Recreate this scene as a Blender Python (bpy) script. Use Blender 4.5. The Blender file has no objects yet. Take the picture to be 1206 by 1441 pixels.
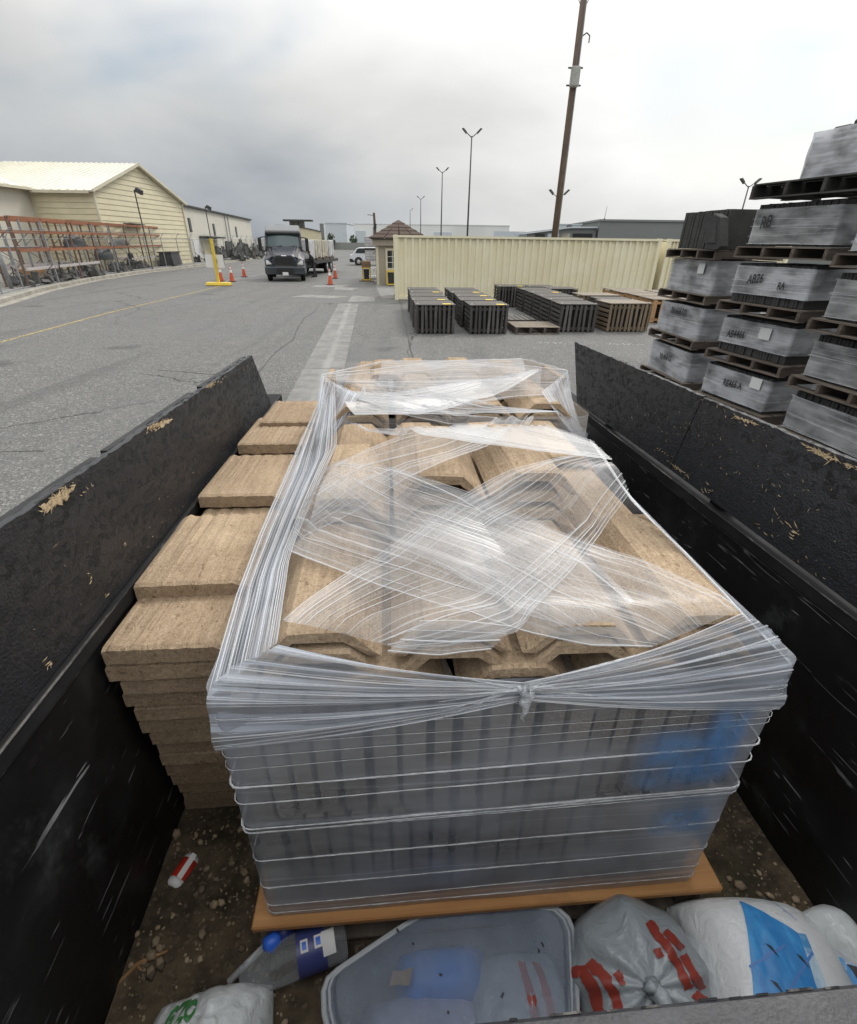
import bpy, bmesh, math, random
import numpy as np
from mathutils import Vector, Matrix, Euler, noise as mnoise

random.seed(7)
SC = bpy.context.scene
COL = SC.collection
R = math.radians

# ------------------------------------------------------------------ camera, sky, sun, exposure
F_PX, CX, CY = 685.0, 603.0, 720.5          # focal length and centre, in pixels of the 1206 x 1441 photograph
PITCH, ROLL, EYE = R(29.1), R(0.85), 2.4
fw = np.array([0, math.cos(PITCH), -math.sin(PITCH)])
r0 = np.array([1.0, 0, 0]); u0 = np.cross(r0, fw)
cr = math.cos(ROLL) * r0 + math.sin(ROLL) * u0
cu = -math.sin(ROLL) * r0 + math.cos(ROLL) * u0
CAMP = np.array([0, 0, EYE])
cam_d = bpy.data.cameras.new('camera'); cam = bpy.data.objects.new('camera', cam_d); COL.objects.link(cam)
cam_d.sensor_fit = 'HORIZONTAL'; cam_d.sensor_width = 36.0; cam_d.lens = F_PX / 1206 * 36
cam_d.clip_start = 0.02; cam_d.clip_end = 3000
cam.matrix_world = Matrix(((cr[0], cu[0], -fw[0], 0), (cr[1], cu[1], -fw[1], 0), (cr[2], cu[2], -fw[2], EYE), (0, 0, 0, 1)))
SC.camera = cam

SUN_EL, SUN_AZ = R(48), R(38)                # azimuth clockwise from +Y (to the right of the view)
SUN_DIR = Vector((math.sin(SUN_AZ) * math.cos(SUN_EL), math.cos(SUN_AZ) * math.cos(SUN_EL), math.sin(SUN_EL)))
W = bpy.data.worlds.new("World"); SC.world = W; W.use_nodes = True
def make_world():
    nt = W.node_tree; nt.nodes.clear(); N = nt.nodes.new; L = nt.links.new
    def val(op, a, b=None, c=None, clamp=False):
        n = N('ShaderNodeMath'); n.operation = op; n.use_clamp = clamp
        for i, v in enumerate((a, b, c)):
            if v is None: continue
            if isinstance(v, (int, float)): n.inputs[i].default_value = v
            else: L(v, n.inputs[i])
        return n.outputs[0]
    def mixc(f, a, b):
        n = N('ShaderNodeMix'); n.data_type = 'RGBA'
        for s, v in ((0, f), (6, a), (7, b)):
            if isinstance(v, (int, float)): n.inputs[s].default_value = v
            elif isinstance(v, tuple): n.inputs[s].default_value = (*v, 1)
            else: L(v, n.inputs[s])
        return n.outputs[2]
    def smooth(x, a, b):
        n = N('ShaderNodeMapRange'); n.interpolation_type = 'SMOOTHSTEP'
        L(x, n.inputs[0]); n.inputs[1].default_value = a; n.inputs[2].default_value = b
        return n.outputs[0]
    tc = N('ShaderNodeTexCoord'); sp = N('ShaderNodeSeparateXYZ'); L(tc.outputs['Generated'], sp.inputs[0])
    z = val('MAXIMUM', sp.outputs[2], 0.0)
    zz = val('ADD', z, 0.34)
    cb = N('ShaderNodeCombineXYZ'); L(val('DIVIDE', sp.outputs[0], zz), cb.inputs[0]); L(val('DIVIDE', sp.outputs[1], zz), cb.inputs[1])
    def nz(scale, det, rough, dist, off):
        m = N('ShaderNodeMapping'); L(cb.outputs[0], m.inputs[0]); m.inputs[1].default_value = off
        n = N('ShaderNodeTexNoise'); L(m.outputs[0], n.inputs[0]); n.inputs['Scale'].default_value = scale
        n.inputs['Detail'].default_value = det; n.inputs['Roughness'].default_value = rough; n.inputs['Distortion'].default_value = dist
        return n.outputs[0]
    big = nz(0.42, 3, 0.45, 0.15, (3.1, 1.7, 0)); mid = nz(1.15, 5, 0.5, 0.25, (0.4, 8.2, 2)); gap = nz(0.85, 4, 0.5, 0.2, (5.45, 2.0, 5))
    # brightness of the overcast: zenith about three times the horizon, brighter round the sun behind the cloud
    dt = N('ShaderNodeVectorMath'); dt.operation = 'DOT_PRODUCT'; L(tc.outputs['Generated'], dt.inputs[0]); dt.inputs[1].default_value = SUN_DIR
    glow = smooth(dt.outputs['Value'], 0.25, 1.0)
    base = val('ADD', val('MULTIPLY', z, 1.45), 0.36)
    base = val('ADD', base, val('MULTIPLY', glow, 0.5))
    mod = val('ADD', val('MULTIPLY', val('SUBTRACT', big, 0.5), 1.0), val('MULTIPLY', val('SUBTRACT', mid, 0.5), 0.85))
    lum = val('MULTIPLY', base, val('ADD', 1.0, mod))
    tint = mixc(smooth(lum, 0.30, 0.72), (0.90, 0.985, 1.07), (1.0, 1.0, 0.985))
    vm = N('ShaderNodeVectorMath'); vm.operation = 'SCALE'; L(tint, vm.inputs[0]); L(lum, vm.inputs['Scale'])
    sky = N('ShaderNodeTexSky'); sky.sky_type = 'NISHITA'; sky.sun_disc = False
    sky.sun_elevation = SUN_EL; sky.sun_rotation = SUN_AZ; sky.air_density = 1.2; sky.dust_density = 2.0
    b1 = N('ShaderNodeBackground'); L(sky.outputs[0], b1.inputs[0]); b1.inputs[1].default_value = 0.10
    b2 = N('ShaderNodeBackground'); L(vm.outputs[0], b2.inputs[0]); b2.inputs[1].default_value = 1.0
    cover = val('SUBTRACT', 1.0, val('MULTIPLY', smooth(gap, 0.54, 0.70), 0.8))
    cover = val('MAXIMUM', cover, val('SUBTRACT', 1.0, smooth(z, 0.08, 0.2)))
    # thin places in the cloud at the upper right where the blue shows
    for d, a, b, k in (((0.411, 0.882, 0.231), .985, .9995, .75), ((0.523, 0.834, 0.178), .992, .9997, .5)):
        n = N('ShaderNodeVectorMath'); n.operation = 'DOT_PRODUCT'; L(tc.outputs['Generated'], n.inputs[0]); n.inputs[1].default_value = d
        cover = val('SUBTRACT', cover, val('MULTIPLY', val('MULTIPLY', smooth(n.outputs['Value'], a, b), smooth(mid, 0.30, 0.62)), k), None, True)
    mx = N('ShaderNodeMixShader'); L(cover, mx.inputs[0]); L(b1.outputs[0], mx.inputs[1]); L(b2.outputs[0], mx.inputs[2])
    out = N('ShaderNodeOutputWorld'); L(mx.outputs[0], out.inputs[0])
make_world()
sun_d = bpy.data.lights.new('sun', 'SUN'); sun = bpy.data.objects.new('sun', sun_d); COL.objects.link(sun)
sun_d.energy = 1.4; sun_d.angle = R(16); sun_d.color = (1.0, 0.965, 0.91)
sun.rotation_euler = SUN_DIR.to_track_quat('Z', 'Y').to_euler()
SC.view_settings.view_transform = 'Standard'; SC.view_settings.look = 'None'
SC.view_settings.exposure = 0.1; SC.view_settings.gamma = 1.0; SC.view_settings.use_curve_mapping = False
SC.render.engine = 'CYCLES'
SC.cycles.max_bounces = 10; SC.cycles.diffuse_bounces = 3; SC.cycles.glossy_bounces = 3; SC.cycles.transmission_bounces = 6
SC.cycles.transparent_max_bounces = 32; SC.cycles.use_denoising = True; SC.cycles.caustics_reflective = False; SC.cycles.caustics_refractive = False

# ------------------------------------------------------------------ pixel -> world helpers (real depths are always given)
def ray(px, py): return fw + (px - CX) / F_PX * cr - (py - CY) / F_PX * cu
def G(px, py, z=0.0):
    d = ray(px, py); return Vector(CAMP + d * ((z - EYE) / d[2]))
def AY(px, py, y):
    d = ray(px, py); return Vector(CAMP + d * (y / d[1]))
# trailer frame: x across, y along its length, z up from its floor
TD = ray(544, 367); TD = TD / np.linalg.norm(TD)
TR_ = np.cross(TD, [0, 0, 1.0]); TR_ = TR_ / np.linalg.norm(TR_); TU = np.cross(TR_, TD)
HC = 1.73
TO = CAMP - HC * TU
MT = Matrix([[TR_[i], TD[i], TU[i], TO[i]] for i in range(3)] + [[0, 0, 0, 1]])
def tray(px, py):
    d = ray(px, py); return np.array([d @ TR_, d @ TD, d @ TU])
def tr(px, py, x=None, y=None, z=None):
    d = tray(px, py)
    t = x / d[0] if x is not None else (y / d[1] if y is not None else (z - HC) / d[2])
    return Vector(np.array([0, 0, HC]) + d * t)

# ------------------------------------------------------------------ object helpers
def tag(o, label=None, cat=None, group=None, kind=None):
    if label: o['label'] = label
    if cat: o['category'] = cat
    if group: o['group'] = group
    if kind: o['kind'] = kind
    return o
def thing(name, label, cat, loc=(0, 0, 0), rz=0.0, group=None, frame=None):
    o = bpy.data.objects.new(name, None); COL.objects.link(o); o.empty_display_size = 0.1
    o.matrix_world = (frame or Matrix()) @ Matrix.Translation(loc) @ Matrix.Rotation(rz, 4, 'Z')
    return tag(o, label, cat, group)
def put(name, data, parent=None, loc=(0, 0, 0), rot=(0, 0, 0), scale=(1, 1, 1), frame=None):
    o = bpy.data.objects.new(name, data); COL.objects.link(o)
    if parent is not None: o.parent = parent
    if frame is not None: o.matrix_world = frame @ Matrix.Translation(loc) @ Euler(rot).to_matrix().to_4x4()
    else: o.location = loc; o.rotation_euler = rot; o.scale = scale
    return o
KIDS = {}
def copy_tree(o, parent=None):
    c = o.copy(); COL.objects.link(c)
    if parent is not None: c.parent = parent
    for ch in [k for k in COL.objects if k.parent is o]: copy_tree(ch, c)
    return c
class MB:
    def __init__(s): s.v = []; s.f = []; s.mi = []; s.uv = []; s.m = 0
    def face(s, idx, uv=None): s.f.append(idx); s.mi.append(s.m); s.uv.append(uv or [(0, 0)] * len(idx))
    def quad(s, a, b, c, d, uv=None):
        n = len(s.v); s.v += [tuple(a), tuple(b), tuple(c), tuple(d)]; s.face([n, n + 1, n + 2, n + 3], uv)
    def box(s, c, sz, rot=None, taper=None):
        n = len(s.v); hx, hy, hz = sz[0] / 2, sz[1] / 2, sz[2] / 2
        for z in (-1, 1):
            t = taper if (taper is not None and z == 1) else (1, 1)
            for x, y in ((-1, -1), (1, -1), (1, 1), (-1, 1)):
                p = Vector((x * hx * t[0], y * hy * t[1], z * hz))
                if rot is not None: p = rot @ p
                s.v.append((p.x + c[0], p.y + c[1], p.z + c[2]))
        for q in ((0, 3, 2, 1), (4, 5, 6, 7), (0, 1, 5, 4), (1, 2, 6, 5), (2, 3, 7, 6), (3, 0, 4, 7)):
            s.face([n + i for i in q])
        return s
    def b2(s, lo, hi): return s.box([(a + b) / 2 for a, b in zip(lo, hi)], [abs(b - a) for a, b in zip(lo, hi)])
    def bar(s, p, q, w, h=None, up=(0, 0, 1)):
        p, q = Vector(p), Vector(q); d = q - p; L = d.length; d = d.normalized(); up = Vector(up)
        if abs(d.dot(up)) > 0.98: up = Vector((1, 0, 0))
        x = d.cross(up).normalized(); z = x.cross(d)
        m = Matrix((x, d, z)).transposed()
        return s.box((p + q) / 2, (w, L, h or w), m)
    def tube(s, pts, rad, n=6, cap=True, uvl=False):
        pts = [Vector(p) for p in pts]; rads = rad if isinstance(rad, (list, tuple)) else [rad] * len(pts)
        st = len(s.v); prev = None
        for i, p in enumerate(pts):
            d = (pts[min(i + 1, len(pts) - 1)] - pts[max(i - 1, 0)]).normalized()
            if prev is None:
                a = Vector((0, 0, 1)) if abs(d.z) < 0.9 else Vector((1, 0, 0)); x = d.cross(a).normalized()
            else: x = (prev - d * prev.dot(d)).normalized()
            prev = x; y = d.cross(x)
            for k in range(n):
                t = 2 * math.pi * k / n; s.v.append(tuple(p + (x * math.cos(t) + y * math.sin(t)) * rads[i]))
        for i in range(len(pts) - 1):
            for k in range(n):
                a = st + i * n + k; b = st + i * n + (k + 1) % n; s.face([a, b, b + n, a + n])
        if cap:
            s.face([st + k for k in range(n)][::-1]); e = st + (len(pts) - 1) * n; s.face([e + k for k in range(n)])
        return s
    def prism(s, poly, vec):
        n = len(s.v); k = len(poly); vec = Vector(vec)
        s.v += [tuple(p) for p in poly] + [tuple(Vector(p) + vec) for p in poly]
        s.face(list(range(n, n + k))[::-1]); s.face([n + k + i for i in range(k)])
        for i in range(k): s.face([n + i, n + (i + 1) % k, n + k + (i + 1) % k, n + k + i])
        return s
    def grid(s, fn, nu, nv, uvf=None, closed=False):
        n = len(s.v)
        for j in range(nv + 1):
            for i in range(nu + 1): s.v.append(tuple(fn(i / nu, j / nv)))
        for j in range(nv):
            for i in range(nu):
                a = n + j * (nu + 1) + i
                uv = None
                if uvf: uv = [uvf(i / nu, j / nv), uvf((i + 1) / nu, j / nv), uvf((i + 1) / nu, (j + 1) / nv), uvf(i / nu, (j + 1) / nv)]
                s.face([a, a + 1, a + nu + 2, a + nu + 1], uv)
        return s
    def data(s, name, mats, smooth=False, recalc=True):
        me = bpy.data.meshes.new(name); me.from_pydata(s.v, [], s.f)
        for m in (mats if isinstance(mats, (list, tuple)) else [mats]): me.materials.append(m)
        me.polygons.foreach_set('material_index', s.mi)
        if any(any(p != (0, 0) for p in u) for u in s.uv):
            l = me.uv_layers.new(name='UVMap'); flat = [c for u in s.uv for p in u for c in p]; l.data.foreach_set('uv', flat)
        if recalc:
            b = bmesh.new(); b.from_mesh(me); bmesh.ops.recalc_face_normals(b, faces=b.faces); b.to_mesh(me); b.free()
        if smooth: me.polygons.foreach_set('use_smooth', [True] * len(me.polygons))
        me.update(); return me
    def build(s, name, mats, parent=None, smooth=False, **k): return put(name, s.data(name, mats, smooth), parent, **k)
def bevel(o, w=0.01, seg=1):
    m = o.modifiers.new('bevel', 'BEVEL'); m.width = w; m.segments = seg; m.limit_method = 'ANGLE'; return o
def text_polys(s, size, bold=0.0):
    c = bpy.data.curves.new('t', 'FONT'); c.body = s; c.size = size; c.align_x = 'CENTER'; c.align_y = 'CENTER'; c.offset = bold; c.resolution_u = 2
    o = bpy.data.objects.new('t', c); COL.objects.link(o)
    dg = bpy.context.evaluated_depsgraph_get(); me = bpy.data.meshes.new_from_object(o.evaluated_get(dg))
    v = [tuple(x.co) for x in me.vertices]; f = [list(p.vertices) for p in me.polygons]
    bpy.data.objects.remove(o); bpy.data.curves.remove(c); bpy.data.meshes.remove(me)
    return v, f
def text_part(name, s, size, mat, mapf, parent=None, bold=0.0, **k):
    v, f = text_polys(s, size, bold); m = MB(); m.v = [tuple(mapf(x, y)) for x, y, _ in v]
    for q in f: m.face(q)
    return put(name, m.data(name, mat, recalc=False), parent, **k)
def sstep(a, b, x):
    t = max(0.0, min(1.0, (x - a) / (b - a))); return t * t * (3 - 2 * t)
def lerp(a, b, t): return a + (b - a) * t

# ------------------------------------------------------------------ materials
class NT:
    def __init__(s, name):
        s.mat = bpy.data.materials.new(name); s.mat.use_nodes = True; s.nt = s.mat.node_tree; s.nt.nodes.clear()
        s.out = s.nt.nodes.new('ShaderNodeOutputMaterial'); s.tc = s.nt.nodes.new('ShaderNodeTexCoord')
    def n(s, t, ins=None, **props):
        x = s.nt.nodes.new(t)
        for k, v in props.items(): setattr(x, k, v)
        for k, v in (ins or {}).items(): s.set(x, k, v)
        return x
    def set(s, x, k, v):
        if hasattr(v, 'is_output'): s.nt.links.new(v, x.inputs[k])
        elif isinstance(v, tuple) and len(v) == 3 and x.inputs[k].type == 'RGBA': x.inputs[k].default_value = (*v, 1)
        else: x.inputs[k].default_value = v
    def coord(s, kind='Object', scale=(1, 1, 1), rot=(0, 0, 0), rand=False):
        src = s.tc.outputs[kind]
        if rand:
            oi = s.n('ShaderNodeObjectInfo'); mul = s.math('MULTIPLY', oi.outputs['Random'], 37.0)
            va = s.n('ShaderNodeVectorMath', {0: src}, operation='ADD'); cb = s.n('ShaderNodeCombineXYZ', {0: mul, 1: mul, 2: mul}); s.set(va, 1, cb.outputs[0]); src = va.outputs[0]
        m = s.n('ShaderNodeMapping', {0: src, 3: scale, 2: rot}); return m.outputs[0]
    def noise(s, vec, scale, det=4, rough=0.5, dist=0.0, out=0):
        return s.n('ShaderNodeTexNoise', {'Vector': vec, 'Scale': scale, 'Detail': det, 'Roughness': rough, 'Distortion': dist}).outputs[out]
    def voro(s, vec, scale, feat='F1', out='Distance', rnd=1.0):
        return s.n('ShaderNodeTexVoronoi', {'Vector': vec, 'Scale': scale, 'Randomness': rnd}, feature=feat).outputs[out]
    def math(s, op, a, b=None, clamp=False):
        x = s.n('ShaderNodeMath', operation=op, use_clamp=clamp); s.set(x, 0, a)
        if b is not None: s.set(x, 1, b)
        return x.outputs[0]
    def rng(s, v, a, b, c=0.0, d=1.0, smooth=True):
        return s.n('ShaderNodeMapRange', {0: v, 1: a, 2: b, 3: c, 4: d}, interpolation_type='SMOOTHSTEP' if smooth else 'LINEAR').outputs[0]
    def mix(s, f, a, b, blend='MIX'):
        x = s.n('ShaderNodeMix', data_type='RGBA', blend_type=blend); s.set(x, 0, f); s.set(x, 6, a); s.set(x, 7, b); return x.outputs[2]
    def sep(s, vec): return s.n('ShaderNodeSeparateXYZ', {0: vec}).outputs
    def bump(s, h, strength=0.3, dist=0.01): return s.n('ShaderNodeBump', {'Height': h, 'Strength': strength, 'Distance': dist}).outputs[0]
    def rand(s): return s.n('ShaderNodeObjectInfo').outputs['Random']
    def pbr(s, col, rough=0.6, metal=0.0, normal=None, spec=0.5, **k):
        b = s.n('ShaderNodeBsdfPrincipled', {'Base Color': col, 'Roughness': rough, 'Metallic': metal, 'Specular IOR Level': spec, **k})
        if normal is not None: s.set(b, 'Normal', normal)
        return b.outputs[0]
    def done(s, sh): s.nt.links.new(sh, s.out.inputs[0]); return s.mat

def paint(name, col, rough=0.5, metal=0.0, var=0.12, scale=6.0, dirt=(0.2, 0.17, 0.13), dirt_amt=0.15, bump=0.03, spec=0.5, tint=0.0):
    t = NT(name); v = t.coord('Object', rand=True)
    n1 = t.noise(v, scale, 6, 0.6); n2 = t.noise(v, scale * 0.23, 4, 0.55)
    c = t.mix(t.rng(n1, 0.3, 0.75, 0, 1), tuple(x * (1 - var) for x in col), tuple(min(1, x * (1 + var)) for x in col))
    c = t.mix(t.rng(n2, 0.5, 0.75, 0, dirt_amt), c, dirt)
    if tint: c = t.mix(t.math('MULTIPLY', t.rand(), tint), c, (0, 0, 0))
    return t.done(t.pbr(c, t.rng(n1, 0.2, 0.8, rough * 0.85, min(1, rough * 1.15)), metal, t.bump(t.noise(v, scale * 12, 3), bump, 0.004), spec))
def wood(name, a, b, rough=0.75, axis=0, tint=0.35, grain=1.0):
    t = NT(name); sc = [26 * grain] * 3; sc[axis] = 1.6 * grain
    v = t.coord('Object', scale=tuple(sc), rand=True); n = t.noise(v, 1.0, 5, 0.6, 0.6)
    v2 = t.coord('Object', rand=True); st = t.noise(v2, 5, 4, 0.6)
    c = t.mix(t.rng(n, 0.3, 0.72), a, b); c = t.mix(t.rng(st, 0.55, 0.8, 0, 0.55), c, tuple(x * 0.35 for x in a))
    c = t.mix(t.math('MULTIPLY', t.rand(), tint), c, tuple(x * 0.3 for x in a))
    return t.done(t.pbr(c, rough, 0, t.bump(n, 0.35, 0.004)))
M = {}
def mats():
    # asphalt: salt-and-pepper aggregate, big damp patches, hairline cracks
    t = NT('asphalt'); v = t.coord('Object')
    agg = t.voro(v, 95, out='Color'); ag = t.sep(agg)[0]
    ag2 = t.sep(t.voro(v, 38, out='Color'))[1]
    big = t.noise(v, 0.16, 5, 0.6, 0.4); med = t.noise(v, 1.3, 6, 0.65)
    c = t.mix(t.rng(ag, 0.1, 0.95), (0.058, 0.058, 0.056), (0.178, 0.177, 0.17))
    c = t.mix(t.rng(ag2, 0.82, 0.97, 0, 0.55), c, (0.34, 0.335, 0.32))
    c = t.mix(t.rng(big, 0.38, 0.66, 0, 0.42), c, (0.075, 0.076, 0.076))
    c = t.mix(t.rng(med, 0.52, 0.74, 0, 0.3), c, (0.2, 0.197, 0.188))
    st = t.noise(t.coord('Object', scale=(0.9, 0.06, 1)), 1.0, 5, 0.6, 0.3)
    c = t.mix(t.rng(st, 0.5, 0.7, 0, 0.45), c, (0.065, 0.065, 0.065)); c = t.mix(t.math('MULTIPLY', t.rng(t.voro(t.n('ShaderNodeVectorMath', {0: v, 1: t.n('ShaderNodeTexNoise', {'Vector': v, 'Scale': 1.6, 'Detail': 4}).outputs[1]}, operation='ADD').outputs[0], 0.42), 0.06, 0.2, 1, 0), 0.6), c, (0.04, 0.04, 0.04))
    wv = t.n('ShaderNodeVectorMath', {0: v, 1: t.n('ShaderNodeTexNoise', {'Vector': v, 'Scale': 0.9, 'Detail': 5}).outputs[1]}, operation='ADD').outputs[0]
    ck = t.voro(wv, 0.16, 'DISTANCE_TO_EDGE'); ckm = t.math('MULTIPLY', t.rng(ck, 0.0, 0.0045, 1, 0), t.rng(t.noise(v, 0.12, 2), 0.46, 0.56))
    ck2 = t.voro(wv, 1.5, 'DISTANCE_TO_EDGE'); ck2m = t.math('MULTIPLY', t.rng(ck2, 0.0, 0.02, 1, 0), t.rng(t.noise(t.coord('Object', scale=(1, 1, 1), rot=(0, 0, 1)), 0.11, 2), 0.56, 0.64))
    cm = t.math('MAXIMUM', ckm, t.math('MULTIPLY', ck2m, 0.7))
    c = t.mix(cm, c, (0.018, 0.018, 0.018))
    h = t.math('SUBTRACT', t.math('ADD', t.math('MULTIPLY', ag, 0.5), t.math('MULTIPLY', ag2, 0.35)), t.math('MULTIPLY', cm, 1.5))
    M['asphalt'] = t.done(t.pbr(c, t.rng(big, 0.35, 0.65, 0.86, 0.62), 0, t.bump(h, 0.5, 0.006), 0.4))
    # concrete
    def conc(name, a, b, streak=False):
        t = NT(name); v = t.coord('Object'); n = t.noise(v, 2.2, 8, 0.7); f = t.noise(v, 60, 3)
        c = t.mix(t.rng(n, 0.32, 0.7), a, b); c = t.mix(t.rng(f, 0.62, 0.8, 0, 0.5), c, tuple(x * 0.4 for x in a))
        if streak:
            x = t.sep(t.tc.outputs['UV'])[0]; w = t.math('ADD', x, t.math('MULTIPLY', t.math('SUBTRACT', t.noise(v, 0.8, 4), 0.5), 0.22))
            band = t.math('MULTIPLY', t.rng(t.math('ABSOLUTE', t.math('SUBTRACT', w, 0.55)), 0.03, 0.16, 1, 0), t.rng(t.noise(v, 0.5, 5), 0.3, 0.6, 0.45, 1))
            c = t.mix(band, c, (0.245, 0.243, 0.23))
            c = t.mix(t.rng(t.noise(t.coord('Object', scale=(2.5, 0.8, 1)), 1, 6, 0.7), 0.53, 0.7, 0, 0.6), c, (0.1, 0.1, 0.096))
        return t.done(t.pbr(c, 0.85, 0, t.bump(t.math('ADD', n, t.math('MULTIPLY', f, 0.4)), 0.25, 0.01)))
    M['gutter'] = conc('gutter_concrete', (0.145, 0.145, 0.139), (0.225, 0.222, 0.21), True)
    M['concrete'] = conc('concrete', (0.17, 0.165, 0.155), (0.26, 0.255, 0.235))
    M['curb'] = conc('curb_concrete', (0.2, 0.185, 0.155), (0.36, 0.34, 0.29))
    # worn paint on the asphalt
    def roadpaint(name, col, wear):
        t = NT(name); v = t.coord('Object'); n = t.noise(v, 9, 8, 0.75); a = t.sep(t.voro(v, 95, out='Color'))[0]
        m = t.rng(t.math('ADD', n, t.math('MULTIPLY', t.math('SUBTRACT', a, 0.5), 0.25)), wear - 0.12, wear + 0.1, 1, 0)
        tr_ = t.n('ShaderNodeBsdfTransparent').outputs[0]
        return t.done(t.n('ShaderNodeMixShader', {0: m, 1: tr_, 2: t.pbr(t.mix(t.rng(n, 0.3, 0.7), col, tuple(x * 0.7 for x in col)), 0.8)}).outputs[0])
    M['yellow_line'] = roadpaint('yellow_line_paint', (0.46, 0.36, 0.13), 0.56); M['white_line'] = roadpaint('white_line_paint', (0.5, 0.5, 0.48), 0.5)
    # black painted strand board: every strand its own direction
    t = NT('black_strand_board'); v = t.coord('Object'); hs = []; 
    for k, (ang, sc) in enumerate(((0.35, 1.0), (-0.5, 1.1), (1.15, 0.9), (-1.2, 1.05), (0.0, 0.8))):
        m = t.n('ShaderNodeMapping', {0: v, 2: (ang, ang * 0.3, ang), 1: (k * 3.7, k * 1.9, k * 5.1)})
        m2 = t.n('ShaderNodeMapping', {0: m.outputs[0], 3: (58 * sc, 9.5 * sc, 58 * sc)})
        hs.append(t.sep(t.voro(m2.outputs[0], 1.0, out='Color'))[0])
    h = hs[0]
    for x in hs[1:]: h = t.math('MAXIMUM', h, x)
    h = t.rng(h, 0.55, 1.0, 0, 1, False)
    fine = t.noise(v, 160, 4); cl = t.noise(v, 3.2, 5, 0.65)
    c = t.mix(h, (0.003, 0.0034, 0.0042), (0.021, 0.023, 0.028)); c = t.mix(t.rng(cl, 0.5, 0.75, 0, 0.3), c, (0.028, 0.032, 0.04))
    sl = t.n('ShaderNodeMapping', {0: v, 2: (0.8, 0.2, 0.6), 3: (60, 9, 60)}); slv = t.voro(sl.outputs[0], 1.0); sp = t.math('MULTIPLY', t.rng(slv, 0.10, 0.2, 1, 0), t.rng(t.noise(v, 9, 3, 0.6), 0.64, 0.7))
    c = t.mix(sp, c, (0.16, 0.12, 0.07))
    M['osb'] = t.done(t.pbr(c, t.rng(h, 0, 1, 0.75, 0.3), 0, t.bump(t.math('ADD', h, t.math('MULTIPLY', fine, 0.25)), 1.0, 0.014), 0.5))
    # black steel, scratched and dusty
    t = NT('black_steel'); v = t.coord('Object'); n = t.noise(v, 4, 6, 0.6)
    s1 = t.noise(t.coord('Object', scale=(30, 3.2, 30), rot=(0.9, 0, 0)), 1, 2, 0.4, 1.6); s2 = t.noise(t.coord('Object', scale=(40, 4, 40), rot=(-0.6, 0.1, 0.1)), 1, 2, 0.4, 1.4)
    s3 = t.noise(t.coord('Object', scale=(60, 5, 60), rot=(0.55, 0, 0)), 1, 2, 0.4, 1.0)
    sc = t.math('MAXIMUM', t.rng(s1, 0.70, 0.74), t.math('MAXIMUM', t.rng(s2, 0.70, 0.74), t.rng(s3, 0.71, 0.75)))
    c = t.mix(t.rng(n, 0.5, 0.72, 0, 0.6), (0.006, 0.006, 0.0065), (0.024, 0.025, 0.027))
    c = t.mix(t.rng(t.noise(v, 5, 6, 0.7), 0.56, 0.75, 0, 0.5), c, (0.06, 0.07, 0.068)); c = t.mix(t.rng(t.noise(t.coord('Object', scale=(3, 1.2, 3), rot=(0.5, 0, 0)), 4, 6, 0.75), 0.6, 0.72, 0, 0.5), c, (0.05, 0.038, 0.03))
    c = t.mix(t.math('MULTIPLY', sc, t.rng(n, 0.4, 0.6, 0.25, 0.8)), c, (0.28, 0.28, 0.29))
    M['steel'] = t.done(t.pbr(c, t.rng(n, 0.3, 0.7, 0.4, 0.6), 0, t.bump(n, 0.15, 0.01), 0.4))
    t = NT('worn_rail_steel'); v = t.coord('Object', scale=(8, 2, 8)); n = t.noise(v, 3, 7, 0.7)
    c = t.mix(t.rng(n, 0.46, 0.62), (0.012, 0.012, 0.013), (0.16, 0.15, 0.14))
    M['rail_edge'] = t.done(t.pbr(c, 0.45, 0.1, t.bump(n, 0.2, 0.004)))
    # concrete roof tile, tan with streaks along its length
    def tile(name, a, b, d):
        t = NT(name); v = t.coord('Object', rand=True)
        s = t.math('ADD', t.math('MULTIPLY', t.noise(t.coord('Object', scale=(60, 2.4, 60), rand=True), 1.0, 4, 0.6, 0.1), 0.55), t.math('MULTIPLY', t.noise(t.coord('Object', scale=(170, 14, 170), rand=True), 1.0, 3, 0.6), 0.45)); p = t.noise(v, 260, 3, 0.7); p2 = t.noise(t.coord('Object', scale=(1.6, 0.7, 1.6), rand=True), 90, 3, 0.65); bl = t.noise(v, 6, 3)
        g1 = t.noise(v, 75, 4, 0.75); c = t.mix(t.math('ADD', t.math('MULTIPLY', t.rng(s, 0.38, 0.62), 0.5), t.math('MULTIPLY', t.rng(g1, 0.3, 0.7), 0.5)), a, b); c = t.mix(t.rng(p, 0.3, 0.62, 0.45, 0), c, d); c = t.mix(t.rng(t.noise(t.coord('Object', scale=(1, 0.55, 1), rand=True), 60, 2, 0.6), 0.64, 0.7, 0, 0.65), c, d); c = t.mix(t.rng(bl, 0.5, 0.8, 0, 0.3), c, d)
        c = t.mix(t.rng(t.noise(v, 2.6, 4, 0.6), 0.5, 0.72, 0, 0.35), c, tuple(min(1, x * 1.25) for x in b)); c = t.mix(t.rng(t.voro(v, 85), 0.1, 0.24, 0.6, 0), c, d); c = t.mix(t.math('MULTIPLY', t.rand(), 0.28), c, d)
        h = t.math('ADD', t.math('MULTIPLY', s, 0.8), t.math('ADD', t.math('MULTIPLY', p, 0.5), t.math('MULTIPLY', g1, 1.0)))
        return t.done(t.pbr(c, 0.95, 0, t.bump(h, 0.7, 0.006), 0.2))
    M['tile'] = tile('tan_concrete_tile', (0.305, 0.222, 0.144), (0.55, 0.425, 0.295), (0.14, 0.094, 0.058))
    M['tile_grey'] = tile('grey_concrete_tile', (0.055, 0.055, 0.055), (0.11, 0.108, 0.104), (0.02, 0.02, 0.02))
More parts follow.
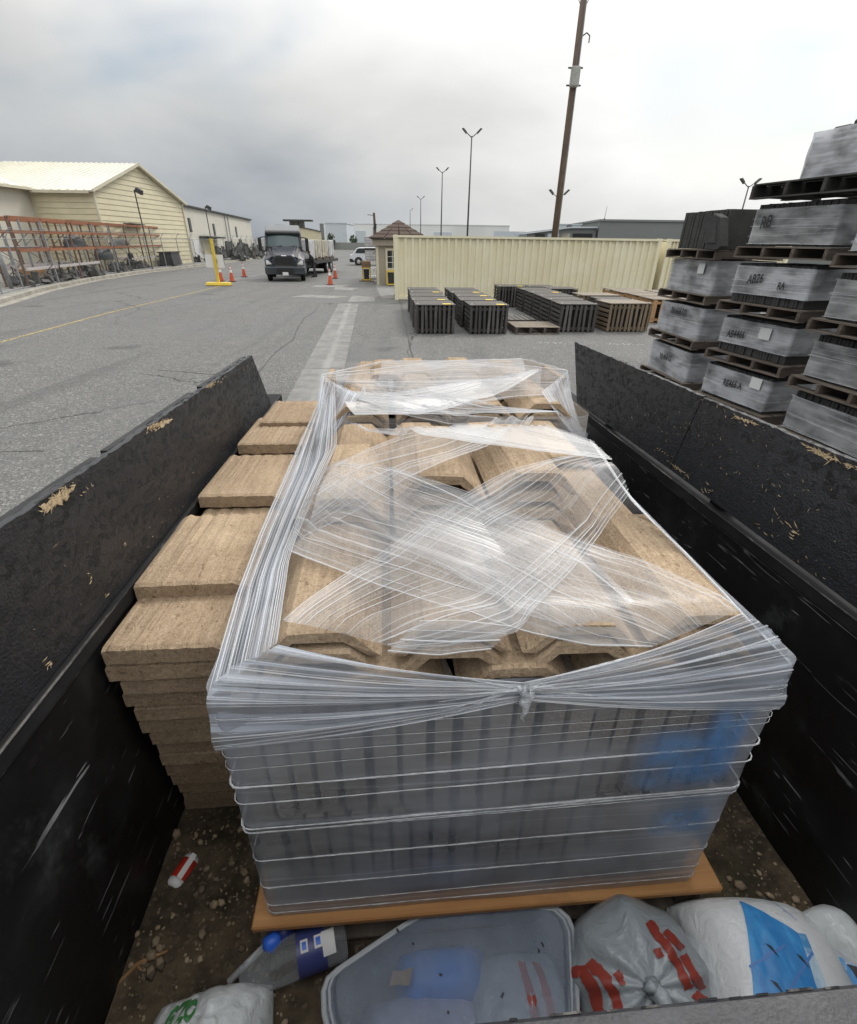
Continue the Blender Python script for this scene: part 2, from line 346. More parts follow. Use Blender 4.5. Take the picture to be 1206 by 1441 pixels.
    M['tile_brownish'] = tile('brown_grey_tile', (0.25, 0.215, 0.18), (0.4, 0.35, 0.3), (0.11, 0.09, 0.075))
    M['roof_brown'] = tile('brown_roof_tile', (0.085, 0.062, 0.052), (0.15, 0.115, 0.097), (0.05, 0.038, 0.033))
    # stretch film: clear sheet whose pulled folds read as white streaks along its length (UV in metres)
    def film(name, base, amt, col=(0.78, 0.8, 0.83), fine=150.0, lo=0.52, hi=0.66, gloss=0.35, edge=0.0, along=0.7, warp=0.05):
        t = NT(name); uv0 = t.tc.outputs['UV']; wv = t.noise(t.n('ShaderNodeMapping', {0: uv0, 3: (2.2, 7, 1)}).outputs[0], 1, 2, 0.5); wv2 = t.noise(t.n('ShaderNodeMapping', {0: uv0, 3: (9, 26, 1)}).outputs[0], 1, 2, 0.5)
        wo = t.math('ADD', t.math('MULTIPLY', t.math('SUBTRACT', wv, 0.5), warp), t.math('MULTIPLY', t.math('SUBTRACT', wv2, 0.5), warp * 0.12)); uv = t.n('ShaderNodeVectorMath', {0: uv0, 1: t.n('ShaderNodeCombineXYZ', {1: wo}).outputs[0]}, operation='ADD').outputs[0]
        m1 = t.n('ShaderNodeMapping', {0: uv, 3: (along, fine, 1)}).outputs[0]; m2 = t.n('ShaderNodeMapping', {0: uv, 3: (along * 0.6, fine * 0.22, 1)}).outputs[0]; m3 = t.n('ShaderNodeMapping', {0: uv, 3: (2.2, 5, 1)}).outputs[0]
        n1 = t.noise(m1, 1, 2, 0.5, 0.1); n2 = t.noise(m2, 1, 3, 0.55, 0.15); n3 = t.noise(m3, 1, 3, 0.5)
        s = t.math('ADD', t.math('MULTIPLY', t.rng(n1, lo, hi), t.rng(n2, 0.35, 0.62, 0.25, 1)), t.math('MULTIPLY', t.rng(n2, 0.56, 0.68), 0.55))
        a = t.math('ADD', t.math('MULTIPLY', t.math('MULTIPLY', s, t.rng(n3, 0.3, 0.62, 0.35, 1.0)), amt), t.math('MULTIPLY', t.rng(n3, 0.25, 0.75, 0.4, 1.6), base), True)
        nb = t.bump(t.math('ADD', t.math('MULTIPLY', n1, 0.5), n2), 0.4, 0.004)
        d = t.n('ShaderNodeBsdfDiffuse', {'Color': col, 'Normal': nb}).outputs[0]; tl = t.n('ShaderNodeBsdfTranslucent', {'Color': col, 'Normal': nb}).outputs[0]
        dd = t.n('ShaderNodeMixShader', {0: 0.4, 1: d, 2: tl}).outputs[0]
        g = t.n('ShaderNodeBsdfGlossy', {'Color': (1.0, 1.0, 1.0), 'Roughness': 0.34, 'Normal': nb}).outputs[0]
        sh = t.n('ShaderNodeMixShader', {0: gloss, 1: dd, 2: g}).outputs[0]
        fr = t.n('ShaderNodeFresnel', {'IOR': 1.25, 'Normal': nb}).outputs[0]
        tr_ = t.n('ShaderNodeBsdfTransparent', {'Color': (0.96, 0.965, 0.97)}).outputs[0]
        base_sh = t.n('ShaderNodeMixShader', {0: a, 1: tr_, 2: sh}).outputs[0]
        return t.done(t.n('ShaderNodeMixShader', {0: t.math('MULTIPLY', fr, 0.35), 1: base_sh, 2: g}).outputs[0])
    M['film_band'] = film('film_band', 0.2, 0.32, (0.74, 0.75, 0.78), fine=170, lo=0.55, hi=0.63, gloss=0.15)
    M['film_clear'] = film('film_clear', 0.13, 0.22, (0.74, 0.75, 0.78), fine=170, lo=0.56, hi=0.64, gloss=0.15)
    M['film_dense'] = film('film_dense', 0.26, 1.15, (0.8, 0.87, 1.0), 105, 0.5, 0.62, 0.25, along=0.45, warp=0.03)
    M['film_skirt'] = film('film_skirt', 0.35, 0.22, (0.8, 0.87, 1.0), 60, 0.56, 0.7, 0.3, along=0.5)
    M['film_cube'] = film('film_cube', 0.66, 0.4, (0.74, 0.76, 0.81), 30, 0.46, 0.7, 0.15, along=0.55)
    M['film_cube_dark'] = film('film_cube_dark', 0.55, 0.35, (0.6, 0.62, 0.64), 24, 0.5, 0.72, 0.15, along=0.6)
    t = NT('film_strand'); M['strand'] = t.done(t.n('ShaderNodeMixShader', {0: 0.33, 1: t.n('ShaderNodeBsdfTransparent').outputs[0], 2: t.pbr((0.78, 0.8, 0.83), 0.3)}).outputs[0])
    t = NT('film_rope'); v = t.coord('Object', scale=(10, 10, 60)); M['rope'] = t.done(t.n('ShaderNodeMixShader', {0: t.rng(t.noise(v, 3, 4), 0.3, 0.7, 0.35, 0.85), 1: t.n('ShaderNodeBsdfTransparent').outputs[0], 2: t.pbr((0.62, 0.64, 0.67), 0.3, 0, t.bump(t.noise(v, 6, 3), 0.6, 0.01), 0.5)}).outputs[0])
    t = NT('painted_blue_reflection'); uv = t.tc.outputs['UV']; u_, v_, _ = t.sep(uv)
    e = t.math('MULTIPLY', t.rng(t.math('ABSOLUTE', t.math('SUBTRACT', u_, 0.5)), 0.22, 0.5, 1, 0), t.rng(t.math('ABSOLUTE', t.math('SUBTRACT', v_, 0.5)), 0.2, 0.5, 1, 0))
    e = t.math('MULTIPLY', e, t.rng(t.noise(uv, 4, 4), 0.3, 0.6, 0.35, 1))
    M['blue_reflection'] = t.done(t.n('ShaderNodeMixShader', {0: t.math('MULTIPLY', e, 0.5), 1: t.n('ShaderNodeBsdfTransparent').outputs[0], 2: t.pbr((0.12, 0.32, 0.68), 0.4)}).outputs[0])  # soft-edged blue tint, a reflection put into the colour
    # woods
    M['pallet_new'] = wood('orange_pallet_wood', (0.36, 0.165, 0.055), (0.5, 0.26, 0.095), 0.6, 0, 0.15, 0.8)
    M['pallet_old'] = wood('weathered_pallet_wood', (0.105, 0.082, 0.066), (0.2, 0.165, 0.135), 0.8, 1)
    M['pallet_old_x'] = wood('weathered_stringer_wood', (0.075, 0.058, 0.047), (0.16, 0.125, 0.1), 0.8, 0)
    M['pallet_orange'] = wood('bright_pallet_wood', (0.4, 0.22, 0.1), (0.55, 0.33, 0.16), 0.7, 1, 0.4)
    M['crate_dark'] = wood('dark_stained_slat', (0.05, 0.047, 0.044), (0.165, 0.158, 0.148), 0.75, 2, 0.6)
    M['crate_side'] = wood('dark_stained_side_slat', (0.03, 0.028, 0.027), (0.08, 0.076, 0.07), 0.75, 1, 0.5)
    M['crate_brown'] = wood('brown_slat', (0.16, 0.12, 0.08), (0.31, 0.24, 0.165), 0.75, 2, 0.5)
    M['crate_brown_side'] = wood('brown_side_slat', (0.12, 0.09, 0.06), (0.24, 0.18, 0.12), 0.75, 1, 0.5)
    M['deck'] = paint('dark_deck_board', (0.085, 0.078, 0.07), 0.7, var=0.3, scale=5, dirt=(0.14, 0.12, 0.1), dirt_amt=0.6)
    M['deck_brown'] = paint('brown_deck_board', (0.2, 0.165, 0.125), 0.7, var=0.3, scale=5, dirt=(0.3, 0.26, 0.2), dirt_amt=0.5)
    M['black'] = paint('black_plastic', (0.012, 0.012, 0.013), 0.5); M['dark'] = paint('dark_grey', (0.03, 0.031, 0.033), 0.6)
    M['rubber'] = paint('rubber', (0.014, 0.014, 0.014), 0.8)
    M['cone_orange'] = paint('cone_orange', (0.62, 0.10, 0.035), 0.55, dirt_amt=0.3); M['white'] = paint('white_paint', (0.74, 0.74, 0.73), 0.5, var=0.04, dirt_amt=0.12)
    M['yellow'] = paint('yellow_paint', (0.72, 0.52, 0.05), 0.5, var=0.1); M['grey_metal'] = paint('galvanised_steel', (0.3, 0.31, 0.32), 0.5, 0.3)
    M['rust'] = paint('rusty_orange_paint', (0.33, 0.13, 0.06), 0.75, var=0.3, scale=9, dirt=(0.12, 0.07, 0.05), dirt_amt=0.6, tint=0.3)
    M['rust_dark'] = paint('rusty_upright', (0.16, 0.1, 0.075), 0.75, var=0.3, scale=9, dirt=(0.07, 0.06, 0.055), dirt_amt=0.5)
    M['pale_beam'] = paint('pale_beam', (0.45, 0.41, 0.4), 0.6, var=0.15)
    M['cream'] = paint('cream_siding', (0.66, 0.60, 0.42), 0.6, var=0.06, scale=1.2, dirt=(0.4, 0.36, 0.26), dirt_amt=0.3)
    M['cream_trim'] = paint('cream_trim', (0.6, 0.56, 0.43), 0.6, var=0.06, scale=1.2)
    M['white_wall'] = paint('off_white_wall', (0.6, 0.58, 0.5), 0.65, var=0.05, scale=0.7, dirt=(0.4, 0.38, 0.33), dirt_amt=0.3)
    M['roof_cream'] = paint('cream_roof', (0.74, 0.72, 0.62), 0.55, var=0.05, scale=0.6, dirt=(0.5, 0.47, 0.38), dirt_amt=0.3)
    M['far_white'] = paint('far_white_wall', (0.8, 0.82, 0.8), 0.7, var=0.03, scale=0.1); M['far_panel'] = paint('far_grey_panel', (0.56, 0.61, 0.65), 0.6, var=0.03)
    M['far_grey'] = paint('far_dark_grey_wall', (0.2, 0.215, 0.21), 0.7, var=0.06, scale=0.2); M['far_fence'] = paint('far_screen_fence', (0.27, 0.28, 0.27), 0.8)
    M['pole_wood'] = wood('pole_timber', (0.085, 0.06, 0.045), (0.16, 0.115, 0.085), 0.85, 2, 0.0, 0.6); M['pole_metal'] = paint('dull_bronze_pole', (0.07, 0.066, 0.06), 0.6)
    M['grey_box'] = paint('grey_enclosure', (0.36, 0.37, 0.35), 0.5)
    t = NT('container_paint'); v = t.coord('Object'); n = t.noise(v, 0.8, 6, 0.6); ru = t.noise(t.coord('Object', scale=(3, 3, 0.8)), 3, 7, 0.7)
    c = t.mix(t.rng(n, 0.3, 0.7), (0.78, 0.72, 0.51), (0.84, 0.795, 0.6)); c = t.mix(t.rng(ru, 0.66, 0.76, 0, 0.7), c, (0.22, 0.11, 0.05))
    M['container'] = t.done(t.pbr(c, 0.5, 0, t.bump(n, 0.1, 0.01)))
    t = NT('window_glass'); M['glass'] = t.done(t.pbr((0.025, 0.03, 0.032), 0.06, 0, None, 0.8))
    t = NT('windscreen'); M['windscreen'] = t.done(t.pbr((0.05, 0.08, 0.085), 0.05, 0, None, 0.6))
    M['truck_paint'] = paint('slate_truck_paint', (0.036, 0.04, 0.055), 0.28, 0.25, var=0.05, dirt_amt=0.1); M['truck_roof'] = paint('roof_deflector_grey', (0.11, 0.112, 0.12), 0.35, var=0.05)
    M['chrome'] = paint('bright_metal', (0.62, 0.63, 0.65), 0.2, 0.9, var=0.03); M['headlight'] = paint('headlight_lens', (0.75, 0.78, 0.8), 0.15, 0.2, var=0.05)
    M['bumper'] = paint('dark_blue_bumper', (0.035, 0.045, 0.055), 0.5); M['car_white'] = paint('white_car_paint', (0.66, 0.68, 0.72), 0.3, var=0.03)
    M['skin'] = paint('skin', (0.4, 0.24, 0.17), 0.6); M['jacket'] = paint('black_jacket', (0.012, 0.012, 0.014), 0.8); M['trousers'] = paint('charcoal_trousers', (0.055, 0.053, 0.055), 0.85); M['hair'] = paint('dark_hair', (0.03, 0.018, 0.012), 0.7)
    M['cardboard'] = paint('brown_cardboard', (0.3, 0.19, 0.11), 0.8); M['scrap'] = paint('grey_scrap', (0.12, 0.12, 0.115), 0.7, 0.2, var=0.4, scale=3, tint=0.4); M['tarp'] = paint('black_tarp', (0.02, 0.021, 0.023), 0.5)
    M['paper'] = paint('white_label_paper', (0.68, 0.68, 0.68), 0.7, var=0.04); M['ink'] = paint('marker_ink', (0.02, 0.02, 0.024), 0.6)
    M['booth'] = paint('taupe_siding', (0.35, 0.31, 0.245), 0.7, var=0.05); M['leaf'] = paint('leaf_green', (0.055, 0.085, 0.035), 0.7, var=0.4, scale=3, tint=0.3); M['bark'] = paint('bark', (0.07, 0.055, 0.04), 0.9)
    M['load_cream'] = paint('cream_wrapped_load', (0.5, 0.47, 0.38), 0.45, var=0.3, scale=3, dirt=(0.16, 0.13, 0.09), dirt_amt=0.8, tint=0.2); M['load_grey'] = paint('pale_wrapped_load', (0.55, 0.55, 0.56), 0.4, var=0.2, scale=3, tint=0.2)
    # dirt of the trailer floor
    t = NT('damp_dirt'); v = t.coord('Object'); n = t.noise(v, 7, 8, 0.7); s = t.sep(t.voro(v, 120, out='Color'))[0]; g = t.noise(v, 2.2, 4)
    c = t.mix(t.rng(n, 0.35, 0.7), (0.028, 0.021, 0.013), (0.12, 0.09, 0.057)); c = t.mix(t.rng(s, 0.9, 0.99, 0, 0.5), c, (0.16, 0.13, 0.095)); c = t.mix(t.rng(g, 0.52, 0.7, 0, 0.35), c, (0.05, 0.055, 0.022))
    M['dirt'] = t.done(t.pbr(c, 0.9, 0, t.bump(t.math('ADD', n, s), 0.7, 0.01), 0.3))
    t = NT('pebble'); v = t.coord('Object'); c = t.mix(t.sep(t.voro(v, 14, out='Color'))[0], (0.07, 0.052, 0.035), (0.34, 0.26, 0.17)); M['pebble'] = t.done(t.pbr(c, 0.85, 0, t.bump(t.noise(v, 90, 3), 0.3, 0.004)))
    M['raw_wood'] = wood('bare_wood_flake', (0.36, 0.26, 0.14), (0.6, 0.48, 0.31), 0.8, 1, 0.0); M['twig'] = wood('twig', (0.2, 0.11, 0.045), (0.36, 0.21, 0.09), 0.8, 0, 0.0)
    # rubbish
    def bagmat(name, col, dirt):
        t = NT(name); v = t.coord('Object'); n0 = t.noise(v, 16, 5, 0.6, 0.6); cr1 = t.noise(v, 9, 3, 0.5, 1.2); cr2 = t.noise(v, 22, 3, 0.5, 1.0); n = t.math('ADD', t.math('MULTIPLY', n0, 0.4), t.math('ADD', t.math('ABSOLUTE', t.math('SUBTRACT', cr1, 0.5)), t.math('MULTIPLY', t.math('ABSOLUTE', t.math('SUBTRACT', cr2, 0.5)), 0.6))); d = t.noise(v, 5, 5, 0.6)
        c = t.mix(t.rng(d, 0.5, 0.78, 0, 0.45), col, dirt); return t.done(t.pbr(c, 0.28, 0, t.bump(n, 0.5, 0.02), 0.5))
    M['bag_white'] = bagmat('white_plastic_bag', (0.66, 0.69, 0.7), (0.42, 0.33, 0.28)); M['bag_sack'] = bagmat('white_woven_sack', (0.72, 0.74, 0.76), (0.55, 0.56, 0.57)); M['bag_grey'] = bagmat('grey_plastic_bag', (0.33, 0.37, 0.4), (0.2, 0.2, 0.2))
    M['red_print'] = paint('red_print', (0.3, 0.045, 0.03), 0.5); M['green_print'] = paint('green_print', (0.06, 0.24, 0.07), 0.5)
    t = NT('blue_print'); v = t.coord('Object'); n = t.noise(t.coord('Object', scale=(30, 6, 30), rot=(0, 0, 0.3)), 1, 4, 0.6); c = t.mix(t.rng(n, 0.4, 0.7), (0.035, 0.22, 0.55), (0.07, 0.34, 0.72)); M['blue_print'] = t.done(t.pbr(c, 0.4, 0, t.bump(t.noise(v, 16, 5), 0.4, 0.01)))
    t = NT('pale_blue_print'); v = t.coord('Object'); n = t.noise(v, 14, 4, 0.6); c = t.mix(t.rng(n, 0.42, 0.58), (0.08, 0.3, 0.62), (0.5, 0.64, 0.75)); M['pale_print'] = t.done(t.pbr(c, 0.4, 0, t.bump(t.noise(v, 16, 5), 0.4, 0.01)))
    t = NT('clear_plastic'); v = t.coord('Object'); g = t.pbr((0.36, 0.41, 0.5), 0.3, 0, t.bump(t.noise(v, 20, 4), 0.2, 0.01)); a = t.rng(t.noise(v, 6, 5), 0.3, 0.7, 0.26, 0.46)
    M['tub'] = t.done(t.n('ShaderNodeMixShader', {0: a, 1: t.n('ShaderNodeBsdfTransparent', {'Color': (0.9, 0.94, 1.0)}).outputs[0], 2: g}).outputs[0])
    t = NT('tub_rim_plastic'); g = t.pbr((0.6, 0.63, 0.66), 0.3); M['tub_rim'] = t.done(t.n('ShaderNodeMixShader', {0: 0.6, 1: t.n('ShaderNodeBsdfTransparent').outputs[0], 2: g}).outputs[0])
    t = NT('clear_bottle'); lw = t.n('ShaderNodeLayerWeight', {'Blend': 0.35}).outputs[1]; g = t.pbr((0.62, 0.65, 0.68), 0.12); M['bottle'] = t.done(t.n('ShaderNodeMixShader', {0: t.rng(lw, 0, 1, 0.14, 0.6), 1: t.n('ShaderNodeBsdfTransparent', {'Color': (0.93, 0.94, 0.95)}).outputs[0], 2: g}).outputs[0])
    M['blue_cap'] = paint('blue_cap', (0.03, 0.14, 0.68), 0.4); M['blue_label'] = paint('blue_label', (0.03, 0.045, 0.2), 0.4); M['tail_rail'] = paint('scuffed_grey_steel', (0.03, 0.031, 0.035), 0.5, 0.2, var=0.5, scale=14, dirt=(0.07, 0.07, 0.075), dirt_amt=0.5, bump=0.3); M['rail_black'] = paint('matt_black_rail', (0.008, 0.008, 0.009), 0.75, var=0.4, scale=10, dirt=(0.05, 0.05, 0.05), dirt_amt=0.3, spec=0.3); M['can_red'] = paint('red_can', (0.55, 0.035, 0.02), 0.35); M['alu'] = paint('aluminium', (0.6, 0.61, 0.62), 0.4, 0.15); M['bag_blue'] = paint('blue_plastic', (0.09, 0.22, 0.55), 0.5); M['bag_violet'] = paint('violet_grey_plastic', (0.32, 0.34, 0.46), 0.5, var=0.3)
    # chain-link: diamonds of wire, far away
    t = NT('chain_link'); uv = t.tc.outputs['UV']; x, y, _ = t.sep(uv)
    def tri(e): return t.math('ABSOLUTE', t.math('SUBTRACT', t.math('FRACT', e), 0.5))
    a = tri(t.math('MULTIPLY', t.math('ADD', x, y), 9.0)); b = tri(t.math('MULTIPLY', t.math('SUBTRACT', x, y), 9.0))
    m = t.math('MAXIMUM', t.rng(a, 0.0, 0.06, 1, 0), t.rng(b, 0.0, 0.06, 1, 0))
    M['chain'] = t.done(t.n('ShaderNodeMixShader', {0: t.math('MULTIPLY', m, 0.9), 1: t.n('ShaderNodeBsdfTransparent').outputs[0], 2: t.pbr((0.2, 0.21, 0.21), 0.5, 0.3)}).outputs[0])
mats()
# ------------------------------------------------------------------ ground, road, kerb
def structure(o): o['kind'] = 'structure'; return o
def sheet(name, pts, z, mat, uv=None):
    m = MB(); m.v = [(p[0], p[1], z) for p in pts]; m.face(list(range(len(pts))), uv); return structure(m.build(name, mat))
sheet('ground', ((-1500, -300), (1500, -300), (1500, 2500), (-1500, 2500)), 0.0, M['asphalt'])
def ribbon(name, pts, w, z, mat, jit=0.0, sub=1):
    rnd = random.Random(len(pts) * 7 + int(pts[0][1] * 10)); P = []
    for a, b in zip(pts, pts[1:]):
        for k in range(sub): P.append(Vector((lerp(a[0], b[0], k / sub) + rnd.uniform(-jit, jit), lerp(a[1], b[1], k / sub) + rnd.uniform(-jit, jit), z)))
    P.append(Vector((*pts[-1], z))); m = MB(); L = 0; prev = None
    for i, p in enumerate(P):
        d = (P[min(i + 1, len(P) - 1)] - P[max(i - 1, 0)]).normalized(); nrm = Vector((d.y, -d.x, 0)) * (w / 2 * (1 if not jit else rnd.uniform(0.5, 1.3)))
        if prev: L += (p - prev).length
        m.v += [tuple(p - nrm), tuple(p + nrm)]; prev = p
        if i: n = 2 * i; m.face([n - 2, n - 1, n + 1, n], [(0, L), (1, L), (1, L + .1), (0, L + .1)])
    return structure(m.build(name, mat))
GX = lambda y: -2.41 - 0.1075 * (y - 7.87)
g = MB(); g.quad((GX(-20), -20, .003), (GX(-20) + .86, -20, .003), (GX(22.8) + .86, 22.8, .003), (GX(22.8), 22.8, .003)); gutter = structure(g.build('concrete_gutter', M['dark']))
y = -20.0; gd = None
while y < 22.7:
    y2 = min(22.78, y + 3.05); m = MB(); mid = Vector((GX((y + y2) / 2) + .43, (y + y2) / 2, 0))
    q = [(GX(y + .012), y + .012), (GX(y + .012) + .86, y + .012), (GX(y2 - .012) + .86, y2 - .012), (GX(y2 - .012), y2 - .012)]
    n = 0
    for z in (.003, .009): m.v += [(a, b, z) for a, b in q]
    m.face([4, 5, 6, 7], [(0, y), (1, y), (1, y2), (0, y2)])
    for i in range(4): m.face([i, (i + 1) % 4, 4 + (i + 1) % 4, 4 + i])
    m.build('concrete_slab', M['gutter'], gutter); y = y2
ribbon('pavement_crack', [(GX(t) - .83 + .12 * math.sin(t), t) for t in range(4, 24, 2)], 0.028, .004, M['black'], 0.02, 4)
ribbon('pavement_crack', [(-0.3, 9.0), (-.43, 11.6), (-.75, 15.5), (-1.27, 22.2), (-1.5, 24.4)], 0.035, .004, M['black'], 0.03, 6)
ribbon('pavement_crack', [(-5.6, 10.2), (-4.4, 9.9), (-3.4, 9.6)], 0.02, .004, M['black'], 0.05, 8)
ribbon('pavement_crack', [(-6.6, 6.1), (-5.7, 5.7), (-4.9, 5.75)], 0.018, .004, M['black'], 0.04, 8)
for pts in (((-6.7, 25.1), (-4.6, 24.75), (-3.95, 25.7), (-6.2, 26.2)), ((-3.72, 23.3), (-2.55, 23.7), (-2.75, 25.6), (-3.9, 26.1)), ((-5.4, 29.4), (-4.4, 29.0), (-4.2, 30.4), (-5.6, 30.9)), ((-7.0, 30.7), (-5.2, 31.0), (-5.0, 32.4), (-6.9, 32.2))):
    sheet('concrete_patch', pts, .004, M['concrete'])
sheet('concrete_pad', ((-2.35, 24.9), (-1.1, 25.4), (-2.2, 33.4), (-3.5, 32.9)), .004, M['gutter'])
ribbon('yellow_line', [(-10.7, 7.0), (-10.98, 12.86), (-11.57, 18.51), (-12.02, 30.5)], 0.11, .005, M['yellow_line'])
ribbon('white_line', [(-13.0, 33.2), (-13.2, 38.0), (-12.9, 52)], 0.14, .005, M['white_line'])
ribbon('white_line', [(-6.6, 36.4), (-3.7, 37.6)], 0.16, .005, M['white_line'])
for s, c in (('794A', (3.3, 13.92)), ('794RA', (5.3, 13.87))):
    structure(text_part('road_lettering', s, 0.36, M['white_line'], lambda x, y, c=c: (c[0] + x * 1.05, c[1] + y, .006)))
CURB = [(-12.5, 8), (-14.8, 14), (-17.07, 20.69), (-19.07, 25.97), (-20.89, 32.94), (-22.07, 41.07), (-22.5, 53.25), (-23.2, 69.3), (-26.5, 100), (-31, 160)]
def offs(pts, d):
    out = []
    for i, p in enumerate(pts):
        a = Vector(pts[max(i - 1, 0)]); b = Vector(pts[min(i + 1, len(pts) - 1)]); t = (b - a).normalized(); out.append((p[0] - t.y * d, p[1] + t.x * d))
    return out
ribbon('gutter_apron', offs(CURB, -.22), .42, .004, M['curb'])
m = MB(); rows = [(offs(CURB, 0), 0.0), (offs(CURB, .02), .14), (offs(CURB, .05), .155), (offs(CURB, .32), .155)]
for P, z in rows: m.v += [(a, b, z) for a, b in P]
k = len(CURB)
for j in range(3):
    for i in range(k - 1): m.face([j * k + i, j * k + i + 1, (j + 1) * k + i + 1, (j + 1) * k + i])
structure(m.build('kerb', M['curb']))
m = MB(); P = offs(CURB, .32)
m.v = [(a, b, .135) for a, b in P] + [(-160, b, .135) for a, b in P]
for i in range(k - 1): m.face([i, i + 1, k + i + 1, k + i])
structure(m.build('yard_ground', M['concrete']))

# ------------------------------------------------------------------ fence behind the kerb
def fence():
    pts = offs(CURB[1:9], .75); segs = [(Vector((*a, .135)), Vector((*b, .135))) for a, b in zip(pts, pts[1:])]
    t = thing('chain_link_fence', 'chain-link fence with outward bent barbed wire arms along the left kerb', 'fence', (*pts[1], .135)); o = Vector((*pts[1], .135))
    post = None; H = 2.15
    m = MB(); m.tube([(0, 0, 0), (0, 0, H)], .032, 8); m.tube([(0, 0, H - .01), (.12, 0, H + .22), (.34, 0, H + .42)], .02, 6); pd = m.data('post', M['grey_metal'])
    L = 0
    for a, b in segs:
        d = b - a; n = max(1, round(d.length / 3.0)); ang = math.atan2(d.y, d.x)
        for i in range(n): put('post', pd, t, a + d * (i / n) - o, (0, 0, ang - math.pi / 2))
        w = MB()
        for zz in (.05, H - .05): w.tube([a - o + Vector((0, 0, zz)), b - o + Vector((0, 0, zz))], .018, 5)
        nrm = Vector((d.y, -d.x, 0)).normalized()
        for q, zz in ((.15, H + .24), (.24, H + .33), (.33, H + .41)): w.tube([a - o + nrm * q + Vector((0, 0, zz)), b - o + nrm * q + Vector((0, 0, zz))], .006, 4)
        w.build('rail', M['grey_metal'], t)
        c = MB(); A, B = a - o, b - o
        c.quad(A + Vector((0, 0, .05)), B + Vector((0, 0, .05)), B + Vector((0, 0, H - .05)), A + Vector((0, 0, H - .05)), [(L, 0), (L + d.length, 0), (L + d.length, H), (L, H)]); L += d.length
        c.build('chain_link', M['chain'], t)
    gp = thing('gate_post', 'thick grey steel gate post at the far left kerb', 'post', (-20.25, 25.6, .135)); m = MB(); m.tube([(0, 0, 0), (0, 0, 2.2)], .085, 12); m.tube([(0, 0, 2.2), (0, 0, 2.25), (0, 0, 2.27)], [.095, .09, .03], 12); m.build('post', M['grey_metal'], gp, True)
    m = MB(); m.tube([(0, 0, 1.75), (-.6, -5, 1.75)], .035, 8); m.tube([(0, 0, 1.75), (-1.6, 5, 1.72)], .03, 8); m.build('rail', M['grey_metal'], gp, True)
fence()

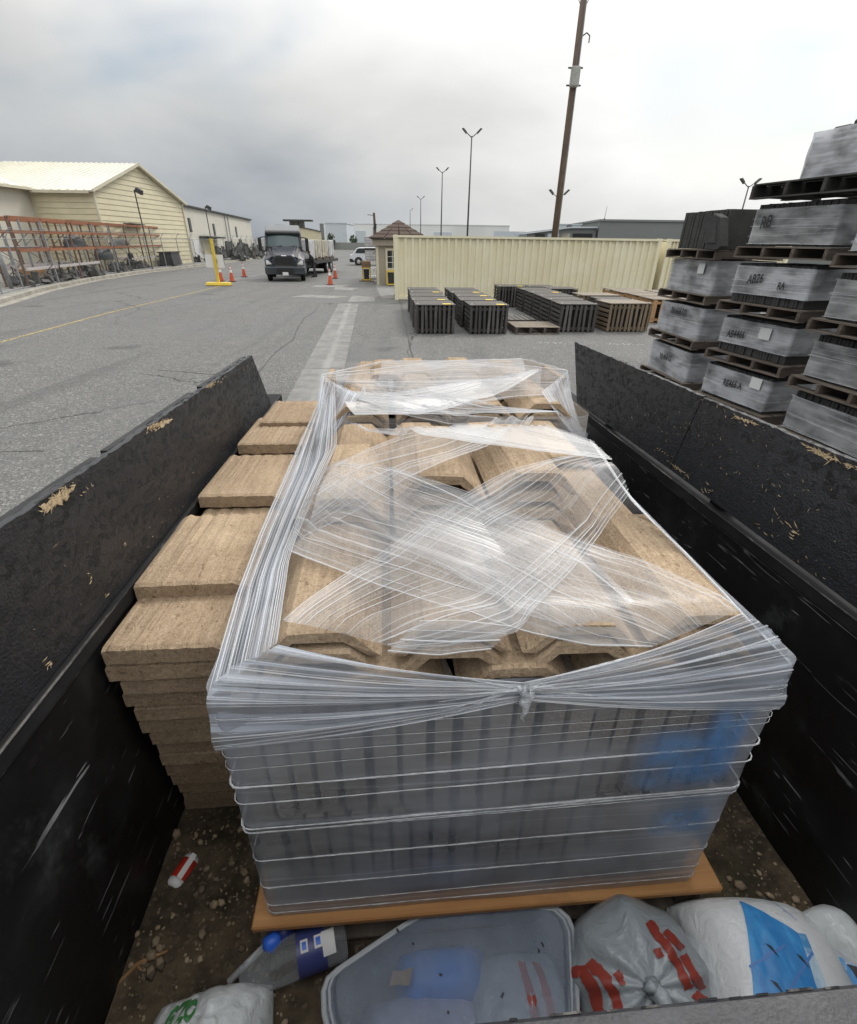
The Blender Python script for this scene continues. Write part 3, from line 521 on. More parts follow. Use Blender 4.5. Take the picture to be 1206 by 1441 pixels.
# ------------------------------------------------------------------ left: warehouse with a gable, long shed behind it
def warehouse():
    x0, y0, y1, ze, za = -24.6, 41.6, 56.0, 5.25, 7.5; ym = 48.6; xl = -29.1; xb = -44; yw = 24.0
    t = thing('gabled_warehouse', 'cream metal warehouse with horizontal siding, low gable and pale ribbed roof', 'warehouse', (x0, y0, .13)); o = Vector((x0, y0, .13)); Z0 = .0
    ze -= .13; za -= .13
    m = MB(); W1, W2 = ym - y0, y1 - y0
    def wallprism(poly, vec, name, mat): q = MB(); q.prism(poly, vec); return q.build(name, mat, t)
    wallprism([(0, 0, 0), (0, W2, 0), (0, W2, ze), (0, W1, za), (0, 0, ze)], (-.2, 0, 0), 'gable_wall', M['cream'])
    wallprism([(-.2, 0, 0), (xl - x0, 0, 0), (xl - x0, 0, ze), (-.2, 0, ze)], (0, .2, 0), 'wall', M['cream'])
    w = wallprism([(xl - x0, 0, 0), (xl - x0, yw - y0, 0), (xl - x0, yw - y0, ze + .2), (xl - x0, 0, ze + .2)], (-.2, 0, 0), 'wall', M['white_wall'])
    # siding boards on the gable and on the short wall, each lap its own board
    n = 14
    for i in range(n + 6):
        z0, z1 = i * ze / n + .01, (i + 1) * ze / n - .02
        def span(z): 
            if z <= ze: return 0.0, W2
            f = (z - ze) / (za - ze); return W1 * f, lerp(W2, W1, f)
        a0, b0 = span(z0); a1, b1 = span(min(z1, za - .05))
        if z0 > za - .1: break
        z1 = min(z1, za - .05); q = MB(); 
        q.v = [(.05, a0 + .02, z0), (.05, b0 - .02, z0), (.02, b1 - .02, z1), (.02, a1 + .02, z1), (.003, a0 + .02, z0), (.003, b0 - .02, z0), (.003, b1 - .02, z1), (.003, a1 + .02, z1)]
        for f in ((0, 1, 2, 3), (4, 7, 6, 5), (0, 4, 5, 1), (1, 5, 6, 2), (2, 6, 7, 3), (3, 7, 4, 0)): q.face(list(f))
        q.build('siding_board', M['cream'], t)
        if z1 <= ze:
            q = MB(); L = xl - x0 + .25
            q.v = [(0, -.05, z0), (L, -.05, z0), (L, -.02, z1), (0, -.02, z1), (0, -.003, z0), (L, -.003, z0), (L, -.003, z1), (0, -.003, z1)]
            for f in ((0, 1, 2, 3), (4, 7, 6, 5), (0, 4, 5, 1), (1, 5, 6, 2), (2, 6, 7, 3), (3, 7, 4, 0)): q.face(list(f))
            q.build('siding_board', M['cream'], t)
    # roof: two slopes of the main block, hip towards the west, the wing's slope
    def slope(a, b, c, d, name='roof_slope', ribs=0):
        a, b, c, d = [Vector(v) for v in (a, b, c, d)]; nrm = (b - a).cross(d - a).normalized(); nrm = nrm if nrm.z > 0 else -nrm
        q = MB(); q.prism([a, b, c, d], nrm * .1)
        for i in range(ribs + 1):
            f = i / max(1, ribs); p, r = a.lerp(b, f) + nrm * .12, d.lerp(c, f) + nrm * .12
            if ribs: q.bar(p, r, .09, .07, nrm)
        return q.build(name, M['roof_cream'], t)
    ov = .35; xr = -10.5; ld = ov * (za - ze) / W1
    slope((ov, -ov, ze - ld + .03), (-15, -ov, ze - ld + .03), (-10.4, W1, za + .03), (ov, W1, za + .03), ribs=26)
    slope((ov, W2 + ov, ze - ld + .03), (xb - x0, W2 + ov, ze - ld + .03), (xb - x0, W1, za + .03), (ov, W1, za + .03))
    slope((xl - x0 + .45, -ov, ze - ld + .06), (xl - x0 + .45, yw - y0, ze - ld + .26), (xl - x0 - 3.5, yw - y0, ze + .9), (xl - x0 - 3.5, 2.6, ze + .85), ribs=10)
    q = MB(); q.bar((ov + .02, -ov - .05, ze - ld + .1), (ov + .02, W1, za + .1), .06, .2); q.bar((ov + .02, W2 + ov + .05, ze - ld + .1), (ov + .02, W1, za + .1), .06, .2); q.build('rake_trim', M['cream_trim'], t)
    q = MB(); q.box((xl / 2 - x0 / 2 + .2, -ov - .08, ze - ld + .0), (abs(xl - x0) - .3, .14, .16)); q.build('eave_gutter', M['cream_trim'], t)
    q = MB(); q.box((xl - x0 + .5, (yw - y0) / 2, ze - ld + .14), (.14, abs(yw - y0), .16)); q.build('eave_gutter', M['cream_trim'], t)
    for yy in (.06, W2 - .06): q = MB(); q.box((.06, yy, ze / 2), (.16, .16, ze)); q.build('corner_trim', M['cream_trim'], t)
    return t
warehouse()
def long_shed():
    t = thing('long_shed', 'long off-white flat-roofed shed with dark eave and three narrow windows', 'warehouse', (-25.2, 56.6, .13)); L = 31.0; tilt = -3.05 / 30.5; H0, H1 = 5.05, 4.7
    def P(s, z, out=0): return Vector((s * tilt + out, s, z))
    q = MB(); q.prism([P(0, 0), P(L, 0), P(L, H1), P(0, H0)], (-9, 0, 0)); q.build('wall', M['white_wall'], t)
    q = MB(); q.prism([P(-.2, H0, .25), P(L + .2, H1, .25), P(L + .2, H1 + .16, .25), P(-.2, H0 + .16, .25)], (-9.4, 0, 0)); q.build('eave', M['dark'], t)
    for s, z in ((2.0, 3.4), (10.5, 3.1), (21.0, 3.0)):
        f = MB(); f.prism([P(s, z - .6, .05), P(s + .75, z - .6, .05), P(s + .75, z + .65, .05), P(s, z + .65, .05)], (-.09, 0, 0)); fo = f.build('window', M['dark'], t)
        g = MB(); g.prism([P(s + .08, z - .52, .07), P(s + .67, z - .52, .07), P(s + .67, z + .57, .07), P(s + .08, z + .57, .07)], (-.025, 0, 0)); g.build('pane', M['glass'], fo)
    for s in (16.2, 17.6):
        q = MB(); q.tube([P(s, .2, .1), P(s, H0 - .1, .1)], .05, 6); q.build('downpipe', M['grey_metal'], t)
    q = MB(); q.prism([P(2.3, .3, .06), P(4.3, .3, .06), P(4.3, 2.1, .06), P(2.3, 2.1, .06)], (-.05, 0, 0)); q.build('notice_board', M['paper'], t)
    q = MB(); q.prism([P(5.2, .2, .08), P(9.8, .2, .08), P(9.8, 2.1, .08), P(5.2, 2.1, .08)], (-.07, 0, 0)); q.build('yellow_door', M['cream'], t)
    q = MB(); q.prism([P(4.6, 2.3, 1.1), P(11.5, 2.2, 1.1), P(11.5, 2.35, 1.1), P(4.6, 2.45, 1.1)], (-1.05, 0, 0)); q.build('canopy', M['dark'], t)
long_shed()
def mast(label, x, y, h, arms, z0=0.0, r=.07, mat='pole_metal', heads='pair', cat='lamp', name='street_lamp', group=None):
    t = thing(name, label, cat, (x, y, z0), group=group)
    q = MB(); q.tube([(0, 0, 0), (0, 0, h * .5), (0, 0, h)], [r, r * .8, r * .55], 10); q.build('pole', M[mat], t, True)
    q = MB(); q.box((0, 0, .04), (r * 4, r * 4, .08)); q.tube([(0, 0, .08), (0, 0, .16)], r * 1.25, 10); q.build('base_plate', M[mat], t)
    for s in arms:
        q = MB(); q.tube([(0, 0, h - .12), (s * .3, 0, h + .1), (s * .55, 0, h + .3)], r * .4, 6); a = q.build('arm', M[mat], t, True)
        q = MB(); q.box((s * .72, 0, h + .42), (.62, .34, .16), Matrix.Rotation(-s * .75, 3, 'Y'), (.7, .8)); q.build('lamp_head', M[mat], a)
    return t
def floodpole(label, x, y, h):
    t = thing('flood_light', label, 'lamp', (x, y, .13)); q = MB(); q.tube([(0, 0, 0), (0, 0, h)], .05, 8); q.build('pole', M['pole_metal'], t)
    q = MB(); q.box((.15, 0, h - .02), (.4, .06, .06)); q.build('bracket', M['dark'], t); q = MB(); q.box((.35, 0, h - .05), (.5, .42, .3), Matrix.Rotation(.5, 3, 'Y'), (.8, .8)); q.build('lamp_head', M['dark'], t)
floodpole('grey floodlight on a thin pole in front of the cream gable', -22.7, 44, 5.35); floodpole('grey floodlight on a thin pole in front of the long off-white shed', -23.9, 60, 5.1)

# ------------------------------------------------------------------ pallet racking and what lies on it
def racking():
    A, B = Vector((-20.05, 26.6, .135)), Vector((-24.7, 50.8, .135)); d = B - A; ang = math.atan2(d.y, d.x); n = 8; bay = d.length / n; dep = 1.05
    t = thing('pallet_rack', 'rusty orange pallet racking of eight bays behind the chain-link fence', 'rack', A, ang); H = 3.05
    m = MB()
    for yy in (.05, dep): m.box((0, yy, H / 2), (.09, .08, H))
    z = .3; s = 0
    while z < H - .6:
        m.bar((0, .05 if s else dep, z), (0, dep if s else .05, z + .75), .03, .03); z += .75; s = 1 - s
    m.box((0, .05, .01), (.2, .16, .02)); m.box((0, dep, .01), (.2, .16, .02))
    up = m.data('upright', M['rust_dark']); um2 = up.copy(); um2.materials[0] = M['grey_metal']
    for i in range(n + 1): put('upright', up if i % 3 != 1 else um2, t, (i * bay, 0, 0))
    b = MB(); b.box((0, 0, 0), (bay - .1, .05, .13)); bd = b.data('beam', M['rust']); bp = bd.copy(); bp.materials[0] = M['pale_beam']
    rnd = random.Random(4)
    for i in range(n):
        for z in (.78, 1.6, 2.4, 3.0):
            if z < 1 and i in (3, 4): continue
            for yy in (0, dep + .05): put('beam', bp if z < 1 else bd, t, (i * bay + bay / 2, yy, z))
    def on(x, y, z): return t.matrix_world @ Vector((x, y, z))
    def tyre(x, z, lab, rr=.42):
        o = thing('tyre', lab, 'tyre', on(x, .1, z), ang); q = MB(); prof = [(.52, -.12), (.8, -.14), (.98, -.1), (1, 0), (.98, .1), (.8, .14), (.52, .12), (.5, 0)]
        q.grid(lambda u, v: (math.cos(u * 6.2832) * prof[int(round(v * 8)) % 8][0] * rr, prof[int(round(v * 8)) % 8][1], rr + math.sin(u * 6.2832) * prof[int(round(v * 8)) % 8][0] * rr), 20, 8); q.build('tread', M['rubber'], o, True)
    tyre(15.1, .0, 'black tyre standing under the fifth bay of the rack', .4); tyre(15.6, .55, 'black tyre above another tyre in the middle of the rack', .33)
    def lump(x, z, sx, sy, sz, lab, mat, cat, name, seed):
        o = thing(name, lab, cat, on(x, .5, z), ang); rr = random.Random(seed); q = MB(); N = 14
        def S(u, v):
            a = u * 6.2832; p = Vector((math.cos(a) * math.sin(v * 1.5708) * sx / 2, math.sin(a) * math.sin(v * 1.5708) * sy / 2, max(0.0, math.cos(v * 1.5708)) ** .7 * sz))
            return p * (1 + .22 * mnoise.noise(p * 3 + Vector((seed, 0, 0)))) if v < .99 else Vector((p.x, p.y, 0))
        q.grid(S, 20, 8); q.build('cover', M[mat], o, True)
    t2 = copy_tree(t); t2.location = t.location + Vector((-1.75, -.55, 0)); t2['label'] = 'second rusty rack row close behind the front rack, before the cream wall'
    lump(7.6, 1.68, 2.2, .9, .6, 'black tarpaulin bundle on the third bay of the rack', 'tarp', 'bundle', 'tarp_bundle', 3)
    lump(15.2, 1.68, 3.2, .8, .42, 'long grey bundle sloping on the middle shelf of the rack', 'scrap', 'bundle', 'cloth_bundle', 5)
    lump(11.6, .86, 2.2, .9, .75, 'dark covered machine on the low shelf of the rack', 'tarp', 'machine', 'covered_machine', 9)
    def scrap(loc, sx, sy, sz, lab, seed, nb=26, rz=0.0, mat='scrap', name='scrap_heap', cat='scrap heap'):
        o = thing(name, lab, cat, loc, rz); rr = random.Random(seed); q = MB()
        for i in range(nb):
            x, y = rr.uniform(-.5, .5) * sx, rr.uniform(-.5, .5) * sy; hh = sz * (1 - (2 * abs(x) / sx) ** 2 * .7) * rr.uniform(.2, 1); rot = Euler((rr.uniform(-.4, .4), rr.uniform(-.4, .4), rr.uniform(0, 3))).to_matrix()
            if rr.random() < .6: q.box((x, y, hh / 2), (rr.uniform(.1, .7), rr.uniform(.1, .6), hh * rr.uniform(.5, 1)), rot, (rr.uniform(.6, 1), rr.uniform(.6, 1)))
            else:
                c = Vector((x, y, hh * .6)); dd = rot @ Vector((0, 0, rr.uniform(.2, .7))); q.tube([c - dd / 2, c + dd / 2], rr.uniform(.05, .22), 9)
        for i in range(nb // 2):
            a = Vector((rr.uniform(-.5, .5) * sx, rr.uniform(-.5, .5) * sy, rr.uniform(0, sz * .5))); q.tube([a, a + Vector((rr.uniform(-1, 1), rr.uniform(-.5, .5), rr.uniform(.1, .9)))], .025, 5)
        ob = q.build('scrap_metal', M[mat], o); tag(ob, kind='stuff'); return o
    for i, (x, lab) in enumerate(((1.2, 'low heap of scrap parts under the first bay of the rack'), (4.4, 'heap of scrap parts under the second bay of the rack'), (8.2, 'heap of dark machine parts under the third bay of the rack'), (13.5, 'scrap engine parts beside the tyres under the rack'), (18.0, 'scattered scrap parts under the seventh bay of the rack'))):
        scrap(on(x, .5, 0), 2.6, 1.0, .75, lab, 20 + i, 24, ang)
    o = thing('wooden_crate', 'orange-brown wooden box under the first bay of the rack', 'crate', on(1.9, .6, 0), ang); q = MB(); q.box((0, 0, .36), (1.0, .8, .72)); q.build('panel', M['pallet_orange'], o)
    for zz in (.1, .36, .62): q = MB(); q.box((0, -.41, zz), (1.02, .03, .1)); q.build('batten', M['pallet_orange'], o)
    o = thing('black_bin', 'long black plastic bin beside the far end of the rack', 'bin', (-23.75, 49.6, .135), ang); q = MB(); q.box((0, 0, .55), (3.1, 1.2, 1.1), None, (1, .8)); bevel(q.build('body', M['tarp'], o), .12, 3)
    q = MB(); q.box((0, 0, 1.08), (3.2, 1.1, .1)); q.build('lid', M['black'], o)
    o = thing('plank_stack', 'dark boards lying on top of the rack at its far end', 'boards', on(19.7, .5, 3.08), ang)
    for k in range(4): q = MB(); q.box((0, -.3 + .2 * k, .06 + .03 * (k % 2)), (3.0, .18, .06)); q.build('board', M['dark'], o)
    scrap((-25.0, 66, .135), 5, 3, 2.3, 'grey scrap machinery heap behind the fence nearest the shed windows', 51, 60)
    scrap((-26.0, 74, .135), 6, 4, 2.7, 'larger grey scrap machinery heap at the far end of the long shed', 52, 70)
    scrap((-27.5, 84, .135), 7, 4, 2.0, 'low grey scrap heap beyond the long shed, left of the truck', 53, 60); scrap((-23.9, 58, .135), 3.4, 1.6, .9, 'dark low scrap pile at the corner of the gabled warehouse', 54, 30, 0, 'dark')
    scrap((-21.2, 23.6, .135), 4, 1.6, 1.0, 'dark rubble and scrap beside the thick gate post', 55, 30, ang, 'dark')
    o = thing('blue_grey_machine', 'dark machine on a pale beam left of the rack', 'machine', (-22.6, 25.4, .135), ang); q = MB(); q.box((0, 0, 2.45), (2.2, .8, .45)); q.build('housing', M['dark'], o)
    for zz in (1.3, 1.95, 2.2): q = MB(); q.box((0, -.5, zz), (3.6, .06, .14)); q.build('beam', M['pale_beam'], o)
    for xx in (-1.7, 1.7): q = MB(); q.box((xx, 0, 1.4), (.09, .09, 2.8)); q.build('upright', M['rust_dark'], o)
racking()

# ------------------------------------------------------------------ sign stand and cones
def sign_stand():
    c = G(306, 402); t = thing('sign_stand', 'yellow sign stand with blank white board standing on the yellow line', 'sign', (c.x + .1, c.y, 0), .05)
    q = MB(); q.box((0, 0, .1), (1.36, .5, .16), None, (.96, .75)); bevel(q.build('base', M['yellow'], t), .02)
    q = MB(); q.box((-.35, 0, .012), (.3, .4, .024)); q.box((.35, 0, .012), (.3, .4, .024)); q.build('foot', M['black'], t)
    q = MB(); q.box((0, .0, 1.27), (.13, .13, 2.2)); q.build('post', M['yellow'], t)
    q = MB(); q.box((-.05, .1, 1.25), (1.0, .03, .66)); q.build('sign_board', M['white'], t)
    q = MB(); q.box((0, .075, 1.25), (.2, .02, .2)); q.build('clamp', M['grey_metal'], t)
sign_stand()
def cone_mesh():
    r = thing('traffic_cone', 'orange traffic cone nearest the sign stand', 'cone', (0, 0, 0), group='orange traffic cones on the road')
    q = MB(); q.box((0, 0, .02), (.38, .38, .04)); bevel(q.build('base', M['black'], r), .03, 2)
    def ring(z0, z1, name, mat, e=0.0):
        R_ = lambda z: lerp(.15, .03, z / .9) + e; k = MB(); k.tube([(0, 0, z0), (0, 0, z1)], [R_(z0), R_(z1)], 16); k.build(name, M[mat], r, False)
    ring(.04, .52, 'body', 'cone_orange'); ring(.52, .68, 'reflective_band', 'white', .004); ring(.68, .74, 'body', 'cone_orange'); ring(.74, .84, 'reflective_band', 'white', .004); ring(.84, .92, 'tip', 'cone_orange')
    return r
cone = cone_mesh()
for i, (p, lab) in enumerate((((312, 396), 'orange cone nearest the yellow sign stand'), ((327, 396.5), 'middle of the three orange cones by the white line'), ((344, 390), 'orange cone farthest from the sign stand, left of the truck'), ((465, 401), 'orange cone in front of the walking person, nearer of two'), ((472, 392), 'orange cone behind another, nearest the flatbed wheels'))):
    o = cone if i == 0 else copy_tree(cone); g = G(*p); o.location = (g.x, g.y, 0.002); o.rotation_euler = (0, 0, i * .7); o['label'] = lab

# ------------------------------------------------------------------ truck with flatbed
def loft(mb, secs):
    n = len(secs[0]); st = len(mb.v)
    for s in secs: mb.v += [tuple(p) for p in s]
    for i in range(len(secs) - 1):
        for k in range(n): a = st + i * n + k; b = st + i * n + (k + 1) % n; mb.face([a, b, b + n, a + n])
    mb.face([st + k for k in range(n)][::-1]); e = st + (len(secs) - 1) * n; mb.face([e + k for k in range(n)])
def wheel_data(rad=.5, w=.28):
    q = MB(); pr = [(.58, -.5), (.9, -.5), (1, -.38), (1, .38), (.9, .5), (.58, .5)]
    q.grid(lambda u, v: (pr[int(round(v * 6)) % 6][1] * w, math.cos(u * 6.2832) * pr[int(round(v * 6)) % 6][0] * rad, math.sin(u * 6.2832) * pr[int(round(v * 6)) % 6][0] * rad), 24, 6)
    rim = MB(); rim.tube([(-w * .42, 0, 0), (w * .42, 0, 0)], rad * .6, 20); rim.tube([(w * .42, 0, 0), (w * .55, 0, 0)], [rad * .25, rad * .16], 12); rim.tube([(-w * .42, 0, 0), (-w * .55, 0, 0)], [rad * .25, rad * .16], 12)
    return q.data('tyre', M['rubber'], True), rim.data('rim', M['chrome'])
def truck():
    t = thing('semi_truck', 'dark slate day-cab truck with white bumper plate facing us on the road', 'truck', (-9.3, 34.3, 0), R(12.5)); t.scale = (1.05, 1.05, 1.05)
    # y grows towards the rear; front bumper at y = 0
    def sec(y, hw_b, zb, hw_t, zt, ch=.12): return [(-hw_b, y, zb), (hw_b, y, zb), (hw_b, y, lerp(zb, zt, .55)), (hw_t + ch * .3, y, zt - ch), (hw_t - ch, y, zt), (-hw_t + ch, y, zt), (-hw_t - ch * .3, y, zt - ch), (-hw_b, y, lerp(zb, zt, .55))]
    q = MB(); loft(q, [sec(.28, .66, .75, .56, 1.42), sec(.42, .8, .72, .62, 1.5), sec(1.1, .9, .75, .72, 1.72), sec(1.9, .98, .8, .82, 1.95)]); bevel(q.build('hood', M['truck_paint'], t, False), .03, 2)
    for s in (-1, 1):
        q = MB(); loft(q, [[(s * .68, .3, .78), (s * 1.12, .42, .78), (s * 1.15, .5, 1.18), (s * .8, .36, 1.3)], [(s * .7, .9, .8), (s * 1.2, .9, .85), (s * 1.2, .95, 1.25), (s * .86, .9, 1.55)], [(s * .8, 1.8, .9), (s * 1.2, 1.8, .95), (s * 1.2, 1.8, 1.4), (s * .95, 1.85, 1.75)]]); bevel(q.build('fender', M['truck_roof'] if s > 0 else M['truck_paint'], t), .04, 2)
        q = MB(); loft(q, [[(s * .74, .29, .95), (s * 1.08, .4, .92), (s * 1.1, .45, 1.14), (s * .98, .4, 1.18)], [(s * .74, .36, .95), (s * 1.1, .5, .92), (s * 1.12, .55, 1.14), (s * .98, .48, 1.2)]]); hl = q.build('headlight', M['chrome'], t)
        q = MB(); q.prism([(s * .8, .284, 1.0), (s * 1.05, .365, 1.0), (s * 1.06, .37, 1.1), (s * .98, .345, 1.14)], (0, .02, 0)); q.build('lens', M['headlight'], hl)
        q = MB(); q.box((s * 1.42, 1.95, 1.98), (.2, .16, .72)); bevel(q.build('mirror', M['black'], t), .04, 2); 
        q = MB(); q.tube([(s * 1.05, 2.0, 1.72), (s * 1.3, 1.95, 1.55), (s * 1.42, 1.95, 1.7)], .035, 6); q.tube([(s * 1.05, 2.0, 2.4), (s * 1.42, 1.95, 2.34)], .03, 6); q.build('mirror_arm', M['black'], t)
        q = MB(); q.prism([(s * .6, .31, 1.36), (s * .84, .42, 1.28), (s * 1.02, 1.9, 1.82), (s * .86, 1.9, 1.97)], (0, .02, .02)); q.build('hood_seam', M['black'], t)
        q = MB(); q.box((s * 1.13, 3.2, .62), (.2, 1.8, .5)); q.build('fuel_tank', M['chrome'], t)
        q = MB(); q.box((s * 1.0, 2.45, 2.2), (.03, .8, .7)); q.build('side_window', M['glass'], t)
    # bumper with openings
    q = MB(); loft(q, [[(-1.12, .16, .38), (1.12, .16, .38), (1.15, .1, .55), (1.15, .14, .8), (-1.15, .14, .8), (-1.15, .1, .55)], [(-1.2, .6, .36), (1.2, .6, .36), (1.22, .6, .55), (1.22, .6, .85), (-1.22, .6, .85), (-1.22, .6, .55)]]); bevel(q.build('bumper', M['bumper'], t), .05, 2)
    q = MB(); q.box((0, .1, .62), (1.0, .04, .26)); q.build('intake', M['black'], t); q = MB(); q.box((0, .075, .44), (.34, .02, .17)); q.build('licence_plate', M['white'], t)
    q = MB(); q.prism([(-.58, .27, .78), (.58, .27, .78), (.54, .27, 1.34), (-.54, .27, 1.34)], (0, .03, 0)); gr = q.build('grille', M['black'], t)
    for k in range(5):
        q = MB(); w = lerp(.56, .53, k / 4); q.box((0, .25, .84 + k * .115), (2 * w, .045, .045)); q.build('grille_bar', M['dark'] if k else M['truck_roof'], gr)
    q = MB(); q.box((0, .262, 1.39), (.3, .03, .055)); bevel(q.build('emblem', M['chrome'], t), .015)
    # cab
    q = MB(); loft(q, [[(-1.08, 1.72, 1.0), (1.08, 1.72, 1.0), (1.1, 1.75, 1.84), (-1.1, 1.75, 1.84)], [(-1.12, 1.95, .8), (1.12, 1.95, .8), (1.08, 2.2, 2.62), (-1.08, 2.2, 2.62)], [(-1.12, 3.6, .8), (1.12, 3.6, .8), (1.08, 3.55, 2.72), (-1.08, 3.55, 2.72)]]); bevel(q.build('cab', M['truck_paint'], t), .05, 2)
    def ws(x, f): return (x * lerp(1.0, .96, f), lerp(1.8, 2.19, f) - .035 - .1 * (1 - x * x), lerp(1.86, 2.56, f))
    q = MB(); q.grid(lambda u, v: ws(u * 2 - 1, v), 10, 3); q.build('windscreen', M['windscreen'], t, True)
    q = MB()
    for f in (-.02, 1.02): q.tube([Vector(ws(-1 + k / 6, f)) for k in range(13)], .035, 6)
    for x in (-1, 1): q.tube([Vector(ws(x, f / 4)) for f in range(5)], .045, 6)
    q.build('windscreen_seal', M['black'], t)
    for s in (-.55, .25): q = MB(); q.bar(Vector(ws(s, -.01)) + Vector((0, -.03, 0)), Vector(ws(s + .45, .09)) + Vector((0, -.03, 0)), .025); q.build('wiper', M['black'], t)
    q = MB(); loft(q, [[(-1.06, 1.98, 2.6), (1.06, 1.98, 2.6), (1.02, 2.02, 2.74), (-1.02, 2.02, 2.74)], [(-1.09, 2.5, 2.6), (1.09, 2.5, 2.6), (1.0, 2.7, 2.98), (-1.0, 2.7, 2.98)], [(-1.08, 3.5, 2.65), (1.08, 3.5, 2.65), (1.0, 3.5, 3.06), (-1.0, 3.5, 3.06)]]); bevel(q.build('roof_deflector', M['truck_roof'], t), .05, 2)
    q = MB(); q.box((0, 2.05, 2.58), (2.05, .2, .07)); q.build('sun_visor', M['black'], t)
    q = MB()
    for x in (-.42, .42): q.box((x, 3.1, .8), (.12, 4.8, .24))
    q.build('chassis', M['black'], t)
    ty, ri = wheel_data()
    for x in (-1.0, 1.0):
        for yy in (1.15, 4.9):
            w = put('wheel', ty, t, (x, yy, .5)); put('rim', ri, w)
    # flatbed
    f = thing('flatbed_trailer', 'flatbed trailer with dark undercarriage behind the slate truck', 'trailer', (-10.05, 39.6, 0), R(-3.5)); 
    q = MB(); q.box((0, 4.2, .92), (2.5, 8.4, .14)); q.build('deck', M['crate_brown_side'], f)
    q = MB(); 
    for x in (-1.27, 1.27): q.box((x, 4.2, .9), (.05, 8.5, .2))
    q.box((0, -.03, .9), (2.58, .05, .2)); q.box((0, 8.43, .9), (2.58, .05, .2)); q.build('side_rail', M['dark'], f)
    q = MB()
    for x in (-.5, .5): q.box((x, 4.2, .68), (.15, 8, .32))
    q.box((0, 6.5, .45), (1.8, 2.4, .3)); q.build('chassis', M['black'], f)
    for x in (-1.02, 1.02):
        for yy in (5.2, 6.5):
            w = put('wheel', ty, f, (x, yy, .5)); put('rim', ri, w)
    # wrapped loads on it
    labs = ['cream wrapped tile pallet at the front of the flatbed', 'cream wrapped tile pallet second along the flatbed side', 'cream wrapped tile pallet third along the flatbed side', 'pale wrapped tile pallet at the rear of the flatbed']
    labs2 = ['far-side wrapped pallet at the front of the flatbed', 'far-side wrapped pallet second along the flatbed', 'far-side wrapped pallet third along the flatbed', 'far-side wrapped pallet at the rear of the flatbed']
    for row, (x, ll) in enumerate(((.62, labs), (-.62, labs2))):
        for k in range(4):
            p = f.matrix_world @ Vector((x, .85 + k * 2.0, .99)); o = thing('wrapped_pallet', ll[k], 'wrapped pallet', p, R(-3.5), 'wrapped tile pallets on the flatbed')
            m_ = M['load_grey'] if k in (0, 3) else M['load_cream']
            for s in (-.5, 0, .5): q = MB(); q.box((s, 0, .06), (.1, 1.5, .1)); q.build('stringer', M['pallet_old'], o)
            q = MB(); q.box((0, 0, .13), (1.15, 1.6, .03)); q.build('deck_board', M['pallet_old'], o)
            for j in range(4):
                q = MB(); q.box((0, -.6 + j * .4, .15 + .62), (1.08 + .03 * (j % 2), .38, 1.22 - .08 * (j % 3))); bevel(q.build('wrapped_stack', m_, o), .03, 2)
truck()

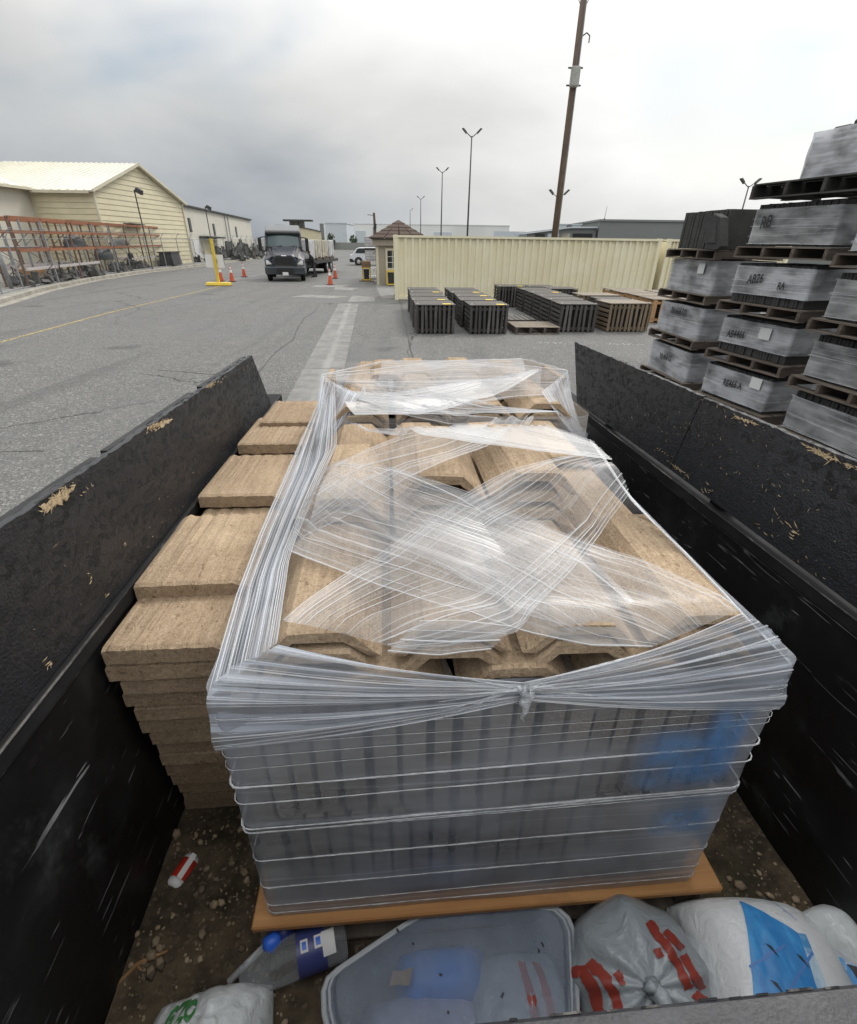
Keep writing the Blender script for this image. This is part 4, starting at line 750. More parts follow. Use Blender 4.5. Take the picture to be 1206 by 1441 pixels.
# ------------------------------------------------------------------ person beside the flatbed
def skin_figure(name, chains, mat, parent, sub=2):
    verts, edges, rad = [], [], []
    idx = {}
    def vid(p, r):
        k = tuple(round(c, 4) for c in p)
        if k not in idx: idx[k] = len(verts); verts.append(p); rad.append(r)
        return idx[k]
    for ch in chains:
        ids = [vid(p, r) for p, r in ch]
        edges += list(zip(ids, ids[1:]))
    me = bpy.data.meshes.new(name); me.from_pydata(verts, edges, []); me.materials.append(mat)
    o = put(name, me, parent); s = o.modifiers.new('skin', 'SKIN'); s.use_smooth_shade = True
    for i, r in enumerate(rad): me.skin_vertices[0].data[i].radius = (r, r) if not isinstance(r, tuple) else r
    me.skin_vertices[0].data[0].use_root = True
    d = o.modifiers.new('sub', 'SUBSURF'); d.levels = sub; d.render_levels = sub; return o
def person():
    g = G(443, 390); t = thing('person', 'person in black jacket and charcoal trousers leaning over papers beside the flatbed', 'person', (g.x, g.y, .0), R(25)); 
    pelvis = (0, 0, .92); chest = (-.13, -.06, 1.24); neck = (-.24, -.1, 1.42)
    ch = [[(pelvis, .145), ((-.05, -.02, 1.08), .135), (chest, .16), (neck, .06), ((-.27, -.12, 1.48), .055)]]
    for s, kn, ft in ((-1, (-.02, -.1 - .06, .5), (-.08, -.13, .09)), (1, (.06, .11, .5), (.16, .14, .09))):
        ch.append([(pelvis, .145), ((.0, s * .1, .84), .1), (kn, .072), (ft, .05), ((ft[0] - .17, ft[1], .05), .045)])
        el = (-.22, s * .26, 1.08); ha = (-.45, s * .1, 1.05)
        ch.append([(chest, .16), ((-.16, s * .2, 1.33), .075), (el, .052), (ha, .036), ((-.52, s * .08, 1.04), .03)])
        for k in range(4): ch.append([((-.52, s * .08, 1.04), .03), ((-.56, s * .08 + (k - 1.5) * .018, 1.035), .011), ((-.595, s * .07 + (k - 1.5) * .018, 1.02), .01)])
        ch.append([((-.52, s * .08, 1.04), .03), ((-.53, s * .04, 1.06), .011), ((-.56, s * .03, 1.065), .01)])
    skin_figure('body', ch, M['jacket'], t)
    tr_ = []
    for s, kn, ft in ((-1, (-.02, -.16, .5), (-.08, -.13, .1)), (1, (.06, .11, .5), (.16, .14, .1))): tr_.append([((0, 0, .93), .15), ((.0, s * .1, .84), .108), (kn, .082), (ft, .068)])
    skin_figure('trousers', tr_, M['trousers'], t)
    q = MB()
    def head(u, v):
        a, b = u * 6.2832, (v - .5) * math.pi; p = Vector((math.cos(a) * math.cos(b) * .1, math.sin(a) * math.cos(b) * .078, math.sin(b) * .125)); 
        if p.x < -.04: p.x *= 1 + .18 * math.exp(-((p.z + .01) / .03) ** 2) * math.exp(-(p.y / .02) ** 2)
        return p
    q.grid(head, 20, 14); h = put('head', q.data('head', M['skin'], True), t, (-.3, -.13, 1.57), (0, -.45, .2))
    q = MB(); q.grid(lambda u, v: head(u, .45 + v * .55) * 1.09 + Vector((.02, 0, .008)), 20, 8); put('hair', q.data('hair', M['hair'], True), h)
    q = MB()
    for s in (-1, 1): q.box((-.095, s * .03, .015), (.012, .022, .01)); q.box((0, s * .082, 0), (.03, .012, .05))
    q.box((-.092, 0, -.055), (.012, .04, .008)); put('face_detail', q.data('face_detail', M['hair']), h)
    for s, p in ((-1, (-.1, -.13)), (1, (.14, .14))): q = MB(); q.box((p[0] - .06, p[1], .045), (.29, .1, .09), None, (.8, .8)); bevel(q.build('shoe', M['black'], t), .02, 2)
    w = t.matrix_world @ Vector((-.6, 0, 1.08)); o = thing('clipboard', 'white papers held by the person beside the flatbed', 'papers', w, R(25)); q = MB(); q.box((0, 0, 0), (.22, .3, .012), Matrix.Rotation(.45, 3, 'Y')); q.build('board', M['cardboard'], o); q = MB(); q.box((.0, 0, .009), (.2, .27, .004), Matrix.Rotation(.45, 3, 'Y')); q.build('paper', M['paper'], o)
person()

# ------------------------------------------------------------------ gate booth, its neighbours, container
def booth():
    x0, y0, w, d, h = -3.35, 32.95, 2.75, 2.9, 2.12; t = thing('guard_booth', 'small taupe booth with brown tiled hip roof and white grid window', 'booth', (x0, y0, 0), .085)
    q = MB(); q.box((w / 2, d / 2, h / 2), (w, d, h)); q.build('wall', M['booth'], t)
    for x in (.05, w - .05):
        for yy in (-.012, d + .012): q = MB(); q.box((x, yy, h / 2), (.16, .05, h)); q.build('corner_board', M['cream_trim'], t)
    q = MB(); q.box((-.012, .06, h / 2), (.05, .14, h)); q.build('corner_board', M['cream_trim'], t)
    q = MB(); q.box((w / 2, d / 2, h + .17), (w + .42, d + .42, .32)); fa = q.build('fascia', M['booth'], t)
    q = MB(); q.box((w / 2, d / 2, h + .35), (w + .6, d + .6, .05)); q.build('eave', M['dark'], t)
    # tile courses
    n = 5; zr0, zr1 = h + .37, 3.42
    for k in range(n):
        f0, f1 = k / n, (k + 1) / n; s0, s1 = 1 - f0, 1 - f1; z0 = lerp(zr0, zr1, f0); z1 = lerp(zr0, zr1, f1)
        HX, HY = w / 2 + .34, d / 2 + .34; c = Vector((w / 2, d / 2, 0))
        for side in range(4):
            cs = [(-1, -1), (1, -1), (1, 1), (-1, 1)]; a, b = cs[side], cs[(side + 1) % 4]; m = 4 if k < 3 else 2 if k < 4 else 1
            for j in range(m):
                u0, u1 = j / m + .01, (j + 1) / m - .01
                def P(u, s, z): return c + Vector((lerp(a[0], b[0], u) * HX * s, lerp(a[1], b[1], u) * HY * s, z))
                e0, e1 = s0 + .03, max(s1 - .01, .02); q = MB(); pts = [P(u0, e0, z0), P(u1, e0, z0), P(u1, e1, z1), P(u0, e1, z1)]
                q.prism([p + Vector((0, 0, .0)) for p in pts], (0, 0, .07)); q.build('roof_tile', M['roof_brown'], t)
    # window in the front wall
    fx = 1.12; f = MB()
    for (cx_, cz, sx, sz) in ((fx, 1.93, 1.16, .12), (fx, .87, 1.16, .14), (fx - .52, 1.4, .12, .95), (fx + .52, 1.4, .12, .95)): f.box((cx_, -.035, cz), (sx, .07, sz))
    win = f.build('window', M['cream_trim'], t); g_ = MB(); g_.box((fx, -.012, 1.4), (.94, .02, .94)); g_.build('pane', M['glass'], win); g_ = MB()
    for k in (1, 2): g_.box((fx - .46 + k * .307, -.03, 1.4), (.025, .02, .94)); g_.box((fx, -.031, .93 + k * .31), (.94, .016, .025))
    g_.build('muntin', M['white'], win)
    q = MB(); q.box((-.05, 1.1, 1.0), (.04, .9, 2.0)); q.build('door', M['booth'], t); q = MB(); q.tube([(-.08, .5, 1.75), (-.2, .5, 1.78)], [.05, .1], 8); q.build('lamp', M['white'], t)
booth()
def tall_stack():
    t = thing('wrapped_stack', 'tall white wrapped stack on a white pallet left of the booth', 'wrapped pallet', (-4.12, 38.4, 0), .085)
    for z in (0.05, .55, 1.02): 
        for s in (-.5, 0, .5): q = MB(); q.box((s, 0, z + .05), (.1, 1.0, .1)); q.build('stringer', M['white'], t)
        q = MB(); q.box((0, 0, z + .12), (1.15, 1.05, .04)); q.build('deck_board', M['white'], t)
    for k in range(3): q = MB(); q.box((-.4 + .4 * k, -.45, .35), (.05, .04, .8)); q.build('slat', M['white'], t)
    for z, h in ((1.18, .62), (1.98, .66)):
        q = MB(); q.box((0, 0, z + h / 2), (1.1, 1.0, h)); bevel(q.build('wrapped_bundle', M['load_grey'], t), .03, 2)
        for j in range(4): q = MB(); q.box((0, 0, z + .08 + j * h / 4), (1.115, 1.015, .02)); q.build('wrap_fold', M['grey_metal'], t)
    q = MB(); q.box((0, 0, 1.87), (1.15, 1.05, .1)); q.build('spacer', M['dark'], t)
tall_stack()
def framed_bin(loc, lab, box):
    t = thing('framed_bin', lab, 'bin', loc, .085); w, h = .5, .72
    q = MB()
    for s in (-1, 1):
        for yy in (-.22, .22): q.box((s * w / 2, yy, h / 2 + .08), (.06, .06, h))
    for yy in (-.22, .22): q.box((0, yy, h + .08), (w + .06, .06, .06)); q.box((0, yy, .1), (w + .06, .06, .06))
    for s in (-1, 1): q.box((s * w / 2, 0, h + .08), (.06, .44, .06))
    q.build('frame', M['yellow'], t); q = MB(); q.tube([(0, 0, .1), (0, 0, .72)], [.17, .2], 14); q.build('can', M['dark'], t)
    if box:
        q = MB(); q.box((0, 0, .03), (.95, .7, .07)); q.build('base', M['crate_brown_side'], t)
        o = thing('cardboard_box', 'brown cardboard box resting on the yellow framed bin', 'box', Vector(loc) + Vector((0, 0, .84)), .1); q = MB(); q.box((0, 0, .17), (.6, .45, .34)); q.build('carton', M['cardboard'], o); q = MB(); q.box((0, 0, .345), (.62, .47, .02)); q.build('lid', M['cardboard'], o); q = MB(); q.box((0, -.24, .17), (.62, .012, .05)); q.build('tape', M['crate_brown'], o)
framed_bin((-4.35, 35.9, 0), 'yellow framed bin with a brown box on top, left of the booth', True); framed_bin((-2.45, 32.35, 0), 'yellow framed bin against the booth under its window', False)
def suv():
    t = thing('parked_suv', 'white car seen side-on behind the tall wrapped stack', 'car', (-9.0, 60.0, 0), .1)
    prof = [(0, .45), (0, .75), (.06, .98), (.35, 1.08), (.75, 1.6), (1.05, 1.7), (3.0, 1.72), (3.5, 1.12), (4.6, 1.0), (4.75, .8), (4.75, .42)]
    q = MB(); q.prism([(x, -.9, z) for x, z in prof], (0, 1.8, 0)); bevel(q.build('body', M['car_white'], t), .06, 3)
    q = MB(); q.prism([(x, -.92, z) for x, z in ((0, .3), (-.03, .62), (.3, .62), (.36, .5), (.42, .3))], (0, 1.84, 0)); q.build('bumper', M['black'], t)
    q = MB(); q.prism([(x, -.915, z) for x, z in ((.62, 1.16), (.86, 1.56), (1.1, 1.62), (2.9, 1.62), (3.3, 1.16))], (0, 1.83, 0)); q.build('side_window', M['glass'], t)
    q = MB(); q.prism([(-.005, -.8, .82), (-.005, .8, .82), (.05, .8, .95), (.05, -.8, .95)], (.02, 0, .0)); q.build('tail_lamp', M['dark'], t)
    ty, ri = wheel_data(.36, .22)
    for x in (.95, 3.8):
        for yy in (-.82, .82): q = MB(); w = put('wheel', ty, t, (x, yy, .36), (0, 0, R(90))); put('rim', ri, w)
        q = MB(); q.tube([(x, -.908, .36), (x, .908, .36)], .45, 20); q.build('wheel_arch', M['black'], t)
    v = thing('white_van', 'white van far down the road beside the tall stack', 'van', (-11.5, 100, 0), .1); q = MB(); q.prism([(x, -1, z) for x, z in ((0, .5), (0, 2.2), (3.6, 2.2), (4.2, 1.3), (5, 1.15), (5, .5))], (0, 2, 0)); bevel(q.build('body', M['car_white'], v), .08, 2); q = MB(); q.box((-.02, 0, 1.7), (.04, 1.5, .6)); q.build('window', M['glass'], v)
    for x in (1, 4):
        for yy in (-.9, .9): w = put('wheel', ty, v, (x, yy, .36), (0, 0, R(90))); put('rim', ri, w)
suv()
def container(loc, lab, rz, L=12.19):
    t = thing('shipping_container', lab, 'container', loc, rz, 'cream shipping containers'); Wd, H = 2.44, 2.62; q = MB()
    # corrugated side (trapezoid ribs)
    pit = L / 38; pts = []
    x = .14
    while x < L - .14 - .01:
        for f, dep in ((0, 0), (.30, 0), (.40, .07), (.90, .07), (1.0, 0)): 
            xx = min(x + f * pit, L - .14); pts.append((xx, dep))
        x += pit
    for side, yb in ((1, .05), (-1, Wd - .05)):
        n = len(q.v)
        for xx, dd in pts: q.v += [(xx, yb + side * dd, .16), (xx, yb + side * dd, H - .1)]
        for i in range(len(pts) - 1): a = n + 2 * i; q.face([a, a + 2, a + 3, a + 1])
    q.build('corrugated_wall', M['container'], t)
    q = MB(); q.box((L / 2, Wd / 2, H - .04), (L - .3, Wd - .16, .05)); q.build('roof', M['container'], t)
    q = MB()
    for yy in (.05, Wd - .05): q.box((L / 2, yy, .09), (L - .3, .1, .14)); q.box((L / 2, yy, H - .05), (L - .3, .09, .09))
    q.build('rail', M['container'], t)
    for x in (.08, L - .08):
        for yy in (.08, Wd - .08): q = MB(); q.box((x, yy, H / 2), (.16, .16, H - .2)); q.build('corner_post', M['container'], t); q = MB(); q.box((x, yy, .06), (.18, .18, .12)); q.box((x, yy, H - .05), (.18, .18, .12)); q.build('corner_casting', M['container'], t)
    for x in (.06, L - .06): q = MB(); q.box((x, Wd / 2, H / 2), (.04, Wd - .3, H - .2)); q.build('end_door', M['container'], t)
    q = MB(); q.tube([(L + .01, .5, .2), (L + .01, .5, H - .2)], .02, 6); q.build('lock_rod', M['grey_metal'], t)
    return t
CR = math.atan2(0.083, 0.996)
container((-1.69, 24.45, 0), 'long cream shipping container with ribbed side behind the crates', CR); container((-1.69 + 12.5 * math.cos(CR), 24.45 + 12.5 * math.sin(CR), 0), 'cream container end showing beyond the long container, by the wrapped stacks', CR, 6.06)

# ------------------------------------------------------------------ far buildings, masts, trees
def block(name, lab, cat, x0, x1, y, h, mat, depth=20, rz=0.0, bands=(), frame=True):
    t = thing(name, lab, cat, (x0, y, 0), rz); q = MB(); q.b2((0, 0, 0), (x1 - x0, depth, h)); q.build('wall', M[mat], t)
    q = MB(); q.b2((-.15, -.15, h), (x1 - x0 + .15, depth + .15, h + .25)); q.build('parapet', M[mat], t)
    for (a, b, z0, z1, mm) in bands: q = MB(); q.b2((a, -.12, z0), (b, 0.02, z1)); q.build('wall_panel', M[mm], t)
    return t
block('white_warehouse', 'large white warehouse with grey panels far down the road', 'warehouse', -44.5, 30, 222, 7.9, 'far_white', 40, -.02, ((0, 1.5, 0, 7.8, 'far_grey'), (5.0, 8.6, 1.2, 5.6, 'far_panel'), (14, 18, 1.2, 5.6, 'far_panel'), (21, 22, .5, 7, 'far_grey'), (30, 34, 1, 5.5, 'far_panel'), (45, 52, 1, 5.5, 'far_panel')))
b3 = thing('curved_roof_warehouse', 'cream warehouse with rounded roof edge behind the truck', 'warehouse', (-33.5, 120, 0)); q = MB(); n = 10
arc = [(9.6 * k / n, 4.9 - 1.05 * (k / n) ** 2) for k in range(n + 1)]
q.prism([(0, 0, 0)] + [(9.6, 0, 0)] + [(a, 0, b) for a, b in arc[::-1]], (-6, 24, 0)); q.build('wall', M['cream'], b3)
q = MB()
for (a, b), (c, d) in zip(arc, arc[1:]): q.bar((a, -.15, b + .04), (c, -.15, d + .04), .3, .14)
q.build('roof_edge', M['dark'], b3)
q = MB(); q.box((4.0, 4, 5.95), (6.2, 2, .35)); q.build('rooftop_frame', M['dark'], b3)
for k in range(3): q = MB(); q.box((2.6 + k * 1.1, 4, 5.2), (.75, 1.6, 1.3)); q.build('rooftop_unit', M['dark'], b3)
block('grey_shed', 'small pale grey building on the skyline right of the truck roof', 'building', -30.5, -24.5, 160, 6.4, 'far_panel', 15)
block('dark_grey_warehouse', 'long dark grey warehouse rising behind the container on the right', 'warehouse', 23.6, 62, 80, 5.15, 'far_grey', 30, -.05, ((0, 38, 2.6, 2.75, 'dark'),))
def ledge():
    t = thing('loading_shed', 'low grey shed with open bays and roof vents left of the dark warehouse', 'building', (13.6, 81, 0), -.02); q = MB(); q.prism([(0, 0, 0), (9.9, 0, 0), (9.9, 0, 4.3), (6, 0, 4.25), (0, 0, 3.5)], (0, 20, 0)); q.build('wall', M['far_grey'], t)
    q = MB(); q.bar((-.2, -.2, 3.62), (6, -.2, 4.36), .5, .16); q.bar((6, -.2, 4.36), (9.9, -.2, 4.42), .5, .16); q.build('roof_edge', M['far_panel'], t)
    for a, b, mm in ((1.2, 2.6, 'dark'), (3.0, 4.6, 'far_panel'), (5.0, 6.2, 'load_cream'), (6.6, 9.4, 'black')): q = MB(); q.b2((a, -.08, 2.7), (b, .02, 3.5 + .02 * a)); q.build('bay_opening', M[mm], t)
    for x in (5.3, 7.4): q = MB(); q.box((x, 2, 4.55), (1.1, 1.1, .4)); q.box((x, 2, 4.8), (1.4, 1.4, .1)); q.build('roof_vent', M['far_panel'], t)
    q = MB(); q.b2((-4, 8, 0), (1.0, 9, 3.9)); q.build('side_wing', M['far_panel'], t)
ledge()
far = thing('antenna', 'thin antenna rod on the dark grey warehouse roof', 'antenna', (24.3, 80.6, 5.4)); q = MB(); q.tube([(0, 0, 0), (.1, 0, 1.6)], [.04, .02], 5); q.build('rod', M['dark'], far); q = MB(); q.box((0, 0, .05), (.2, .2, .1)); q.build('mount', M['dark'], far)
sf = thing('screen_fence', 'long grey screened fence at the far end of the road', 'fence', (-31, 150, 0)); 
for k in range(9):
    q = MB(); q.b2((k * 1.5 + .04, 0, .05), (k * 1.5 + 1.46, .06, 1.75)); q.build('screen_panel', M['far_fence'], sf); q = MB(); q.b2((k * 1.5 - .04, -.05, 0), (k * 1.5 + .04, .1, 1.85)); q.build('post', M['grey_metal'], sf)
mast('tall twin-headed lamp pole nearest, behind the container', 3.72, 60, 11.5, (-1, 1), r=.11, group='twin-headed lamp poles'); mast('second tallest twin-headed lamp pole, left of the tallest', 1.35, 90, 11.6, (-1, 1), r=.12, group='twin-headed lamp poles')
mast('small far lamp pole above the booth roof', -3.0, 140, 11.3, (-1, 1), r=.13, group='twin-headed lamp poles'); mast('smallest farthest lamp pole on the skyline', -7.6, 190, 11.2, (1,), r=.14, group='twin-headed lamp poles')
mast('twin-headed lamp pole half hidden behind the timber pole', 11.9, 55, 6.2, (-1, 1), r=.08, group='twin-headed lamp poles'); mast('twin-headed lamp pole showing above the wrapped stacks', 29.6, 55, 7.3, (-1, 1), r=.1, group='twin-headed lamp poles')
def timber_pole():
    t = thing('utility_pole', 'tall timber utility pole with grey box rising beyond the container', 'utility pole', (6.76, 31, 0)); q = MB(); q.tube([(0, 0, 0), (0, 0, 7), (0, 0, 14)], [.2, .165, .13], 14); q.build('pole', M['pole_wood'], t, True)
    q = MB(); q.box((-.02, -.28, 9.4), (.42, .25, .75)); bx = bevel(q.build('grey_box', M['grey_box'], t), .02); q = MB(); q.box((-.02, -.415, 9.4), (.34, .02, .66)); q.build('door', M['grey_box'], bx); q = MB(); q.box((-.02, -.17, 9.75), (.7, .06, .06)); q.box((-.02, -.17, 9.1), (.7, .06, .06)); q.build('bracket', M['pole_metal'], t)
    q = MB(); q.tube([(.13, -.12, .2), (.13, -.12, 6), (.12, -.12, 13.8)], .03, 6); q.build('conduit', M['grey_metal'], t)
    q = MB(); q.tube([(.1, 0, 10.9), (.35, 0, 11.05), (.5, 0, 10.95), (.5, 0, 10.7)], .03, 6); q.build('hook_arm', M['pole_metal'], t); q = MB(); q.tube([(-.15, -.1, 12.0), (-.35, -.1, 12.3), (-.25, -.1, 12.6)], .015, 5); q.tube([(.15, -.1, 12.0), (.45, -.1, 12.6), (.3, -.1, 13.3)], .015, 5); q.build('loose_cable', M['black'], t)
    p2 = thing('utility_pole', 'short dark timber pole left of the booth roof', 'utility pole', (-10.1, 100, 0)); q = MB(); q.tube([(0, 0, 0), (-.25, 0, 6.6)], [.28, .2], 10); q.build('pole', M['pole_wood'], p2); q = MB(); q.box((-.1, -.25, 4.6), (.5, .3, .7)); q.build('box', M['dark'], p2); q = MB(); q.tube([(-.25, 0, 6.2), (-1.4, 0, 6.3)], .05, 5); q.build('arm', M['pole_metal'], p2)
timber_pole()
def tree(lab, x, y, h, w, seed):
    rr = random.Random(seed); t = thing('tree', lab, 'tree', (x, y, 0)); q = MB(); q.tube([(0, 0, 0), (0, 0, h * .4), (.1, 0, h * .85)], [.16, .12, .04], 7)
    for k in range(6): a = rr.uniform(0, 6.28); z = h * rr.uniform(.3, .7); q.tube([(0, 0, z), (math.cos(a) * w * .35, math.sin(a) * w * .35, z + h * .2)], [.06, .02], 5)
    q.build('trunk', M['bark'], t); q = MB()
    for k in range(900):
        a, b, r_ = rr.uniform(0, 6.28), rr.uniform(-1, 1), rr.random() ** .4; s = math.sqrt(1 - b * b); c = Vector((math.cos(a) * s * r_ * w / 2, math.sin(a) * s * r_ * w / 2, h * .58 + b * r_ * h * .42))
        if mnoise.noise(c * 1.3 + Vector((seed, 0, 0))) < -.2: continue
        e = Euler((rr.uniform(0, 3), rr.uniform(0, 3), rr.uniform(0, 3))).to_matrix(); z_ = rr.uniform(.12, .26)
        q.quad(c + e @ Vector((-z_, 0, 0)), c + e @ Vector((0, -z_ * .5, 0)), c + e @ Vector((z_, 0, 0)), c + e @ Vector((0, z_ * .5, .03)))
    q.build('crown', M['leaf'], t)
tree('small dark green tree right of the curved roof warehouse', -27.1, 149, 4.0, 2.2, 2); tree('small dark green tree before the white warehouse panels', -21.6, 152, 3.7, 2.2, 5); tree('low green bush-like tree beside the curved roof warehouse', -29.6, 149, 2.6, 3.0, 8)
# ------------------------------------------------------------------ slatted crates in front of the container
def slat_crate(name, label, W_, D_, H_, front, side, deck, nf=9, ns=6, tag_col=None, boards=5):
    t = thing(name, label, 'crate', (0, 0, 0), 0, 'slatted crates in rows before the container'); rnd = random.Random(nf * 31 + int(W_ * 100))
    fw_ = W_ / nf * .56; a = MB(); a.box((0, 0, H_ / 2), (fw_, .022, H_ - .03)); fd = a.data('slat', M[front])
    for i in range(nf):
        x = -W_ / 2 + fw_ / 2 + (W_ - fw_) * i / (nf - 1) + (rnd.uniform(-.015, .015) if 0 < i < nf - 1 else 0)
        put('slat', fd, t, (x, 0, 0), (0, rnd.uniform(-.03, .03), 0)); 
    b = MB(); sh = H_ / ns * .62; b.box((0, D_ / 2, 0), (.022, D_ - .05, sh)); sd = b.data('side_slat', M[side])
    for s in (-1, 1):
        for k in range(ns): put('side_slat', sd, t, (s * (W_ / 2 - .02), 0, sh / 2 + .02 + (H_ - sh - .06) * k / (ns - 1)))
    for z in (.1, H_ - .1): q = MB(); q.box((0, .035, z), (W_ - .08, .04, .08)); q.build('frame_bar', M[side], t)
    for x in (-W_ / 2 + .06, W_ / 2 - .06):
        for yy in (.09, D_ - .06): q = MB(); q.box((x, yy, H_ / 2), (.06, .06, H_ - .06)); q.build('frame_post', M[side], t)
    q = MB(); q.box((0, D_ * .5, H_ * .5), (W_ - .2, D_ * .75, H_ - .14)); q.build('inner_stack', M['black'], t)
    for k in range(boards): q = MB(); w = D_ / boards; q.box((0, w * (k + .5) - .01, H_ + .005 + rnd.uniform(0, .006)), (W_ + .03, w - .012, .025)); q.build('deck_board', M[deck], t)
    if tag_col:
        q = MB(); q.box((tag_col[0] * W_, .14, H_ + .026), (.24, .22, .006)); q.build('tag', M[tag_col[1]], t)
    for x in (-W_ * .46, W_ * .44): q = MB(); q.box((x, .05, H_ + .03), (.03, .04, .04)); q.build('clip', M['white'], t)
    return t
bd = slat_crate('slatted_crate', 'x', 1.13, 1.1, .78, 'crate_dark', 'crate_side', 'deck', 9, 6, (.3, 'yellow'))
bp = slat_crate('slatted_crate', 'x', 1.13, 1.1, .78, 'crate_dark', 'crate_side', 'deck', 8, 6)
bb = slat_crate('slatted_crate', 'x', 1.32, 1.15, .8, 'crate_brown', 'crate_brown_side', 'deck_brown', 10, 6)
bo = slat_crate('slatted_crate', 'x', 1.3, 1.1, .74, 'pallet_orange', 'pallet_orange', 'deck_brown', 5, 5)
ORD = ['front', 'second', 'third', 'fourth', 'fifth', 'sixth']
used = set()
def place(proto, x, y, label, rz=CR):
    o = proto if proto.name not in used else copy_tree(proto); used.add(proto.name); o.location = (x, y, 0.002); o.rotation_euler = (0, 0, rz); o['label'] = label
    return o
rr = random.Random(12)
def crate_row(proto, x, y, n, step, what):
    for k in range(n):
        p = proto if not isinstance(proto, list) else proto[k % len(proto)]
        place(p, x - .083 * step * k + rr.uniform(-.06, .06), y + step * k + rr.uniform(-.03, .03), '%s crate from the front in %s' % (ORD[k], what) if k else 'front crate of %s' % what, CR + rr.uniform(-.03, .03))
crate_row([bd, bd, bp, bd, bp], .12, 15.15, 5, 1.24, 'the leftmost dark row'); crate_row([bd, bd, bd, bd, bp], 1.64, 15.28, 5, 1.24, 'the second dark row from the left')
crate_row([bp, bp, bp, bd, bp], 4.5, 15.85, 5, 1.22, 'the dark row right of the flat pallet'); crate_row([bb, bp, bb], 6.15, 16.05, 3, 1.24, 'the right row, whose front crate is brown')
place(bp, 4.6, 22.3, 'dark slatted crate standing apart close to the container, behind the middle row'); place(bd, 3.35, 22.2, 'dark crate against the container at the far end of the middle row'); place(bp, 5.3, 21.4, 'low dark crate between the middle and right rows')
crate_row(bo, 8.3, 18.2, 4, 1.2, 'the orange-brown row by the wrapped stacks'); crate_row(bo, 9.75, 18.6, 3, 1.2, 'the far right orange-brown row half hidden by wrapped stacks')

def pallet_parts(t, Lx, Ly, stringer, deck, h=.14, nd=5, ns=3, base=True, z0=0.0, axis='y', over=0.0):
    """stringers run along x, boards along y (axis 'y'), or the other way round"""
    def B(cx, cy, cz, sx, sy, sz, nm, mt):
        m = MB(); m.box((0, 0, 0), (sx, sy, sz) if axis == 'y' else (sy, sx, sz)); put(nm, m.data(nm, mt), t, (cx, cy, cz) if axis == 'y' else (cy, cx, cz))
    for i in range(ns): B(0, -Ly / 2 + .03 + (Ly - .06) * i / (ns - 1), z0 + .02 + (h - .04) / 2, Lx, .05, h - .042, 'stringer', stringer)
    for i in range(nd): w = Lx / nd; B(-Lx / 2 + w * (i + .5), 0, z0 + h - .009, w * .82, Ly + over, .018, 'deck_board', deck)
    if base:
        for i in range(3): B(-Lx / 2 + .06 + (Lx - .12) * i / 2, 0, z0 + .01, .12, Ly, .018, 'base_board', deck)
t = thing('flat_pallet', 'single flat brown pallet lying on the asphalt between dark crates', 'pallet', (3.13, 15.95, .002), CR); pallet_parts(t, 1.2, 1.35, M['pallet_old_x'], M['deck_brown'], .2, 6, 4, axis='x')
t = thing('flat_pallet', 'low dark pallet lying behind the single flat brown pallet', 'pallet', (2.95, 18.0, .002), CR); pallet_parts(t, 1.1, 1.2, M['crate_side'], M['deck'], .13, 6, 3)

# ------------------------------------------------------------------ stacked wrapped roof-tile pallets on the right
def tile_slab_row(L, D_, H_, n, mat, seed, top=0.0, bot=0.0):
    """n tiles stood on end along y; real gaps and uneven edges"""
    r_ = random.Random(seed); q = MB(); p = L / n
    for i in range(n):
        j = r_.uniform(-.012, .012); q.box((D_ / 2 + j + .012, -L / 2 + p * (i + .5), H_ / 2), (D_ - .02, p * .8, H_ - .006 + r_.uniform(-.008, .006)))
    return q.data('roof_tiles', mat)
def loop_film(q, x0, x1, y0, y1, z0, z1, rad=.06, nz=6, bulge=.02, seed=0, seg=10):
    """closed wrap round a box; UV in metres"""
    pts = []
    for cx_, cy_, a0 in ((x1 - rad, y1 - rad, 0), (x0 + rad, y1 - rad, 90), (x0 + rad, y0 + rad, 180), (x1 - rad, y0 + rad, 270)):
        for k in range(5): a = R(a0 + 22.5 * k); pts.append((cx_ + rad * math.cos(a), cy_ + rad * math.sin(a)))
    P = []
    for i in range(len(pts)):
        a, b = Vector(pts[i]), Vector(pts[(i + 1) % len(pts)]); n = max(1, int((b - a).length / .12))
        for k in range(n): P.append(a.lerp(b, k / n))
    P.append(P[0]); L = [0]
    for a, b in zip(P, P[1:]): L.append(L[-1] + (b - a).length)
    st = len(q.v); c = Vector(((x0 + x1) / 2, (y0 + y1) / 2)); N = len(P)
    for j in range(nz + 1):
        z = lerp(z0, z1, j / nz)
        for i, p in enumerate(P):
            w = bulge * (mnoise.noise(Vector((p.x * 4, p.y * 4 + seed, z * 7))) * .5); d = (p - c).normalized()
            q.v.append((p.x + d.x * w, p.y + d.y * w, z + (.012 * mnoise.noise(Vector((p.x * 3, p.y * 3, seed + j))) if j in (0, nz) else 0)))
    for j in range(nz):
        za, zb = lerp(z0, z1, j / nz), lerp(z0, z1, (j + 1) / nz)
        for i in range(N - 1):
            a = st + j * N + i; q.face([a, a + 1, a + N + 1, a + N], [(L[i] + seed, za), (L[i + 1] + seed, za), (L[i + 1] + seed, zb), (L[i] + seed, zb)])
    return q
